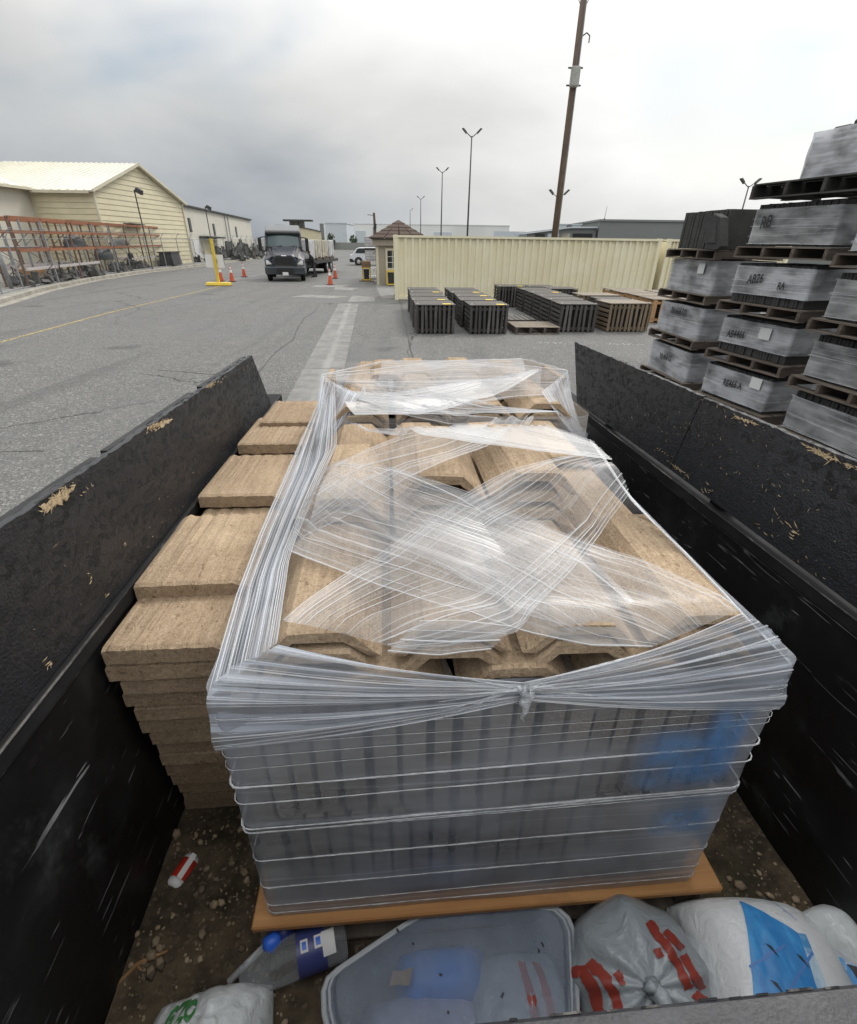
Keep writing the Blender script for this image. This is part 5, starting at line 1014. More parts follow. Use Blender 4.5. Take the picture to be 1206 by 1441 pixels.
def wrapped_load(label, loc, rz, L, film='film_cube', tmat='tile_grey', zlo=.04, zhi=.50, H_=.53, D_=1.05, text=None, paper=None, ph=.15, n=24, seed=0, over=.09, deckmat='pallet_old', bare=False):
    t = thing('wrapped_tile_pallet', label, 'tile pallet', loc, rz, 'wrapped tile pallets stacked on the right')
    # local frame: x away from the aisle, y along the face (far end at +y), origin at the near-left bottom corner of the face, middle of the length
    e = bpy.data.objects.new('pallet', None); COL.objects.link(e); e.parent = t; e.location = (D_ / 2 - .02, 0, 0)
    pallet_parts(e, D_ + 2 * over, L + 2 * over, M['pallet_old_x'], M[deckmat], ph, 5, 4)
    put('roof_tiles', tile_slab_row(L - .04, D_, H_, n, M[tmat], seed), t, (0, 0, ph + .004))['kind'] = 'stuff'
    if not bare:
        q = MB(); loop_film(q, -.012, D_ + .012, -L / 2 - .012, L / 2 + .012, ph + zlo, ph + zhi, .05, 6, .012, seed * 1.7); put('stretch_wrap', q.data('stretch_wrap', M[film], True, False), t)
        r_ = random.Random(seed + 5); q = MB()
        for k in range(4):
            z = ph + r_.uniform(zlo + .02, zhi - .02); dz = r_.uniform(-.05, .05)
            q.tube([(-.02, -L / 2 - .01, z), (-.024, -L * .15, z + dz * .4), (-.022, L * .2, z + dz * .8), (-.02, L / 2 + .01, z + dz)], .0022, 4)
        q.tube([(-.02, -L / 2, ph + zhi), (-.022, 0, ph + zhi - .01), (-.02, L / 2, ph + zhi)], .003, 4); q.tube([(-.02, -L / 2, ph + zlo), (-.022, 0, ph + zlo + .012), (-.02, L / 2, ph + zlo)], .003, 4)
        q.build('wrap_strand', M['strand'], t)
    if text:
        for s, yy, zz, size in text: text_part('marker_writing', s, size, M['ink'], lambda a, b, yy=yy, zz=zz: (-.04, yy - a * .72, ph + zz + b + .06 * math.sin(a * 9) * .2), t, .004)
    if paper: q = MB(); q.box((-.036, paper[0], ph + paper[1]), (.004, .2, .16)); q.build('paper_label', M['paper'], t)
    return t
def col_frame(far, near):
    f, n = Vector(far), Vector(near); d = f - n; return (f + n) / 2, math.atan2(d.y, d.x) - math.pi / 2, d.length
zt = [0.003, .745, 1.49, 2.245]
cA, rA, LA = col_frame((4.65, 10.63), (4.77, 9.15)); cB, rB, LB = col_frame((4.74, 8.51), (5.06, 7.22)); cC, rC, LC = col_frame((5.0, 6.68), (5.18, 5.45))
for k, (lab, kw) in enumerate((('bottom wrapped tile pallet of the farthest stack, written on in marker', dict(text=[('RB 466 CI', .05, .30, .15)])),
        ('second pallet up in the farthest stack, marked along its top edge', dict(text=[('BB 4666 DT', .0, .40, .15)], film='film_cube')),
        ('third pallet up in the farthest stack, with a small paper label', dict(paper=(-.35, .40)))
        )):
    wrapped_load(lab, (cA.x + .03 * (k - 1), cA.y + .03 * k, zt[k]), rA, LA, seed=k + 1, zlo=.0, zhi=.53, **kw)
for k, (lab, kw) in enumerate((('bottom wrapped tile pallet of the middle stack, with paper label and marker writing', dict(text=[('RE466 A', .0, .30, .15)], paper=(-.42, .42), zlo=.05)),
        ('second pallet up in the middle stack, paper label at its centre', dict(text=[('AB4466', .3, .28, .15)], paper=(-.22, .37), zlo=.13)),
        ('third pallet up in the middle stack, tile ends showing below the wrap', dict(text=[('AB26', .22, .33, .17), ('RA', -.25, .27, .13)], zlo=.12)),
        ('fourth pallet up in the middle stack, marked with two large letters', dict(text=[('RB', .40, .30, .22)], film='film_cube_dark', zlo=.03, zhi=.47))
        )):
    wrapped_load(lab, (cB.x + .04 * (k % 2) - .02, cB.y - .03 * k, zt[k]), rB + .01 * (k - 1), LB, seed=k + 11, n=26, **kw)
for k, lab in enumerate(('bottom wrapped tile pallet of the nearest stack, partly behind the black board', 'second pallet up in the nearest stack, at the right edge', 'third pallet up in the nearest stack, at the right edge', 'top pale wrapped pallet of the nearest stack, at the right edge')):
    wrapped_load(lab, (cC.x + .03 * (k % 2), cC.y, zt[k] - .02 * k), rC + .02 * (k % 2), LC, film='film_cube_dark' if k < 3 else 'film_cube', seed=k + 31, n=22, zlo=.03, zhi=.46)
# unwrapped dark block on the farthest stack, a loose dark piece leaning on it
e = thing('bare_tile_pallet', 'unwrapped dark tiles on the top pallet of the farthest stack', 'tile pallet', (cA.x, cA.y + .05, zt[3] - .06), rA, 'wrapped tile pallets stacked on the right'); pe = bpy.data.objects.new('pallet', None); COL.objects.link(pe); pe.parent = e; pe.location = (.5, 0, 0); pallet_parts(pe, 1.2, LA + .15, M['pallet_old_x'], M['pallet_old'], .15, 5, 4)
put('roof_tiles', tile_slab_row(LA - .1, .95, .58, 16, M['tile_grey'], 77), e, (0.03, 0, .155))['kind'] = 'stuff'
e = thing('leaning_tile', 'dark angular ridge tile leaning against the unwrapped dark tiles', 'tile', (cA.x + .0, cA.y - .62, zt[3] + .09), rA); q = MB(); q.prism([(0, 0, 0), (.0, .22, .42), (.0, .06, .52), (0, -.16, .46), (0, -.36, .05), (0, -.3, 0)], (-.14, 0, 0)); bevel(q.build('tile_body', M['tile_grey'], e), .01); q = MB(); q.prism([(-.142, .1, .1), (-.142, .16, .36), (-.142, .04, .44), (-.142, -.1, .4), (-.142, -.22, .1)], (-.012, 0, 0)); q.build('tile_face', M['tile_grey'], e)
# topmost wrapped bundle on an over-long dark pallet
e = thing('wrapped_tile_pallet', 'topmost wrapped bundle on a dark long pallet with one orange end board', 'tile pallet', (cB.x + .06, cB.y - .18, 2.99), rB, 'wrapped tile pallets stacked on the right'); pe = bpy.data.objects.new('pallet', None); COL.objects.link(pe); pe.parent = e; pe.location = (.5, -.0, 0); pallet_parts(pe, 1.25, 1.75, M['crate_side'], M['crate_side'], .19, 5, 4)
q = MB(); q.box((.45, -.9, .1), (1.1, .03, .16)); q.build('end_board', M['pallet_orange'], e)
for j, (yy, hh) in enumerate(((.36, .5), (.12, .56), (-.14, .6), (-.42, .6), (-.7, .58))):
    q = MB(); q.box((.62, yy - .05, .2 + hh / 2), (.84, .25, hh), None, (.93, .95)); bevel(q.build('tile_bundle', M['tile_grey'], e), .02, 1)
q = MB(); loop_film(q, .19, 1.06, -.9, .46, .2, .74, .08, 6, .03, 9); put('stretch_wrap', q.data('stretch_wrap', M['film_cube'], True, False), e)
# ------------------------------------------------------------------ dump trailer (its own frame: x across, y along, z up from its floor)
XL, XR, RAIL, BT, Y0, Y1 = -.74, 1.19, .925, 1.275, -.35, 3.32
def troot(name, label, cat, loc=(0, 0, 0), rz=0.0, group=None): return thing(name, label, cat, loc, rz, group, MT)
tl = troot('dump_trailer', 'black steel dump trailer with strand board sides carrying roof tiles', 'trailer')
q = MB(); q.b2((XL - .05, .16, -.08), (XR + .05, Y1, -.012)); q.build('bed_floor', M['steel'], tl)
def side_wall(s):
    x0, o = (XL, -1) if s < 0 else (XR, 1); q = MB(); q.b2((x0, .14, -.08), (x0 + o * .035, Y1, RAIL - .03)); w = q.build('side_wall', M['steel'], tl)
    q = MB()
    for k in range(6): q.b2((x0 + o * .036, .2 + k * .6, -.08), (x0 + o * .09, .27 + k * .6, RAIL - .1))
    q.build('stake', M['steel'], w)
    q = MB(); q.b2((x0 - o * .012, .14, RAIL - .045), (x0 + o * .085, Y1 + .03, RAIL)); bevel(q.build('top_rail', M['rail_black'], tl), .006, 2)
    q = MB(); q.tube([(x0 - o * .012, .12, RAIL - .002), (x0 - o * .012, Y1, RAIL - .002)], .0028, 6); q.build('rail_edge', M['rail_edge'], tl)
    q = MB(); q.tube([(x0 - o * .004, .12, RAIL - .05), (x0 - o * .004, Y1, RAIL - .05)], .0016, 6); q.build('rail_edge', M['rail_edge'], tl)
side_wall(-1); side_wall(1)
q = MB(); q.b2((XL, Y1 - .04, -.08), (XR, Y1, .62)); q.build('front_wall', M['steel'], tl)
q = MB(); q.b2((XL - .03, .13, .0), (XR + .03, .215, .865)); gt = q.build('tailgate', M['steel'], tl)
q = MB(); q.b2((XL - .05, .105, .866), (XR + .05, .235, .92)); bevel(q.build('tailgate_rail', M['tail_rail'], gt), .012, 3)
r_ = random.Random(8); q = MB(); x = XL
while x < XR:
    w = r_.uniform(.008, .05); q.box((x + w / 2, .2325 + r_.uniform(-.001, .001), .9175), (w * .8, .0016, .0018), Matrix.Rotation(.78, 3, 'X')); x += w + r_.uniform(.0, .05)
q.build('bare_metal_edge', M['rail_edge'], gt)['kind'] = 'stuff'
# strand boards on top of the rails
def board(poly, x, o, name='strand_board', th=.018, lab=None):
    """poly in (y, z); jagged upper edge"""
    rnd = random.Random(int(poly[0][0] * 100) + 5 + o); P = []
    for i, a in enumerate(poly):
        b = poly[(i + 1) % len(poly)]; L = math.hypot(b[0] - a[0], b[1] - a[1]); n = max(1, int(L / .018)) if (a[1] > RAIL + .02 and b[1] > RAIL + .02) or abs(a[1] - b[1]) > .2 else 1
        for k in range(n): j = rnd.uniform(-.003, .002) if n > 1 and k else 0; P.append((lerp(a[0], b[0], k / n) + (j if abs(a[1] - b[1]) > .2 else 0), lerp(a[1], b[1], k / n) + (j if abs(a[1] - b[1]) <= .2 else 0)))
    q = MB(); q.prism([(x, a, b) for a, b in P], (o * th, 0, 0)); b = q.build(name, M['osb'], tl)
    if lab: b['label'] = lab
    return b
bl = board([(-.35, RAIL + .004), (3.07, RAIL + .004), (2.8, BT - .008), (-.35, BT)], XL - .001, -1)
br1 = board([(1.86, RAIL + .02), (3.01, RAIL + .012), (3.2, BT + .006), (1.77, BT + .008)], XR + .001, 1); br2 = board([(-.35, RAIL + .012), (1.857, RAIL + .02), (1.767, BT + .004), (-.35, BT + .012)], XR + .002, 1)
q = MB()
for a, b in ((-.3, .5), (.62, 1.25), (1.3, 1.95), (2.05, 2.75)): q = MB(); q.b2((XL - .04, a, RAIL + .05), (XL - .0205, b, BT - .006)); q.build('backing_board', M['steel'], tl)
for yy in (.99, 1.72, 2.64): q = MB(); q.b2((XL - .06, yy, RAIL - .2), (XL - .041, yy + .09, BT - .03)); q.build('board_bracket', M['steel'], tl)
for yy in (.6, 1.5, 2.5): q = MB(); q.b2((XR + .022, yy, RAIL - .2), (XR + .07, yy + .09, BT - .03)); q.build('board_bracket', M['steel'], tl)
# bare torn wood: flakes are slivers with thickness
def sliver(q, c, d, n_, L, w, th=.0015):
    d = d.normalized(); s = n_.cross(d).normalized(); a, b = c - d * L / 2, c + d * L / 2; k = len(q.v); o = n_ * th
    for p in (a + o * .3, c + s * w / 2 + o, b + o * .3, c - s * w / 2 + o, c - n_ * th * .3): q.v.append(tuple(p))
    q.face([k, k + 1, k + 2, k + 3]); q.face([k, k + 4, k + 1]); q.face([k + 1, k + 4, k + 2]); q.face([k + 2, k + 4, k + 3]); q.face([k + 3, k + 4, k])
def flakes(x, nx, spots, name='wood_flakes'):
    rnd = random.Random(int(x * 100)); q = MB(); nv = Vector((nx, 0, 0))
    for (y, z, sy, sz, n, L0) in spots:
        for k in range(int(n * .8)):
            L = L0 * .7
            c = Vector((x + nx * .0015, y + rnd.gauss(0, sy), z + rnd.gauss(0, sz))); 
            if c.z > BT - .002 or c.z < RAIL + .03: c.z = min(max(c.z, RAIL + .03), BT - .004)
            a = rnd.uniform(0, 3.14) if sz > .012 else rnd.gauss(0, .5); sliver(q, c, Vector((0, math.cos(a), math.sin(a))), nv, L * rnd.uniform(.3, 1.5), L * rnd.uniform(.06, .2))
    o = q.build(name, M['raw_wood'], tl); o['kind'] = 'stuff'; return o
def on_x(px, py, x): p = tr(px, py, x=x); return p.y, p.z
rs = []
for (px, py, sy, sz, n, L) in ((1150, 632, .03, .008, 30, .035), (1180, 648, .04, .008, 26, .04), (1040, 588, .03, .006, 14, .03), (1060, 596, .03, .006, 12, .03), (1000, 560, .05, .006, 6, .025), (1117, 747, .012, .012, 16, .035), (1095, 720, .02, .03, 7, .03), (955, 660, .04, .004, 20, .03), (930, 635, .05, .006, 10, .025), (940, 605, .04, .03, 12, .02), (1000, 690, .04, .02, 9, .03), (1050, 640, .12, .05, 16, .018), (1130, 700, .15, .07, 26, .018), (905, 580, .1, .04, 14, .02), (1075, 745, .03, .01, 5, .03), (1150, 800, .08, .02, 8, .02), (985, 600, .08, .04, 8, .02), (880, 560, .1, .05, 10, .02), (1170, 560, .02, .02, 1, .02), (1010, 620, .2, .08, 26, .012)):
    y, z = on_x(px, py, XR); rs.append((y, z, sy, sz, n, L))
flakes(XR, -1, rs)
ls = []
for (px, py, sy, sz, n, L) in ((78, 702, .012, .006, 46, .035), (92, 692, .018, .006, 34, .03), (65, 715, .01, .005, 24, .03), (225, 597, .025, .005, 40, .035), (212, 602, .015, .005, 20, .03), (296, 541, .02, .005, 14, .03), (312, 535, .05, .004, 12, .025), (125, 685, .02, .006, 9, .02), (125, 815, .01, .01, 5, .02), (150, 838, .01, .01, 3, .02), (68, 938, .006, .008, 9, .022), (297, 613, .02, .02, 3, .015), (175, 765, .005, .005, 4, .02), (230, 740, .06, .03, 8, .012), (260, 700, .2, .07, 16, .01), (120, 800, .1, .06, 12, .01), (345, 518, .1, .003, 10, .02)):
    y, z = on_x(px, py, XL); ls.append((y, z, sy, sz, n, L))
flakes(XL, 1, ls)
def torn(x, nx, px0, py0, px1, py1, h0, seed):
    r_ = random.Random(seed); (ya, za), (yb, zb) = on_x(px0, py0, x), on_x(px1, py1, x); n = 22; top, bot = [], []
    for k in range(n + 1):
        f = k / n; y = lerp(ya, yb, f); z = min(lerp(za, zb, f) + .004, BT - .006); hh = h0 * math.sin(math.pi * min(.97, max(.03, f))) ** .6 * r_.uniform(.35, 1.25); top.append((y, z + r_.uniform(-.002, .003))); bot.append((y + r_.uniform(-.006, .006), z - hh))
    q = MB()
    for k in range(n): a = [top[k], top[k + 1], bot[k + 1], bot[k]]; q.prism([(x + nx * (.0006 + .0008 * (k % 3)), p[0], p[1]) for p in a], (nx * .001, 0, 0))
    o = q.build('torn_wood', M['raw_wood'], tl); o['kind'] = 'stuff'
torn(XL, 1, 55, 716, 102, 688, .022, 1); torn(XL, 1, 207, 602, 242, 591, .014, 2); torn(XL, 1, 290, 545, 300, 539, .012, 3); torn(XR, -1, 1140, 634, 1180, 649, .007, 4); torn(XR, -1, 1035, 587, 1066, 598, .008, 5)
# running gear (seen only from the side)
q = MB()
for x in (XL + .35, XR - .35): q.b2((x - .04, .2, -.24), (x + .04, 4.6, -.09))
q.b2((XL + .3, 4.3, -.24), (XR - .3, 4.4, -.1)); q.build('chassis', M['steel'], tl)
ty, ri = wheel_data(.34, .2)
for x in (XL - .18, XR + .18):
    for yy in (1.3, 2.1): w = put('wheel', ty, tl, (x, yy, -.33)); put('rim', ri, w)
    q = MB(); q.b2((x - .12, .85, .03), (x + .12, 2.55, .06)); q.build('fender', M['steel'], tl)

# ------------------------------------------------------------------ dirt and gravel on its floor
def floor_z(x, y): 
    n = mnoise.noise(Vector((x * 3, y * 3, 1))) * .02 + mnoise.noise(Vector((x * 9, y * 9, 4))) * .008
    return .012 + n * .8 + .05 * sstep(XL + .25, XL, x) + .06 * sstep(XR - .25, XR, x) + .06 * sstep(.45, .2, y) * sstep(XL + .4, XL, x)
q = MB(); q.grid(lambda u, v: Vector((lerp(XL + .002, XR - .002, u), lerp(.22, 2.9, v), floor_z(lerp(XL, XR, u), lerp(.22, 2.9, v)))), 70, 90)
o = put('dirt', q.data('dirt', M['dirt'], True), None, frame=MT); o['kind'] = 'stuff'
rnd = random.Random(3); q = MB()
def pebble(q, c, r):
    st = len(q.v); sx, sy, sz = r * rnd.uniform(.8, 1.4), r * rnd.uniform(.7, 1.1), r * rnd.uniform(.4, .8); a = rnd.uniform(0, 6.28); e = Euler((rnd.uniform(-.3, .3), rnd.uniform(-.3, .3), a)).to_matrix()
    for z, w, n in ((-.7, .6, 5), (0, 1, 5), (.65, .65, 5)):
        for k in range(n): t_ = 6.2832 * (k + .3 * z) / n; p = e @ Vector((math.cos(t_) * w * sx * rnd.uniform(.85, 1.1), math.sin(t_) * w * sy, z * sz)); q.v.append(tuple(c + p))
    for j in (0, 1):
        for k in range(5): q.face([st + j * 5 + k, st + j * 5 + (k + 1) % 5, st + j * 5 + 5 + (k + 1) % 5, st + j * 5 + 5 + k])
    q.face([st + 10 + k for k in range(5)])
for k in range(2400):
    side = rnd.random()
    x = lerp(XL + .01, -.3, rnd.random() ** .9) if side < .55 else (lerp(.8, XR - .01, rnd.random()) if side < .85 else rnd.uniform(XL, XR)); y = rnd.uniform(.24, 1.75 if side < .85 else .8)
    if mnoise.noise(Vector((x * 5, y * 5, 9))) < -.25: continue
    r = min(.017, .0028 * (1 / max(.03, rnd.random())) ** .5); pebble(q, Vector((x, y, floor_z(x, y) + r * .25)), r)
o = put('gravel', q.data('gravel', M['pebble'], True), None, frame=MT); o['kind'] = 'stuff'

# ------------------------------------------------------------------ roof tiles
def flat_tile_data(name, W_=.315, L=.42, T=.026, lip=.024, mat='tile'):
    """flat interlocking tile: x width, y length (nose at y = 0), ribbed along y, nose lip hanging down"""
    n = 21; top = []; 
    for i in range(n):
        f = i / (n - 1); z = T + .0011 * math.sin(f * 31) + .0009 * math.sin(f * 77 + 1)
        if f > .88: z -= .010
        if f < .03: z -= .004
        top.append((f * W_, z))
    q = MB()
    for y, dz, dn in ((0, -.006, -lip), (.012, 0, -lip), (.04, 0, 0), (L - .012, 0, 0), (L, -.004, 0)):
        for x, z in top: q.v.append((x, y + (.003 * math.sin(x * 120) if y > L - .02 else 0), z + dz + (.003 * math.sin(x * 120) if y > L - .02 else 0)))
        for x, z in top[::-1]: q.v.append((x, y, dn + (.006 if 0.05 < (x / W_ * 5) % 1 < .5 and dn == 0 else .0015 * math.sin(x * 60))))
    k = 2 * n
    for j in range(4):
        for i in range(k): q.face([j * k + i, j * k + (i + 1) % k, (j + 1) * k + (i + 1) % k, (j + 1) * k + i])
    for b in (0, 4 * k):
        for i in range(n - 1): q.face([b + i, b + i + 1, b + k - 2 - i, b + k - 1 - i])
    return q.data(name, M[mat])
ft = flat_tile_data('roof_tile')
rnd = random.Random(21)
def ordn(k, n): return 'top' if k == n - 1 else 'bottom' if k == 0 else {1: 'second', 2: 'third', 3: 'fourth', 4: 'fifth', 5: 'sixth', 6: 'seventh', 7: 'eighth', 8: 'ninth', 9: 'tenth', 10: 'eleventh', 11: 'twelfth', 12: 'thirteenth', 13: 'fourteenth', 14: 'fifteenth', 15: 'sixteenth'}[n - 1 - k]
def loose_tile(label, x, y, z, rz=0.0, rx=0.0):
    o = put('roof_tile', ft, None, (x, y, z), (rx, 0, rz), frame=MT); tag(o, label, 'roof tile', 'loose tan roof tiles stacked along the left trailer wall'); return o
def tile_stack(x, yt, yb, n, pitch, zt_, where):
    for k in range(n):
        f = k / (n - 1); loose_tile(('%s tile of %s' % (ordn(k, n), where)) if k in (0, n - 1) else '%s tile from the top in %s' % (ordn(k, n), where), x + rnd.uniform(-.006, .014) + (.008 if k % 2 else 0), lerp(yb, yt, f) + rnd.uniform(-.004, .004), zt_ - .027 - (n - 1 - k) * pitch, rnd.uniform(-.012, .012))
tile_stack(-.727, .955, 1.07, 14, .0595, .882, 'the front loose stack by the left wall'); 
tile_stack(-.722, 1.375, 1.40, 14, .0605, .894, 'the second loose stack by the left wall'); tile_stack(-.718, 1.80, 1.82, 15, .0605, .918, 'the third loose stack by the left wall'); tile_stack(-.716, 2.2, 2.23, 16, .0605, .975, 'the farthest loose stack by the left wall')
loose_tile('tan tile bridging the front and second loose stacks, its nose over the front one', -.722, 1.16, .9, .01, .003); loose_tile('tan tile bridging the second and third loose stacks, its nose above a gap', -.718, 1.685, .926, -.008, .006)
loose_tile('last tan tile at the far end, set behind the farthest stack', -.665, 2.46, .972, -.01, .0)

def ridge_tile_data(name='ridge_tile', W_=.243, L=.425, mat='tile', flat=.112, hgt=.068, T=.022):
    out = [(-W_ / 2, 0), (-flat / 2, hgt), (flat / 2, hgt), (W_ / 2, 0)]; inn = [(W_ / 2 - .026, 0), (flat / 2 - .008, hgt - T), (-flat / 2 + .008, hgt - T), (-W_ / 2 + .026, 0)]
    P = []
    for a, b in zip(out, out[1:]):
        for k in range(3): P.append((lerp(a[0], b[0], k / 3), lerp(a[1], b[1], k / 3) + (.0015 if k else 0)))
    P.append(out[-1]); n1 = len(P); P += inn; q = MB(); k = len(P)
    r_ = random.Random(6)
    for y in (0, .01, L * .5, L - .01, L):
        for x, z in P: e = .004 if y in (0, L) else 0; q.v.append((x * (1 - e * 2) + r_.uniform(-.001, .001), y + (r_.uniform(-.004, .004) if e else 0), z - (e if z > .01 else 0)))
    for j in range(4):
        for i in range(k): q.face([j * k + i, j * k + (i + 1) % k, (j + 1) * k + (i + 1) % k, (j + 1) * k + i])
    for b in (0, 4 * k):
        q.face([b + 0, b + 1, b + 2, b + 3, b + n1 + 2, b + n1 + 3]); q.face([b + 3, b + 4, b + 5, b + 6, b + n1 + 1, b + n1 + 2]); q.face([b + 6, b + 7, b + 8, b + 9, b + n1, b + n1 + 1])
    return q.data(name, M[mat], False)
rd = ridge_tile_data()
def edge_tile_data(T, D_, H_, seed):
    r_ = random.Random(seed); q = MB(); n = 6
    # a tile on its end: thickness along x, width along y, length along z; slightly wavy faces
    for j in range(n + 1):
        y = D_ * j / n; w = .006 * math.sin(j * 2.1 + seed); q.v += [(w, y, 0), (w + T, y, 0), (w + T, y, H_), (w, y, H_)]
    for j in range(n):
        a = 4 * j
        for i in range(4): q.face([a + i, a + (i + 1) % 4, a + 4 + (i + 1) % 4, a + 4 + i])
    q.face([0, 1, 2, 3]); q.face([4 * n, 4 * n + 3, 4 * n + 2, 4 * n + 1]); return q.data('roof_tile', M['tile_brownish'])
etd = [edge_tile_data(T, .325, .378, i) for i, T in enumerate((.038, .046, .05))]

# ------------------------------------------------------------------ film surfaces
def film_patch(A, B, nu=24, sag=0.0, hz=None, lift=.004, wob=.0, seed=0, nv=8, vw=None):
    """sheet between the polylines A and B (3-D points); u runs along them"""
    def along(P, u):
        Ls = [0]
        for a, b in zip(P, P[1:]): Ls.append(Ls[-1] + (b - a).length)
        s = u * Ls[-1]
        for i in range(len(P) - 1):
            if s <= Ls[i + 1] or i == len(P) - 2: return P[i].lerp(P[i + 1], (s - Ls[i]) / max(1e-6, Ls[i + 1] - Ls[i]))
    la = sum((b - a).length for a, b in zip(A, A[1:])); wd = max((along(A, u) - along(B, u)).length for u in (0, .25, .5, .75, 1))
    if vw: wd = vw
    def fn(u, v):
        p = along(A, u).lerp(along(B, u), v)
        if hz: p.z = max(p.z - sag * math.sin(math.pi * u), hz(p.x, p.y) + lift)
        if wob: p.z += wob * mnoise.noise(Vector((p.x * 14, p.y * 14, seed))) 
        return p
    return fn, (lambda u, v: (u * la + seed * 1.37, v * wd + seed * .71))
def add_patch(q, A, B, nu=24, nv=8, **k):
    fn, uvf = film_patch(A, B, nu, nv=nv, **k); q.grid(fn, nu, nv, uvf); return fn
def strands(q, fn, vs, rad=.0013, n=24, u0=0.0, u1=1.0, lift=.003, rnd=random):
    for v in vs:
        a, b = v + rnd.uniform(-.03, .03), v + rnd.uniform(-.03, .03)
        q.tube([fn(lerp(u0, u1, i / n), min(1, max(0, lerp(a, b, i / n)))) + Vector((0, 0, lift)) for i in range(n + 1)], rad * rnd.uniform(.6, 1.5), 4)
def march(px, py, hz, lo=.3, hi=4.5, dflt=None):
    d = tray(px, py); prev = None; t = lo
    while t < hi:
        p = Vector(np.array([0, 0, HC]) + d * t)
        if p.z <= hz(p.x, p.y): return p
        t += .004
    return dflt if dflt is not None else Vector(np.array([0, 0, HC]) + d * hi)

# ------------------------------------------------------------------ wrapped load 1 (near)
LX0, LX1, LY0, LY1, TZ = -.36, .825, .70, 1.96, .165
l1 = troot('wrapped_tile_load', 'near pallet of tan roof tiles wrapped in clear stretch film with a knot in front', 'tile pallet', (0, 0, 0))
def wood_board(nm, lo, hi, mat, parent): q = MB(); q.b2(lo, hi); return bevel(q.build(nm, M[mat], parent), .004)
for i in range(7): y = .668 + i * .183; wood_board('deck_board', (-.402, y, TZ - .024), (.905, y + .15, TZ - .002 - .001 * (i % 2)), 'pallet_new', l1)
for x in (-.36, .2, .8): wood_board('stringer', (x, .69, .045), (x + .06, 1.94, TZ - .025), 'pallet_old', l1)
for y in (.68, 1.25, 1.84): wood_board('base_board', (-.40, y, .026), (.90, y + .11, .044), 'pallet_old', l1)
rnd = random.Random(5)
def stand_tiles(parent, x0, x1, y0, rows, z0s, seed):
    rnd = random.Random(seed)
    for z0 in z0s:
        for row in range(rows):
            x = x0 + .012
            while x < x1 - .05:
                k = rnd.randrange(3); T = (.038, .046, .05)[k]
                if row in (0, rows - 1) or x < x0 + .16 or x > x1 - .2: put('roof_tile', etd[k], parent, (x, y0 + .012 + row * .40 + rnd.uniform(0, .012), z0 + rnd.uniform(0, .006)), (0, rnd.uniform(-.004, .004), rnd.uniform(-.006, .006)))
                x += T + rnd.choice((.010, .012, .014, .016, .024))
stand_tiles(l1, LX0, LX1, LY0, 3, (TZ + .002, .552), 5)
def ridges(parent, cols, y, z, seed, rx=0.0, jy=.008):
    r_ = random.Random(seed)
    for x in cols: put('ridge_tile', rd, parent, (x + r_.uniform(-.004, .004), y + r_.uniform(-jy, jy), z + r_.uniform(-.003, .003)), (rx, r_.uniform(-.02, .02), r_.uniform(-.015, .015)))
c4 = [-.155, .11, .374, .64]
ridges(l1, [-.02, .25, .51], .712, .938, 31, .0); ridges(l1, [-.145, .115, .375, .635], .718, .985, 1, .0); ridges(l1, c4, .728, 1.032, 2, .02)
for k in range(4): ridges(l1, [-.135, .125, .38] + ([.62] if k < 2 else []), 1.135 + .004 * k, .985 + .043 * k, 3 + k)
ridges(l1, [.125, .38], 1.14, 1.18, 9, .0)
for k in range(3): ridges(l1, [-.13, .11, .372, .60], 1.51, .985 + .045 * k, 13 + k)
def hz1(x, y):
    if not (LX0 - .3 < x < LX1 + .3 and LY0 - .1 < y < LY1 + .2): return -1
    top = lerp(1.114, 1.262, sstep(1.0, 1.14, y)) - .105 * sstep(1.46, 1.56, y); dl = x - LX0; dr = LX1 - x
    return top - (.17 + .06 * sstep(1.0, 1.2, y)) * (1 - sstep(.0, lerp(.10, .24, sstep(1.0, 1.15, y)), dl)) - lerp(.15, .19, sstep(1.0, 1.2, y)) * (1 - sstep(-.02, lerp(.10, .26, sstep(1.0, 1.15, y)), dr)) - .07 * (1 - sstep(-.02, .05, y - LY0)) - .25 * (1 - sstep(-.1, .02, LY1 - y)) - max(0, -dl) * .6 - max(0, -dr) * .6
def T1(pts): return [march(px, py, hz1) for px, py in pts]
sk = random.Random(2)
# bands pulled over the top: (upper edge, lower edge, material)
B1 = [([(452, 668), (501, 655), (589, 676), (660, 700), (760, 740), (900, 790), (1040, 862)], [(406, 778), (500, 815), (600, 850), (680, 874), (735, 893), (830, 912), (915, 915)], 'film_band', (0, .04, .1, .5, .8, .95, .99, 1)),
      ([(824, 641), (748, 659), (663, 698), (600, 735), (500, 805), (440, 845), (400, 880)], [(884, 702), (850, 745), (800, 812), (735, 893), (690, 905), (620, 915), (560, 920)], 'film_band', (0, .03, .06, .1, .2, .3, .42, .55, .8, .9, .94, .97, 1)),
      ([(474, 660), (562, 621), (600, 612), (690, 600), (770, 588)], [(430, 762), (534, 709), (602, 665), (700, 629), (805, 600)], 'film_band', (0, .1, .6, .8, .9, .95, 1)),
      ([(560, 606), (640, 603), (700, 603), (770, 606), (835, 630)], [(490, 603), (590, 618), (680, 632), (780, 645), (860, 655)], 'film_band', (0, .4, .9, .96, 1)),
      ([(590, 888), (650, 885), (720, 897)], [(545, 930), (620, 935), (690, 925)], 'film_band', (0, .3, .6, 1)),
      ([(560, 670), (640, 700), (740, 745), (830, 800), (890, 860)], [(450, 700), (540, 760), (640, 820), (720, 870), (800, 905)], 'film_clear', (.1, .4, .6, .85))]
wr = random.Random(9); sq = MB()
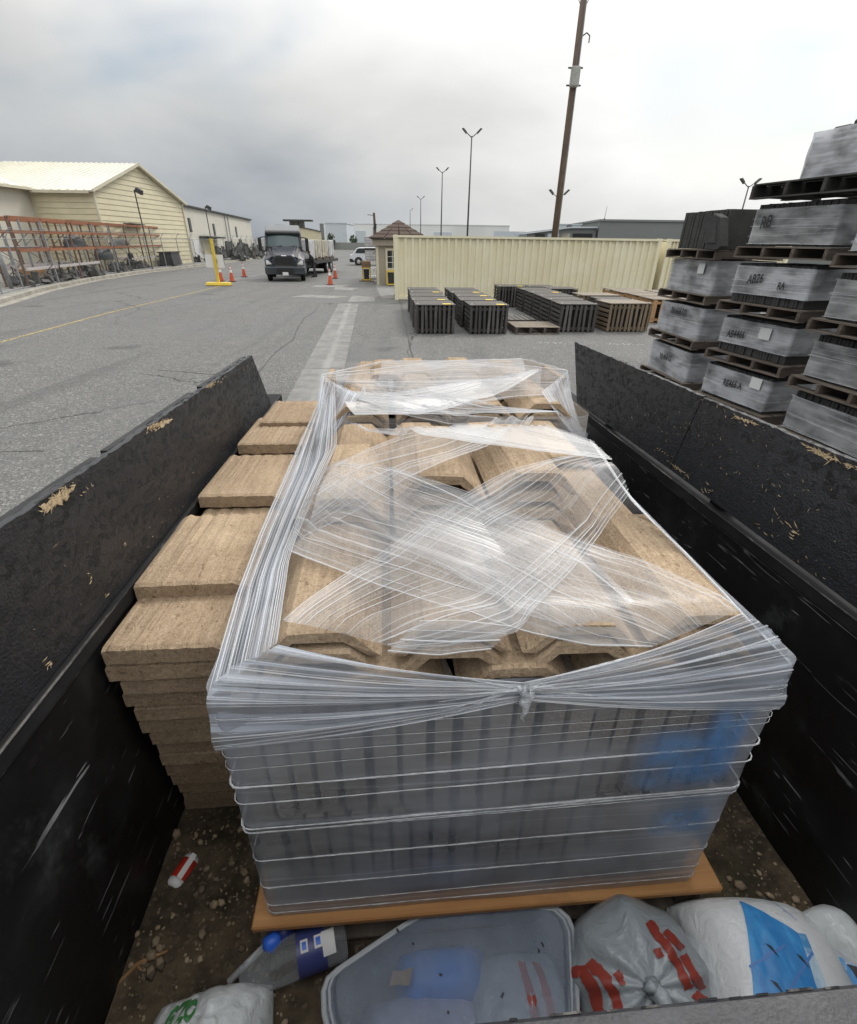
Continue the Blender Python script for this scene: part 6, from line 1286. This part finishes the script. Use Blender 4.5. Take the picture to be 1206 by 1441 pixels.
for i, (a, b, mt, vs) in enumerate(B1):
    q = MB(); fn = add_patch(q, T1(a), T1(b), 30, 10, hz=hz1, lift=.004 + .0035 * i, wob=.002, seed=i * 3.3)
    q.build('wrap_band', M[mt], l1, True); strands(sq, fn, vs, .0011, 28, rnd=wr)
    strands(sq, fn, [wr.random() for _ in range(5)], .0005, 28, rnd=wr)
# gathers in front, from the corners to the knot
KN = tr(738, 966, y=.685)
def yp(pts, y): return [tr(px, py, y=y) for px, py in pts]
frL = yp([(392, 907), (325, 940), (300, 962), (291, 985), (296, 1030), (303, 1060)], .692); frR = yp([(1045, 864), (1085, 885), (1108, 915), (1114, 938), (1108, 975), (1098, 1000)], .690)
def gather(col, end0, end1, seed, mats_, pull=.03):
    n = len(col); 
    def fn(u, v):
        s = v * (n - 1); i = min(int(s), n - 2); a = col[i].lerp(col[i + 1], s - i); b = end0.lerp(end1, v); p = a.lerp(b, u); p.z -= pull * math.sin(math.pi * u) * (1 - v) * .6; p.y -= .012 * math.sin(math.pi * u) + .004 * math.sin(v * 23 + u * 3) * (1 - u * .7); return p
    L = (col[n // 2] - end0).length; q = MB(); q.grid(fn, 30, 22, lambda u, v: (u * L + seed, v * .17 + seed)); q.build('wrap_band', M[mats_], l1, True); return fn
f1 = gather(frL, tr(740, 962, y=.682), tr(740, 985, y=.682), 1.0, 'film_dense', .0); f2 = gather(frR, tr(735, 962, y=.681), tr(735, 985, y=.681), 4.0, 'film_dense', .01)
for f in (f1, f2): strands(sq, f, [0, .05, .12, .2, .28, .35, .5, .62, .75, .86, .95, 1], .0013, 26, rnd=wr, lift=.002); strands(sq, f, [wr.random() for _ in range(16)], .0007, 26, rnd=wr, lift=.002)
rq = MB()
for k in range(7):
    a, b = f1(.72, k / 6), f2(.42, 1 - k / 6); m_ = KN + Vector((0, -.006 + .003 * math.cos(k), .006 * (k - 3) / 3)); rq.tube([a, a.lerp(m_, .6), m_, m_.lerp(b, .5), b], [.0012, .003, .004, .0026, .001], 5)
rq.build('wrap_rope', M['rope'], l1, True)
q = MB(); q.grid(lambda u, v: KN + Vector((math.cos(u * 6.2832) * (.014 + .006 * math.sin(v * 9 + u * 12)) * math.sin(.3 + v * 2.4), -.016 + math.sin(u * 6.2832) * .014, .016 - v * .05)), 14, 10); kn = q.build('wrap_knot', M['rope'], l1, True)
q = MB(); q.tube([KN + Vector((0, -.016, -.02)), KN + Vector((.002, -.02, -.05)), KN + Vector((-.004, -.018, -.066)), KN + Vector((.004, -.016, -.085))], [.009, .006, .0035, .0015], 6); q.tube([KN + Vector((-.012, -.016, .01)), KN + Vector((-.02, -.02, .022))], [.007, .002], 5); q.tube([KN + Vector((.008, -.016, .01)), KN + Vector((.02, -.02, .02))], [.007, .002], 5); q.build('knot_tail', M['rope'], kn, True)
# shoulders along both sides
def xs(pts, x): return [tr(px, py, x=x) for px, py in pts]
SL = xs([(291, 985), (330, 845), (368, 745), (410, 650), (450, 562)], -.368); SLi = T1([(390, 905), (408, 780), (445, 690), (474, 625)]) + [Vector((-.27, 2.45, 1.22))]
SR = xs([(1113, 936), (1000, 822), (930, 747), (874, 686), (836, 628)], .836); SRi = T1([(1045, 864), (960, 775), (886, 704), (850, 645), (830, 620)])
for i, (a, b) in enumerate(((SL, SLi), (SR, SRi))):
    q = MB(); fn = add_patch(q, a, b, 34, 10, wob=.003, seed=20 + i * 5); q.build('wrap_band', M['film_dense'], l1, True); strands(sq, fn, [0, .04, .1, .3, .5, .7, .9, 1], .0014, 30, rnd=wr); strands(sq, fn, [wr.random() for _ in range(14)], .0008, 30, rnd=wr)
# skirt: film round the four sides, with its heavier turns
q = MB(); loop_film(q, LX0 - .004, LX1 + .004, LY0 - .008, LY1 + .01, TZ - .01, .578, .022, 10, .006, 3.1); put('stretch_wrap', q.data('stretch_wrap', M['film_skirt'], True, False), l1)
q = MB(); loop_film(q, LX0 - .008, LX1 + .008, LY0 - .010, LY1 + .014, .566, 1.0, .026, 10, .007, 7.7); put('stretch_wrap', q.data('stretch_wrap', M['film_skirt'], True, False), l1)
def ring(q, z, e, rad, dz=.0, seed=0):
    e = .0095 if z > .56 else .0055; x0, x1, y0, y1, rc = LX0 - e, LX1 + e, LY0 - e - .004, LY1 + e, .024; P = []
    for cx_, cy_, a0 in ((x1 - rc, y1 - rc, 0), (x0 + rc, y1 - rc, 90), (x0 + rc, y0 + rc, 180), (x1 - rc, y0 + rc, 270)):
        for k in range(4): a = R(a0 + 30 * k); P.append(Vector((cx_ + rc * math.cos(a), cy_ + rc * math.sin(a), z)))
        if a0 == 180:
            a, b = P[-1], Vector((x1 - rc, y0, z))
            for k in range(1, 12): P.append(a.lerp(b, k / 12))
    P.append(P[0].copy())
    for p in P: p.z += dz * (p.x - .2) + .004 * mnoise.noise(Vector((p.x * 3, p.y * 3, seed))); 
    q.tube(P, [rad * (1 + .5 * mnoise.noise(p * 6 + Vector((seed, 0, 0)))) for p in P], 5, False)
q = MB()
for z, e, r_, dz in ((.735, .013, .0023, .03), (.678, .013, .0017, .03), (.583, .014, .0028, .025), (.572, .0135, .0022, .03), (.565, .013, .0014, .02), (.44, .004, .0019, .02), (.32, .004, .0018, .02), (.235, .004, .0013, .02), (.19, .005, .0014, .01), (.83, .013, .0006, .02), (.86, .013, .0005, .01), (.80, .013, .0006, .04), (.9, .013, .0006, .02), (.93, .013, .0006, .0)): ring(q, z, e, r_, dz, z * 10)
q.build('wrap_turn', M['rope'], l1, True)
# blue reflection on the wrap, painted as tinted patches right of the front face
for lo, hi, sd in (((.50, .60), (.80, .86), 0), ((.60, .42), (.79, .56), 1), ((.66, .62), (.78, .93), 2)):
    q = MB(); q.grid(lambda u, v: Vector((lerp(lo[0], hi[0], u), LY0 - .0215 - .003 * math.sin(u * 5), lerp(lo[1], hi[1], v))), 8, 8, lambda u, v: (u, v)); q.build('blue_reflection', M['blue_reflection'], l1, True)
sq.build('wrap_strand', M['strand'], l1, True)

# ------------------------------------------------------------------ wrapped load 2 (far)
PX0, PX1, PY0, PY1 = -.305, .885, 2.04, 3.26
l2 = troot('wrapped_tile_load', 'far pallet of tan ridge tiles under white stretch film with peaked corners', 'tile pallet', (0, 0, 0))
for i in range(7): y = 2.02 + i * .183; wood_board('deck_board', (-.34, y, TZ - .024), (.92, y + .15, TZ - .002), 'pallet_old', l2)
for x in (-.3, .26, .85): wood_board('stringer', (x, 2.03, .045), (x + .06, 3.26, TZ - .025), 'pallet_old', l2)
stand_tiles(l2, PX0, PX1, PY0, 3, (TZ + .002, .578), 15)
d4 = [-.13, .145, .42, .69]
for row, (y, n) in enumerate(((2.06, 4), (2.5, 4), (2.92, 3))):
    for k in range(n): ridges(l2, d4, y, .985 + .043 * k, 40 + row * 9 + k)
ridges(l2, [.145, .42], 2.72, 1.125, 90); ridges(l2, [-.02, .66], 2.58, 1.14, 91)
def hz2(x, y):
    if not (PX0 - .3 < x < PX1 + .3 and PY0 - .1 < y < PY1 + .2): return -1
    top = lerp(1.192, 1.235, sstep(2.2, 2.55, y)); dx = min(x - PX0, PX1 - x)
    return top - .12 * (1 - sstep(0, .12, dx)) - .02 * (1 - sstep(-.02, .06, y - PY0)) - .2 * (1 - sstep(-.1, .1, PY1 - y))
def T2(pts): return [march(px, py, hz2) for px, py in pts]
CLf, CRf = tr(453, 528, y=2.22), tr(799, 522, y=2.22)      # peaked corners held up by tiles on edge
BL, BR = tr(538, 509, y=2.75), tr(736, 505, y=2.75); BM = tr(640, 508, y=2.8)
for c, s in ((CLf, 1), (CRf, -1)):
    q = MB(); q.b2((c.x + s * .016 - .012, c.y - .0, 1.0), (c.x + s * .016 + .012, c.y + .3, c.z - .03)); q.build('roof_tile', M['tile'], l2)
sq = MB()
def fpatch(A, B, mt, seed, vs, nu=26, nv=10, hz=None, nf=8):
    q = MB(); fn = add_patch(q, A, B, nu, nv, wob=.004, seed=seed, hz=hz); q.build('wrap_band', M[mt], l2, True); strands(sq, fn, vs, .0016, 24, rnd=wr); strands(sq, fn, [wr.random() for _ in range(nf)], .0008, 24, rnd=wr)
fpatch([CLf, tr(530, 520, y=2.5), BM, tr(720, 514, y=2.5), CRf], T2([(500, 548), (560, 560), (650, 572), (720, 560), (778, 556)]), 'film_band', 51, (0, .02, .5, 1))
fpatch([CLf, BL, BM, BR, CRf], [CLf + Vector((0, .5, -.1)), BL + Vector((0, .4, -.12)), BM + Vector((0, .4, -.15)), BR + Vector((0, .4, -.12)), CRf + Vector((0, .5, -.1))], 'film_band', 52, (0, .1))
fpatch([BL, BM, BR], T2([(530, 545), (640, 550), (745, 545)]), 'film_clear', 59, (0, .3, .5))
fpatch([CLf, CLf + Vector((.06, -.06, -.06)), *T2([(560, 560), (640, 585)])], T2([(505, 562), (560, 583), (640, 598), (740, 592)]), 'film_clear', 53, (0, .3, .6, 1))
fpatch(T2([(470, 575), (540, 556), (640, 540), (740, 530)]) , T2([(500, 590), (590, 592), (690, 560), (780, 545)]), 'film_band', 54, (0, .2, .5, .9, 1), hz=hz2)
fpatch(T2([(520, 540), (600, 552), (690, 572), (785, 590)]), T2([(500, 575), (580, 592), (680, 596), (770, 592)]), 'film_clear', 55, (0, .3, .6, .9, 1), hz=hz2)
# vertical film at the near corners, twisted into folds
vl = [CLf, tr(448, 562, y=2.16), tr(446, 600, y=2.1), tr(444, 650, y=2.06)]; vli = [tr(506, 556, y=2.1), tr(486, 585, y=2.06), tr(474, 606, y=2.03), tr(452, 645, y=2.02)]
vr = [CRf, tr(805, 560, y=2.16), tr(813, 592, y=2.1), tr(828, 622, y=2.06)]; vri = [tr(762, 552, y=2.1), tr(776, 572, y=2.06), tr(795, 598, y=2.04), tr(812, 618, y=2.03)]
fpatch(vl, vli, 'film_dense', 56, (0, .15, .3, .5, .8, 1), nf=14); fpatch(vr, vri, 'film_dense', 57, (0, .15, .3, .5, .8, 1), nf=14)
fpatch([vli[0], vli[1], vli[2]] , [vli[0] + Vector((.02, .1, .02)), vli[1] + Vector((.1, .02, 0)), vli[2] + Vector((.2, .02, -.02))], 'film_clear', 58, (0, .5))
q = MB(); loop_film(q, PX0 - .006, PX1 + .006, PY0 - .018, PY1 + .01, TZ, 1.04, .05, 10, .012, 13.1); put('stretch_wrap', q.data('stretch_wrap', M['film_skirt'], True, False), l2)
q = MB(); loop_film(q, PX0 + .01, PX1 - .01, PY0 - .03, PY1 + .01, 1.0, 1.14, .06, 4, .02, 17.1); put('stretch_wrap', q.data('stretch_wrap', M['film_band'], True, False), l2)
sq.build('wrap_strand', M['strand'], l2, True)

# ------------------------------------------------------------------ rubbish at the tail of the bed
def at(px, py, z): return tr(px, py, z=z)
# can
a, b = at(243, 1252, .04), at(264, 1220, .04); d = b - a; t = troot('drink_can', 'small red and white can lying on the dirt by the left wall', 'can', a + Vector((0, 0, .004)), math.atan2(d.y, d.x)); L = .092; r_ = .027
q = MB(); q.tube([(0, 0, 0), (.004, 0, 0), (.01, 0, 0), (.022, 0, 0)], [r_ * .7, r_ * .86, r_ * .98, r_], 20); q.tube([(.0022, 0, 0), (.003, 0, 0)], [r_ * .6, r_ * .6], 20); q.build('can_base', M['white'], t, True)
q = MB(); q.tube([(.022, 0, 0), (L - .014, 0, 0)], r_, 20); q.build('can_body', M['can_red'], t, True); q = MB(); q.tube([(L - .014, 0, 0), (L, 0, 0)], [r_, r_ * .8], 20); q.build('can_top', M['alu'], t, True)
q = MB(); q.grid(lambda u, v: Vector((.022 + .07 * u, math.cos(R(lerp(228, 262, v))) * (r_ + .0006), -math.sin(R(lerp(228, 262, v))) * (r_ + .0006))), 2, 8); q.build('white_stripe', M['white'], t, True)
text_part('can_lettering', 'OK', .022, M['white'], lambda x, y: (.062 + x, -math.sin(R(-20) + y / r_) * (r_ + .0008), math.cos(R(-20) + y / r_) * (r_ + .0008)), t) if False else None
# bottle
a, b = at(347, 1372, .06), at(487, 1318, .06); d = b - a; t = troot('plastic_bottle', 'clear plastic bottle with blue and white label lying under the pallet edge', 'bottle', b + Vector((0, 0, .002)), math.atan2(-d.y, -d.x)); L = d.length + .015; rb = .052
prof = [(0, .75), (.004, .9), (.015, 1), (.03, .97), (.05, 1), (L * .62, 1), (L * .75, .97), (L * .84, .72), (L * .9, .5), (L * .93, .48), (L * .935, .56), (L * .945, .48), (L, .48)]
q = MB(); q.tube([(x, 0, 0) for x, _ in prof], [rb * f for _, f in prof], 24); q.build('bottle_body', M['bottle'], t, True)
q = MB(); q.grid(lambda u, v: Vector((L * .2 + u * L * .27, math.cos(R(v * 150 - 10)) * (rb + .001), math.sin(R(v * 150 - 10)) * (rb + .001))), 4, 16); q.build('label', M['blue_label'], t, True)
for u0, u1 in ((.225, .30), (.36, .43)):
    q = MB(); q.grid(lambda u, v: Vector((L * lerp(u0, u1, u), math.cos(R(lerp(66, 96, v))) * (rb + .0025), math.sin(R(lerp(66, 96, v))) * (rb + .0025))), 3, 6); lb = q.build('label_panel', M['paper'], t, True)
    q = MB(); q.grid(lambda u, v: Vector((L * lerp(u0 + .015, u1 - .015, u), math.cos(R(lerp(72, 90, v))) * (rb + .0033), math.sin(R(lerp(72, 90, v))) * (rb + .0033))), 3, 5); q.build('label_mark', M['blue_cap'], lb, True)
q = MB(); q.grid(lambda u, v: Vector((.03 + u * L * .12, math.cos(R(lerp(40, 100, v))) * (rb + .0012), math.sin(R(lerp(40, 100, v))) * (rb + .0012))), 2, 6); q.build('label_panel', M['paper'], t, True)
c = at(383, 1327, .1); t = troot('bottle_cap', 'crumpled bright blue plastic cap beside the metal tube and bottle', 'cap', c, .7); q = MB(); q.tube([(-.02, 0, 0), (-.012, 0, .004), (.012, .002, .002), (.016, .003, 0)], [.012, .022, .021, .017], 14); q.build('cap', M['blue_cap'], t, True); q = MB(); q.tube([(.016, .003, 0), (.05, .004, -.01)], [.019, .026], 14); q.build('blue_sleeve', M['blue_label'], t, True)
a, b = at(322, 1382, .05), at(390, 1314, .1); t = troot('metal_tube', 'thin aluminium tube leaning under the pallet corner', 'tube', a); q = MB(); d = b - a; q.tube([(0, 0, 0), d, d * 1.35], .0085, 14); q.build('tube', M['alu'], t, True); q = MB(); q.tube([(0, 0, 0), d * -.004], .0068, 12); q.build('bore', M['black'], t)
# twigs
pts = [at(155, 1408, .05), at(172, 1378, .06), at(192, 1358, .06), at(212, 1348, .055), at(236, 1338, .05)]; t = troot('twig', 'orange-brown twig lying along the left wall', 'twig', pts[0]); q = MB(); q.tube([p - pts[0] for p in pts], [.003, .0055, .0065, .006, .003], 7); q.build('stem', M['twig'], t, True); q = MB(); q.tube([pts[2] - pts[0], at(205, 1372, .05) - pts[0], at(200, 1392, .05) - pts[0]], [.004, .003, .0015], 6); q.tube([pts[3] - pts[0], at(230, 1352, .05) - pts[0]], [.004, .0015], 6); q.build('side_shoot', M['twig'], t, True)
# generic sack: u round, v from bottom to top, returns local points
def pillow(sx, sy, h, seed, p=2.6, wr_=.012, fr=6):
    def S(u, v):   # u,v in -1..1, upper surface
        a, b = abs(u), abs(v); k = max(0, 1 - a ** p) ** .5 * max(0, 1 - b ** p) ** .5; x, y = u * sx / 2 * (1 - .06 * b ** 2), v * sy / 2 * (1 - .06 * a ** 2)
        n = mnoise.noise(Vector((x * fr + seed, y * fr, seed))) * wr_ + mnoise.noise(Vector((x * fr * 3 + seed, y * fr * 1.4, seed))) * wr_ * .45
        q_ = Vector((x * fr * 1.5 + seed, y * fr * 1.1, seed * 2)); n -= (1 - min(1, abs(mnoise.noise(q_)) * 5)) ** 2 * wr_ * .55 + (1 - min(1, abs(mnoise.noise(q_ * 2.3)) * 4)) ** 2 * wr_ * .25
        return Vector((x, y, h * k + n * (.3 + k)))
    return S
def sack(t, S, mat, n=34, zb=-.01, name='sack'):
    q = MB(); q.grid(lambda u, v: S(u * 2 - 1, v * 2 - 1), n, n); q.grid(lambda u, v: Vector((S(u * 2 - 1, v * 2 - 1).x, S(u * 2 - 1, v * 2 - 1).y, -abs(S(u * 2 - 1, v * 2 - 1).z) * .25 + zb)), n // 2, n // 2); return q.build(name, M[mat], t, True)
def print_patch(t, S, quad, mat, name, n=12, off=.0022, parent=None):
    (u0, v0), (u1, v1), (u2, v2), (u3, v3) = quad
    def fn(a, b):
        u = lerp(lerp(u0, u1, a), lerp(u3, u2, a), b); v = lerp(lerp(v0, v1, a), lerp(v3, v2, a), b); p = S(u, v); e = .01; nrm = (S(u + e, v) - p).cross(S(u, v + e) - p).normalized(); return p + nrm * off
    q = MB(); q.grid(fn, n, n); return q.build(name, M[mat], parent or t, True)
# white bag with green lettering
c = at(292, 1425, .12); t = troot('plastic_bag', 'white plastic bag with green lettering by the left wall', 'bag', c + Vector((0.005, -.07, -.085)), .1); S = pillow(.29, .27, .135, 4.2, 2.3, .02, 9); sack(t, S, 'bag_white', 40)
def curve_map(x, y):
    ang = x / .28; u = -.38 + .82 * math.sin(ang) * .9; v = .52 + .30 * (math.cos(ang) - 1) * 2.2 + y / .15; p = S(max(-.97, min(.97, u)), max(-.97, min(.97, v))); return p + Vector((0, .002, .003))
text_part('green_lettering', 'GIZO', .078, M['green_print'], curve_map, t, .004)
# clear tub with things inside
OUT = [at(px, py, .116) for px, py in ((466, 1470), (456, 1425), (455, 1395), (461, 1377), (476, 1364), (520, 1334), (568, 1302), (590, 1290), (615, 1283), (660, 1280), (760, 1276), (786, 1279), (800, 1292), (808, 1312), (812, 1380), (815, 1470))]
CT = sum(OUT, Vector()) / len(OUT); t = troot('plastic_tub', 'clear plastic storage tub holding bags, its lid rim under the pallet edge', 'tub', (CT.x, CT.y, .02))
def oloop(k, z): return [Vector(((p.x - CT.x) * k, (p.y - CT.y) * k, z)) for p in OUT]
A = oloop(1, .094); Bq = oloop(.9, .0); n = len(A); q = MB(); q.v = [tuple(p) for p in A] + [tuple(p) for p in Bq]
for i in range(n): q.face([i, (i + 1) % n, n + (i + 1) % n, n + i])
q.face([n + i for i in range(n)]); q.build('tub_wall', M['tub'], t, True)
q = MB(); q.tube(A + [A[0]], .007, 8, False); q.build('rim', M['tub_rim'], t, True); q = MB(); q.tube(oloop(.955, .1) + [oloop(.955, .1)[0]], .004, 6, False); q.build('rim', M['tub_rim'], t, True)
q = MB(); q.v = [tuple(p) for p in oloop(.985, .098)] + [tuple(p) for p in oloop(.93, .098)] + [tuple(p) for p in oloop(.9, .109)]
for b in (0, n):
    for i in range(n): q.face([b + i, b + (i + 1) % n, b + n + (i + 1) % n, b + n + i])
q.face([2 * n + i for i in range(n)]); q.build('lid', M['tub'], t, False)
r3 = random.Random(3); q = MB()
for k in range(16): q.box((r3.uniform(-.2, .25), r3.uniform(-.17, .18), .111), (r3.uniform(.003, .012), r3.uniform(.003, .006), .002), Matrix.Rotation(r3.uniform(0, 3), 3, 'Z'))
q.build('dirt_speck', M['black'], t)['kind'] = 'stuff'
for lab, nm, cc, sz, mat, sd in (('grey bag with red stripes inside the clear tub, at its right', 'plastic_bag', (.29, .47, .025), (.26, .30, .092), 'bag_grey', 6.1), ('blue plastic bundle inside the clear tub, at its back left', 'plastic_bundle', (.1, .575, .025), (.24, .13, .085), 'bag_blue', 7.2), ('dull violet-grey bag inside the clear tub, at its left', 'plastic_bag', (.04, .44, .025), (.3, .22, .09), 'bag_violet', 8.4)):
    o = troot(nm, lab, 'bag', cc); S2 = pillow(*sz, sd, 2.4, .012, 10); sack(o, S2, mat, 20)
    if sd == 6.1:
        for u in (.1, .42): print_patch(o, S2, ((u, -.8), (u + .16, -.8), (u + .1, .7), (u - .06, .7)), 'red_print', 'red_stripe', 8)
o = troot('paper_scrap', 'brown paper scrap inside the clear tub near its left rim', 'paper', (-.04, .545, .125)); q = MB(); q.grid(lambda u, v: Vector((u * .05 + v * .01, v * .03, -.012 + .006 * math.sin(u * 5 + v * 3))), 5, 4); q.build('sheet', M['cardboard'], o, True)
# grey bag with red stripes, knotted
kc = at(925, 1392, .24); bc = at(895, 1382, .06); t = troot('knotted_bag', 'knotted grey plastic bag with red stripes between tub and white sack', 'bag', bc); kd = (kc - bc); kdir = kd.normalized()
def SB(u, v):    # u round the knot direction, v 0 at the knot .. 1 at the far side
    x = Vector((1, 0, 0)); x = (x - kdir * x.dot(kdir)).normalized(); y = kdir.cross(x); a = u * 6.2832; th = v * 2.75
    rad = .178 * math.sin(th) ** .9 if th < 1.57 else .178 * max(0, math.sin(th)) ** .7; fold = 1 + .13 * math.sin(a * 9 + 1.3 * math.sin(a * 2)) * math.exp(-v * 3.2) + .06 * math.sin(a * 17) * math.exp(-v * 5)
    hgt = .165 * math.cos(th) + .03 * math.exp(-(v / .05) ** 2) * 0 - .02 * math.exp(-v * 8) + .022 * math.sin(a * 9 + 1.3 * math.sin(a * 2)) * math.exp(-v * 4) * math.sin(th)
    p = (x * math.cos(a) + y * math.sin(a)) * rad * fold + kdir * (hgt + .01); n = mnoise.noise(p * 14) * .010 - (1 - min(1, abs(mnoise.noise(p * 11 + Vector((3, 1, 2)))) * 5)) ** 2 * .004; p = p * (1 + n * 3); p.z = max(p.z, -.02) if p.z < 0 else p.z; return p
q = MB(); q.grid(SB, 72, 34); q.build('bag_body', M['bag_grey'], t, True)
def sb_patch(u0, u1, v0, v1, skew_=0.0, nm='red_stripe'):
    q = MB()
    def fn(a, b):
        v = lerp(v0, v1, b); u = lerp(u0, u1, a) + skew_ * (b - .5); p = SB(u, v); e = .004; n = (SB(u + e, v) - p).cross(SB(u, v + e) - p); n = n.normalized() if n.length > 1e-9 else kdir; 
        if n.dot(p) < 0: n = -n
        return p + n * .0025
    q.grid(fn, 24, 8); return q.build(nm, M['red_print'], t, True)
def proj_tr(p):
    w = MT @ p; v = np.array(w) - CAMP; z = v @ fw; return CX + F_PX * (v @ cr) / z, CY - F_PX * (v @ cu) / z
SBT = []
for i in range(180):
    for k in range(4, 110):
        u, v = i / 180, k / 150; p = bc + SB(u, v); pr = proj_tr(p); SBT.append((pr[0], pr[1], (p - Vector((0, 0, HC))).length, u, v))
SBA = np.array(SBT)
def sb_at(px, py):
    d2 = (SBA[:, 0] - px) ** 2 + (SBA[:, 1] - py) ** 2; c = SBA[d2 < max(9, d2.min() * 1.5)]; b = c[np.argmin(c[:, 2])]; u, v = b[3], b[4]; p = SB(u, v); e = .004; n = (SB(u + e, v) - p).cross(SB(u, v + e) - p).normalized(); n = n if n.dot(p) > 0 else -n
    return p + n * .003
def stripe(pts, w):
    P = []
    for a, b in zip(pts, pts[1:]):
        for k in range(5): P.append((lerp(a[0], b[0], k / 5), lerp(a[1], b[1], k / 5)))
    P.append(pts[-1]); q = MB(); r_ = random.Random(int(pts[0][0]))
    for i, p in enumerate(P):
        a, b = P[max(0, i - 1)], P[min(len(P) - 1, i + 1)]; d = Vector((b[0] - a[0], b[1] - a[1])).normalized(); ww = w * (.5 + r_.uniform(-.06, .06))
        for k in (-1, -.33, .33, 1): q.v.append(tuple(sb_at(p[0] - d.y * ww * k, p[1] + d.x * ww * k)))
        if i:
            for k in range(3): n = 4 * i + k; q.face([n - 4, n - 3, n + 1, n])
    q.build('red_stripe', M['red_print'], t, True)
for pts, w in (([(800, 1368), (818, 1366), (834, 1392), (846, 1436)], 17), ([(826, 1354), (848, 1372), (866, 1405), (872, 1440)], 15), ([(803, 1400), (812, 1420), (818, 1441)], 12), ([(866, 1368), (874, 1378), (877, 1388)], 10),
               ([(914, 1296), (928, 1318), (944, 1338), (958, 1362), (970, 1392)], 12), ([(936, 1310), (962, 1334)], 11), ([(962, 1342), (978, 1372), (990, 1392)], 11), ([(924, 1334), (930, 1346)], 9), ([(978, 1398), (996, 1412)], 13)): stripe(pts, w)
q = MB(); kp = kdir * .15; ya = Vector((0, 0, 1)).cross(kdir).normalized()
q.tube([kp, kp + kdir * .02, kp + kdir * .04 + Vector((.004, -.014, 0)), kp + kdir * .035 + Vector((.012, -.04, -.01)), kp + kdir * .02 + Vector((.016, -.062, -.02))], [.03, .014, .02, .018, .009], 10); q.tube([kp + kdir * .03, kp + kdir * .05 + Vector((-.015, .005, 0)), kp + kdir * .03 + Vector((-.03, .0, 0))], [.012, .014, .004], 8); q.tube([kp + kdir * .02 + Vector((-.016, -.012, 0)), kp + kdir * .032 + Vector((0, -.018, 0)), kp + kdir * .02 + Vector((.018, -.01, 0))], [.008, .012, .008], 8)
q.build('bag_knot', M['bag_grey'], t, True)
# white woven sack with blue printed panel
def proj_tr(p): 
    w = MT @ p; v = np.array(w) - CAMP; z = v @ fw; return CX + F_PX * (v @ cr) / z, CY - F_PX * (v @ cu) / z
def uv_at(S, loc, rz, pts, n=44):
    m = Matrix.Translation(loc) @ Matrix.Rotation(rz, 4, 'Z'); tab = []
    for i in range(n + 1):
        for j in range(n + 1): u, v = i / n * 1.96 - .98, j / n * 1.96 - .98; tab.append((u, v, *proj_tr(m @ S(u, v))))
    return [min(tab, key=lambda r: (r[2] - px) ** 2 + (r[3] - py) ** 2)[:2] for px, py in pts]
t = troot('printed_sack', 'full white sack with bright blue printed panel at the right of the tail', 'sack', (SP := Vector((.935, .475, .05))), R(-7)); S3 = pillow(.40, .40, .165, 11.3, 3.2, .0045, 5); sack(t, S3, 'bag_sack', 40)
K = uv_at(S3, SP, R(-7), [(1060, 1412), (1150, 1400), (1122, 1312), (1041, 1268), (1168, 1398), (1132, 1316)]); print_patch(t, S3, (K[0], K[1], K[2], K[3]), 'blue_print', 'blue_panel', 24); 
print_patch(t, S3, (K[1], K[4], K[5], K[2]), 'pale_print', 'pale_strip', 14, .0026)
for u, v in uv_at(S3, SP, R(-7), [(1078, 1328), (1087, 1380), (1120, 1345)]):
    print_patch(t, S3, ((u, v), (u + .05, v - .03), (u + .085, v - .15), (u + .02, v - .05)), 'dark', 'printed_bird', 3, .0036)
for a, b in (((1056, 1362), (1102, 1332)), ((1105, 1395), (1140, 1340))):
    (u0, v0), (u1, v1) = uv_at(S3, SP, R(-7), [a, b]); print_patch(t, S3, ((u0, v0), (u0 + .015, v0 - .025), (u1 + .015, v1 - .025), (u1, v1)), 'bag_blue', 'printed_line', 6, .0032)
(u0, v0), (u1, v1) = uv_at(S3, SP, R(-7), [(1072, 1264), (1118, 1294)]); print_patch(t, S3, ((u0, v0), (u0 + .02, v0 - .03), (u1 + .02, v1 - .03), (u1, v1)), 'blue_print', 'printed_line', 8, .003)
t = troot('printed_sack', 'crumpled pale blue and white printed sack end by the right wall', 'sack', (1.09, .42, .05), R(-14)); S4 = pillow(.22, .34, .13, 17.7, 2.4, .02, 9); sack(t, S4, 'bag_sack', 34)
print_patch(t, S4, ((-.85, -.8), (.8, -.8), (.7, .45), (-.75, .6)), 'pale_print', 'blue_panel', 20)
for u, v in ((-.5, .4), (-.15, .25), (.2, .05), (-.2, -.35), (.4, -.4), (.1, .42)): print_patch(t, S4, ((u, v), (u + .16, v - .04), (u + .2, v - .2), (u + .05, v - .14)), 'dark', 'printed_bird', 3, .004)
t = troot('plastic_bag', 'small plain white bag end against the right wall', 'bag', (1.165, .53, .10), .2); S5 = pillow(.12, .2, .1, 23.1, 2.2, .01, 9); sack(t, S5, 'bag_white', 20)
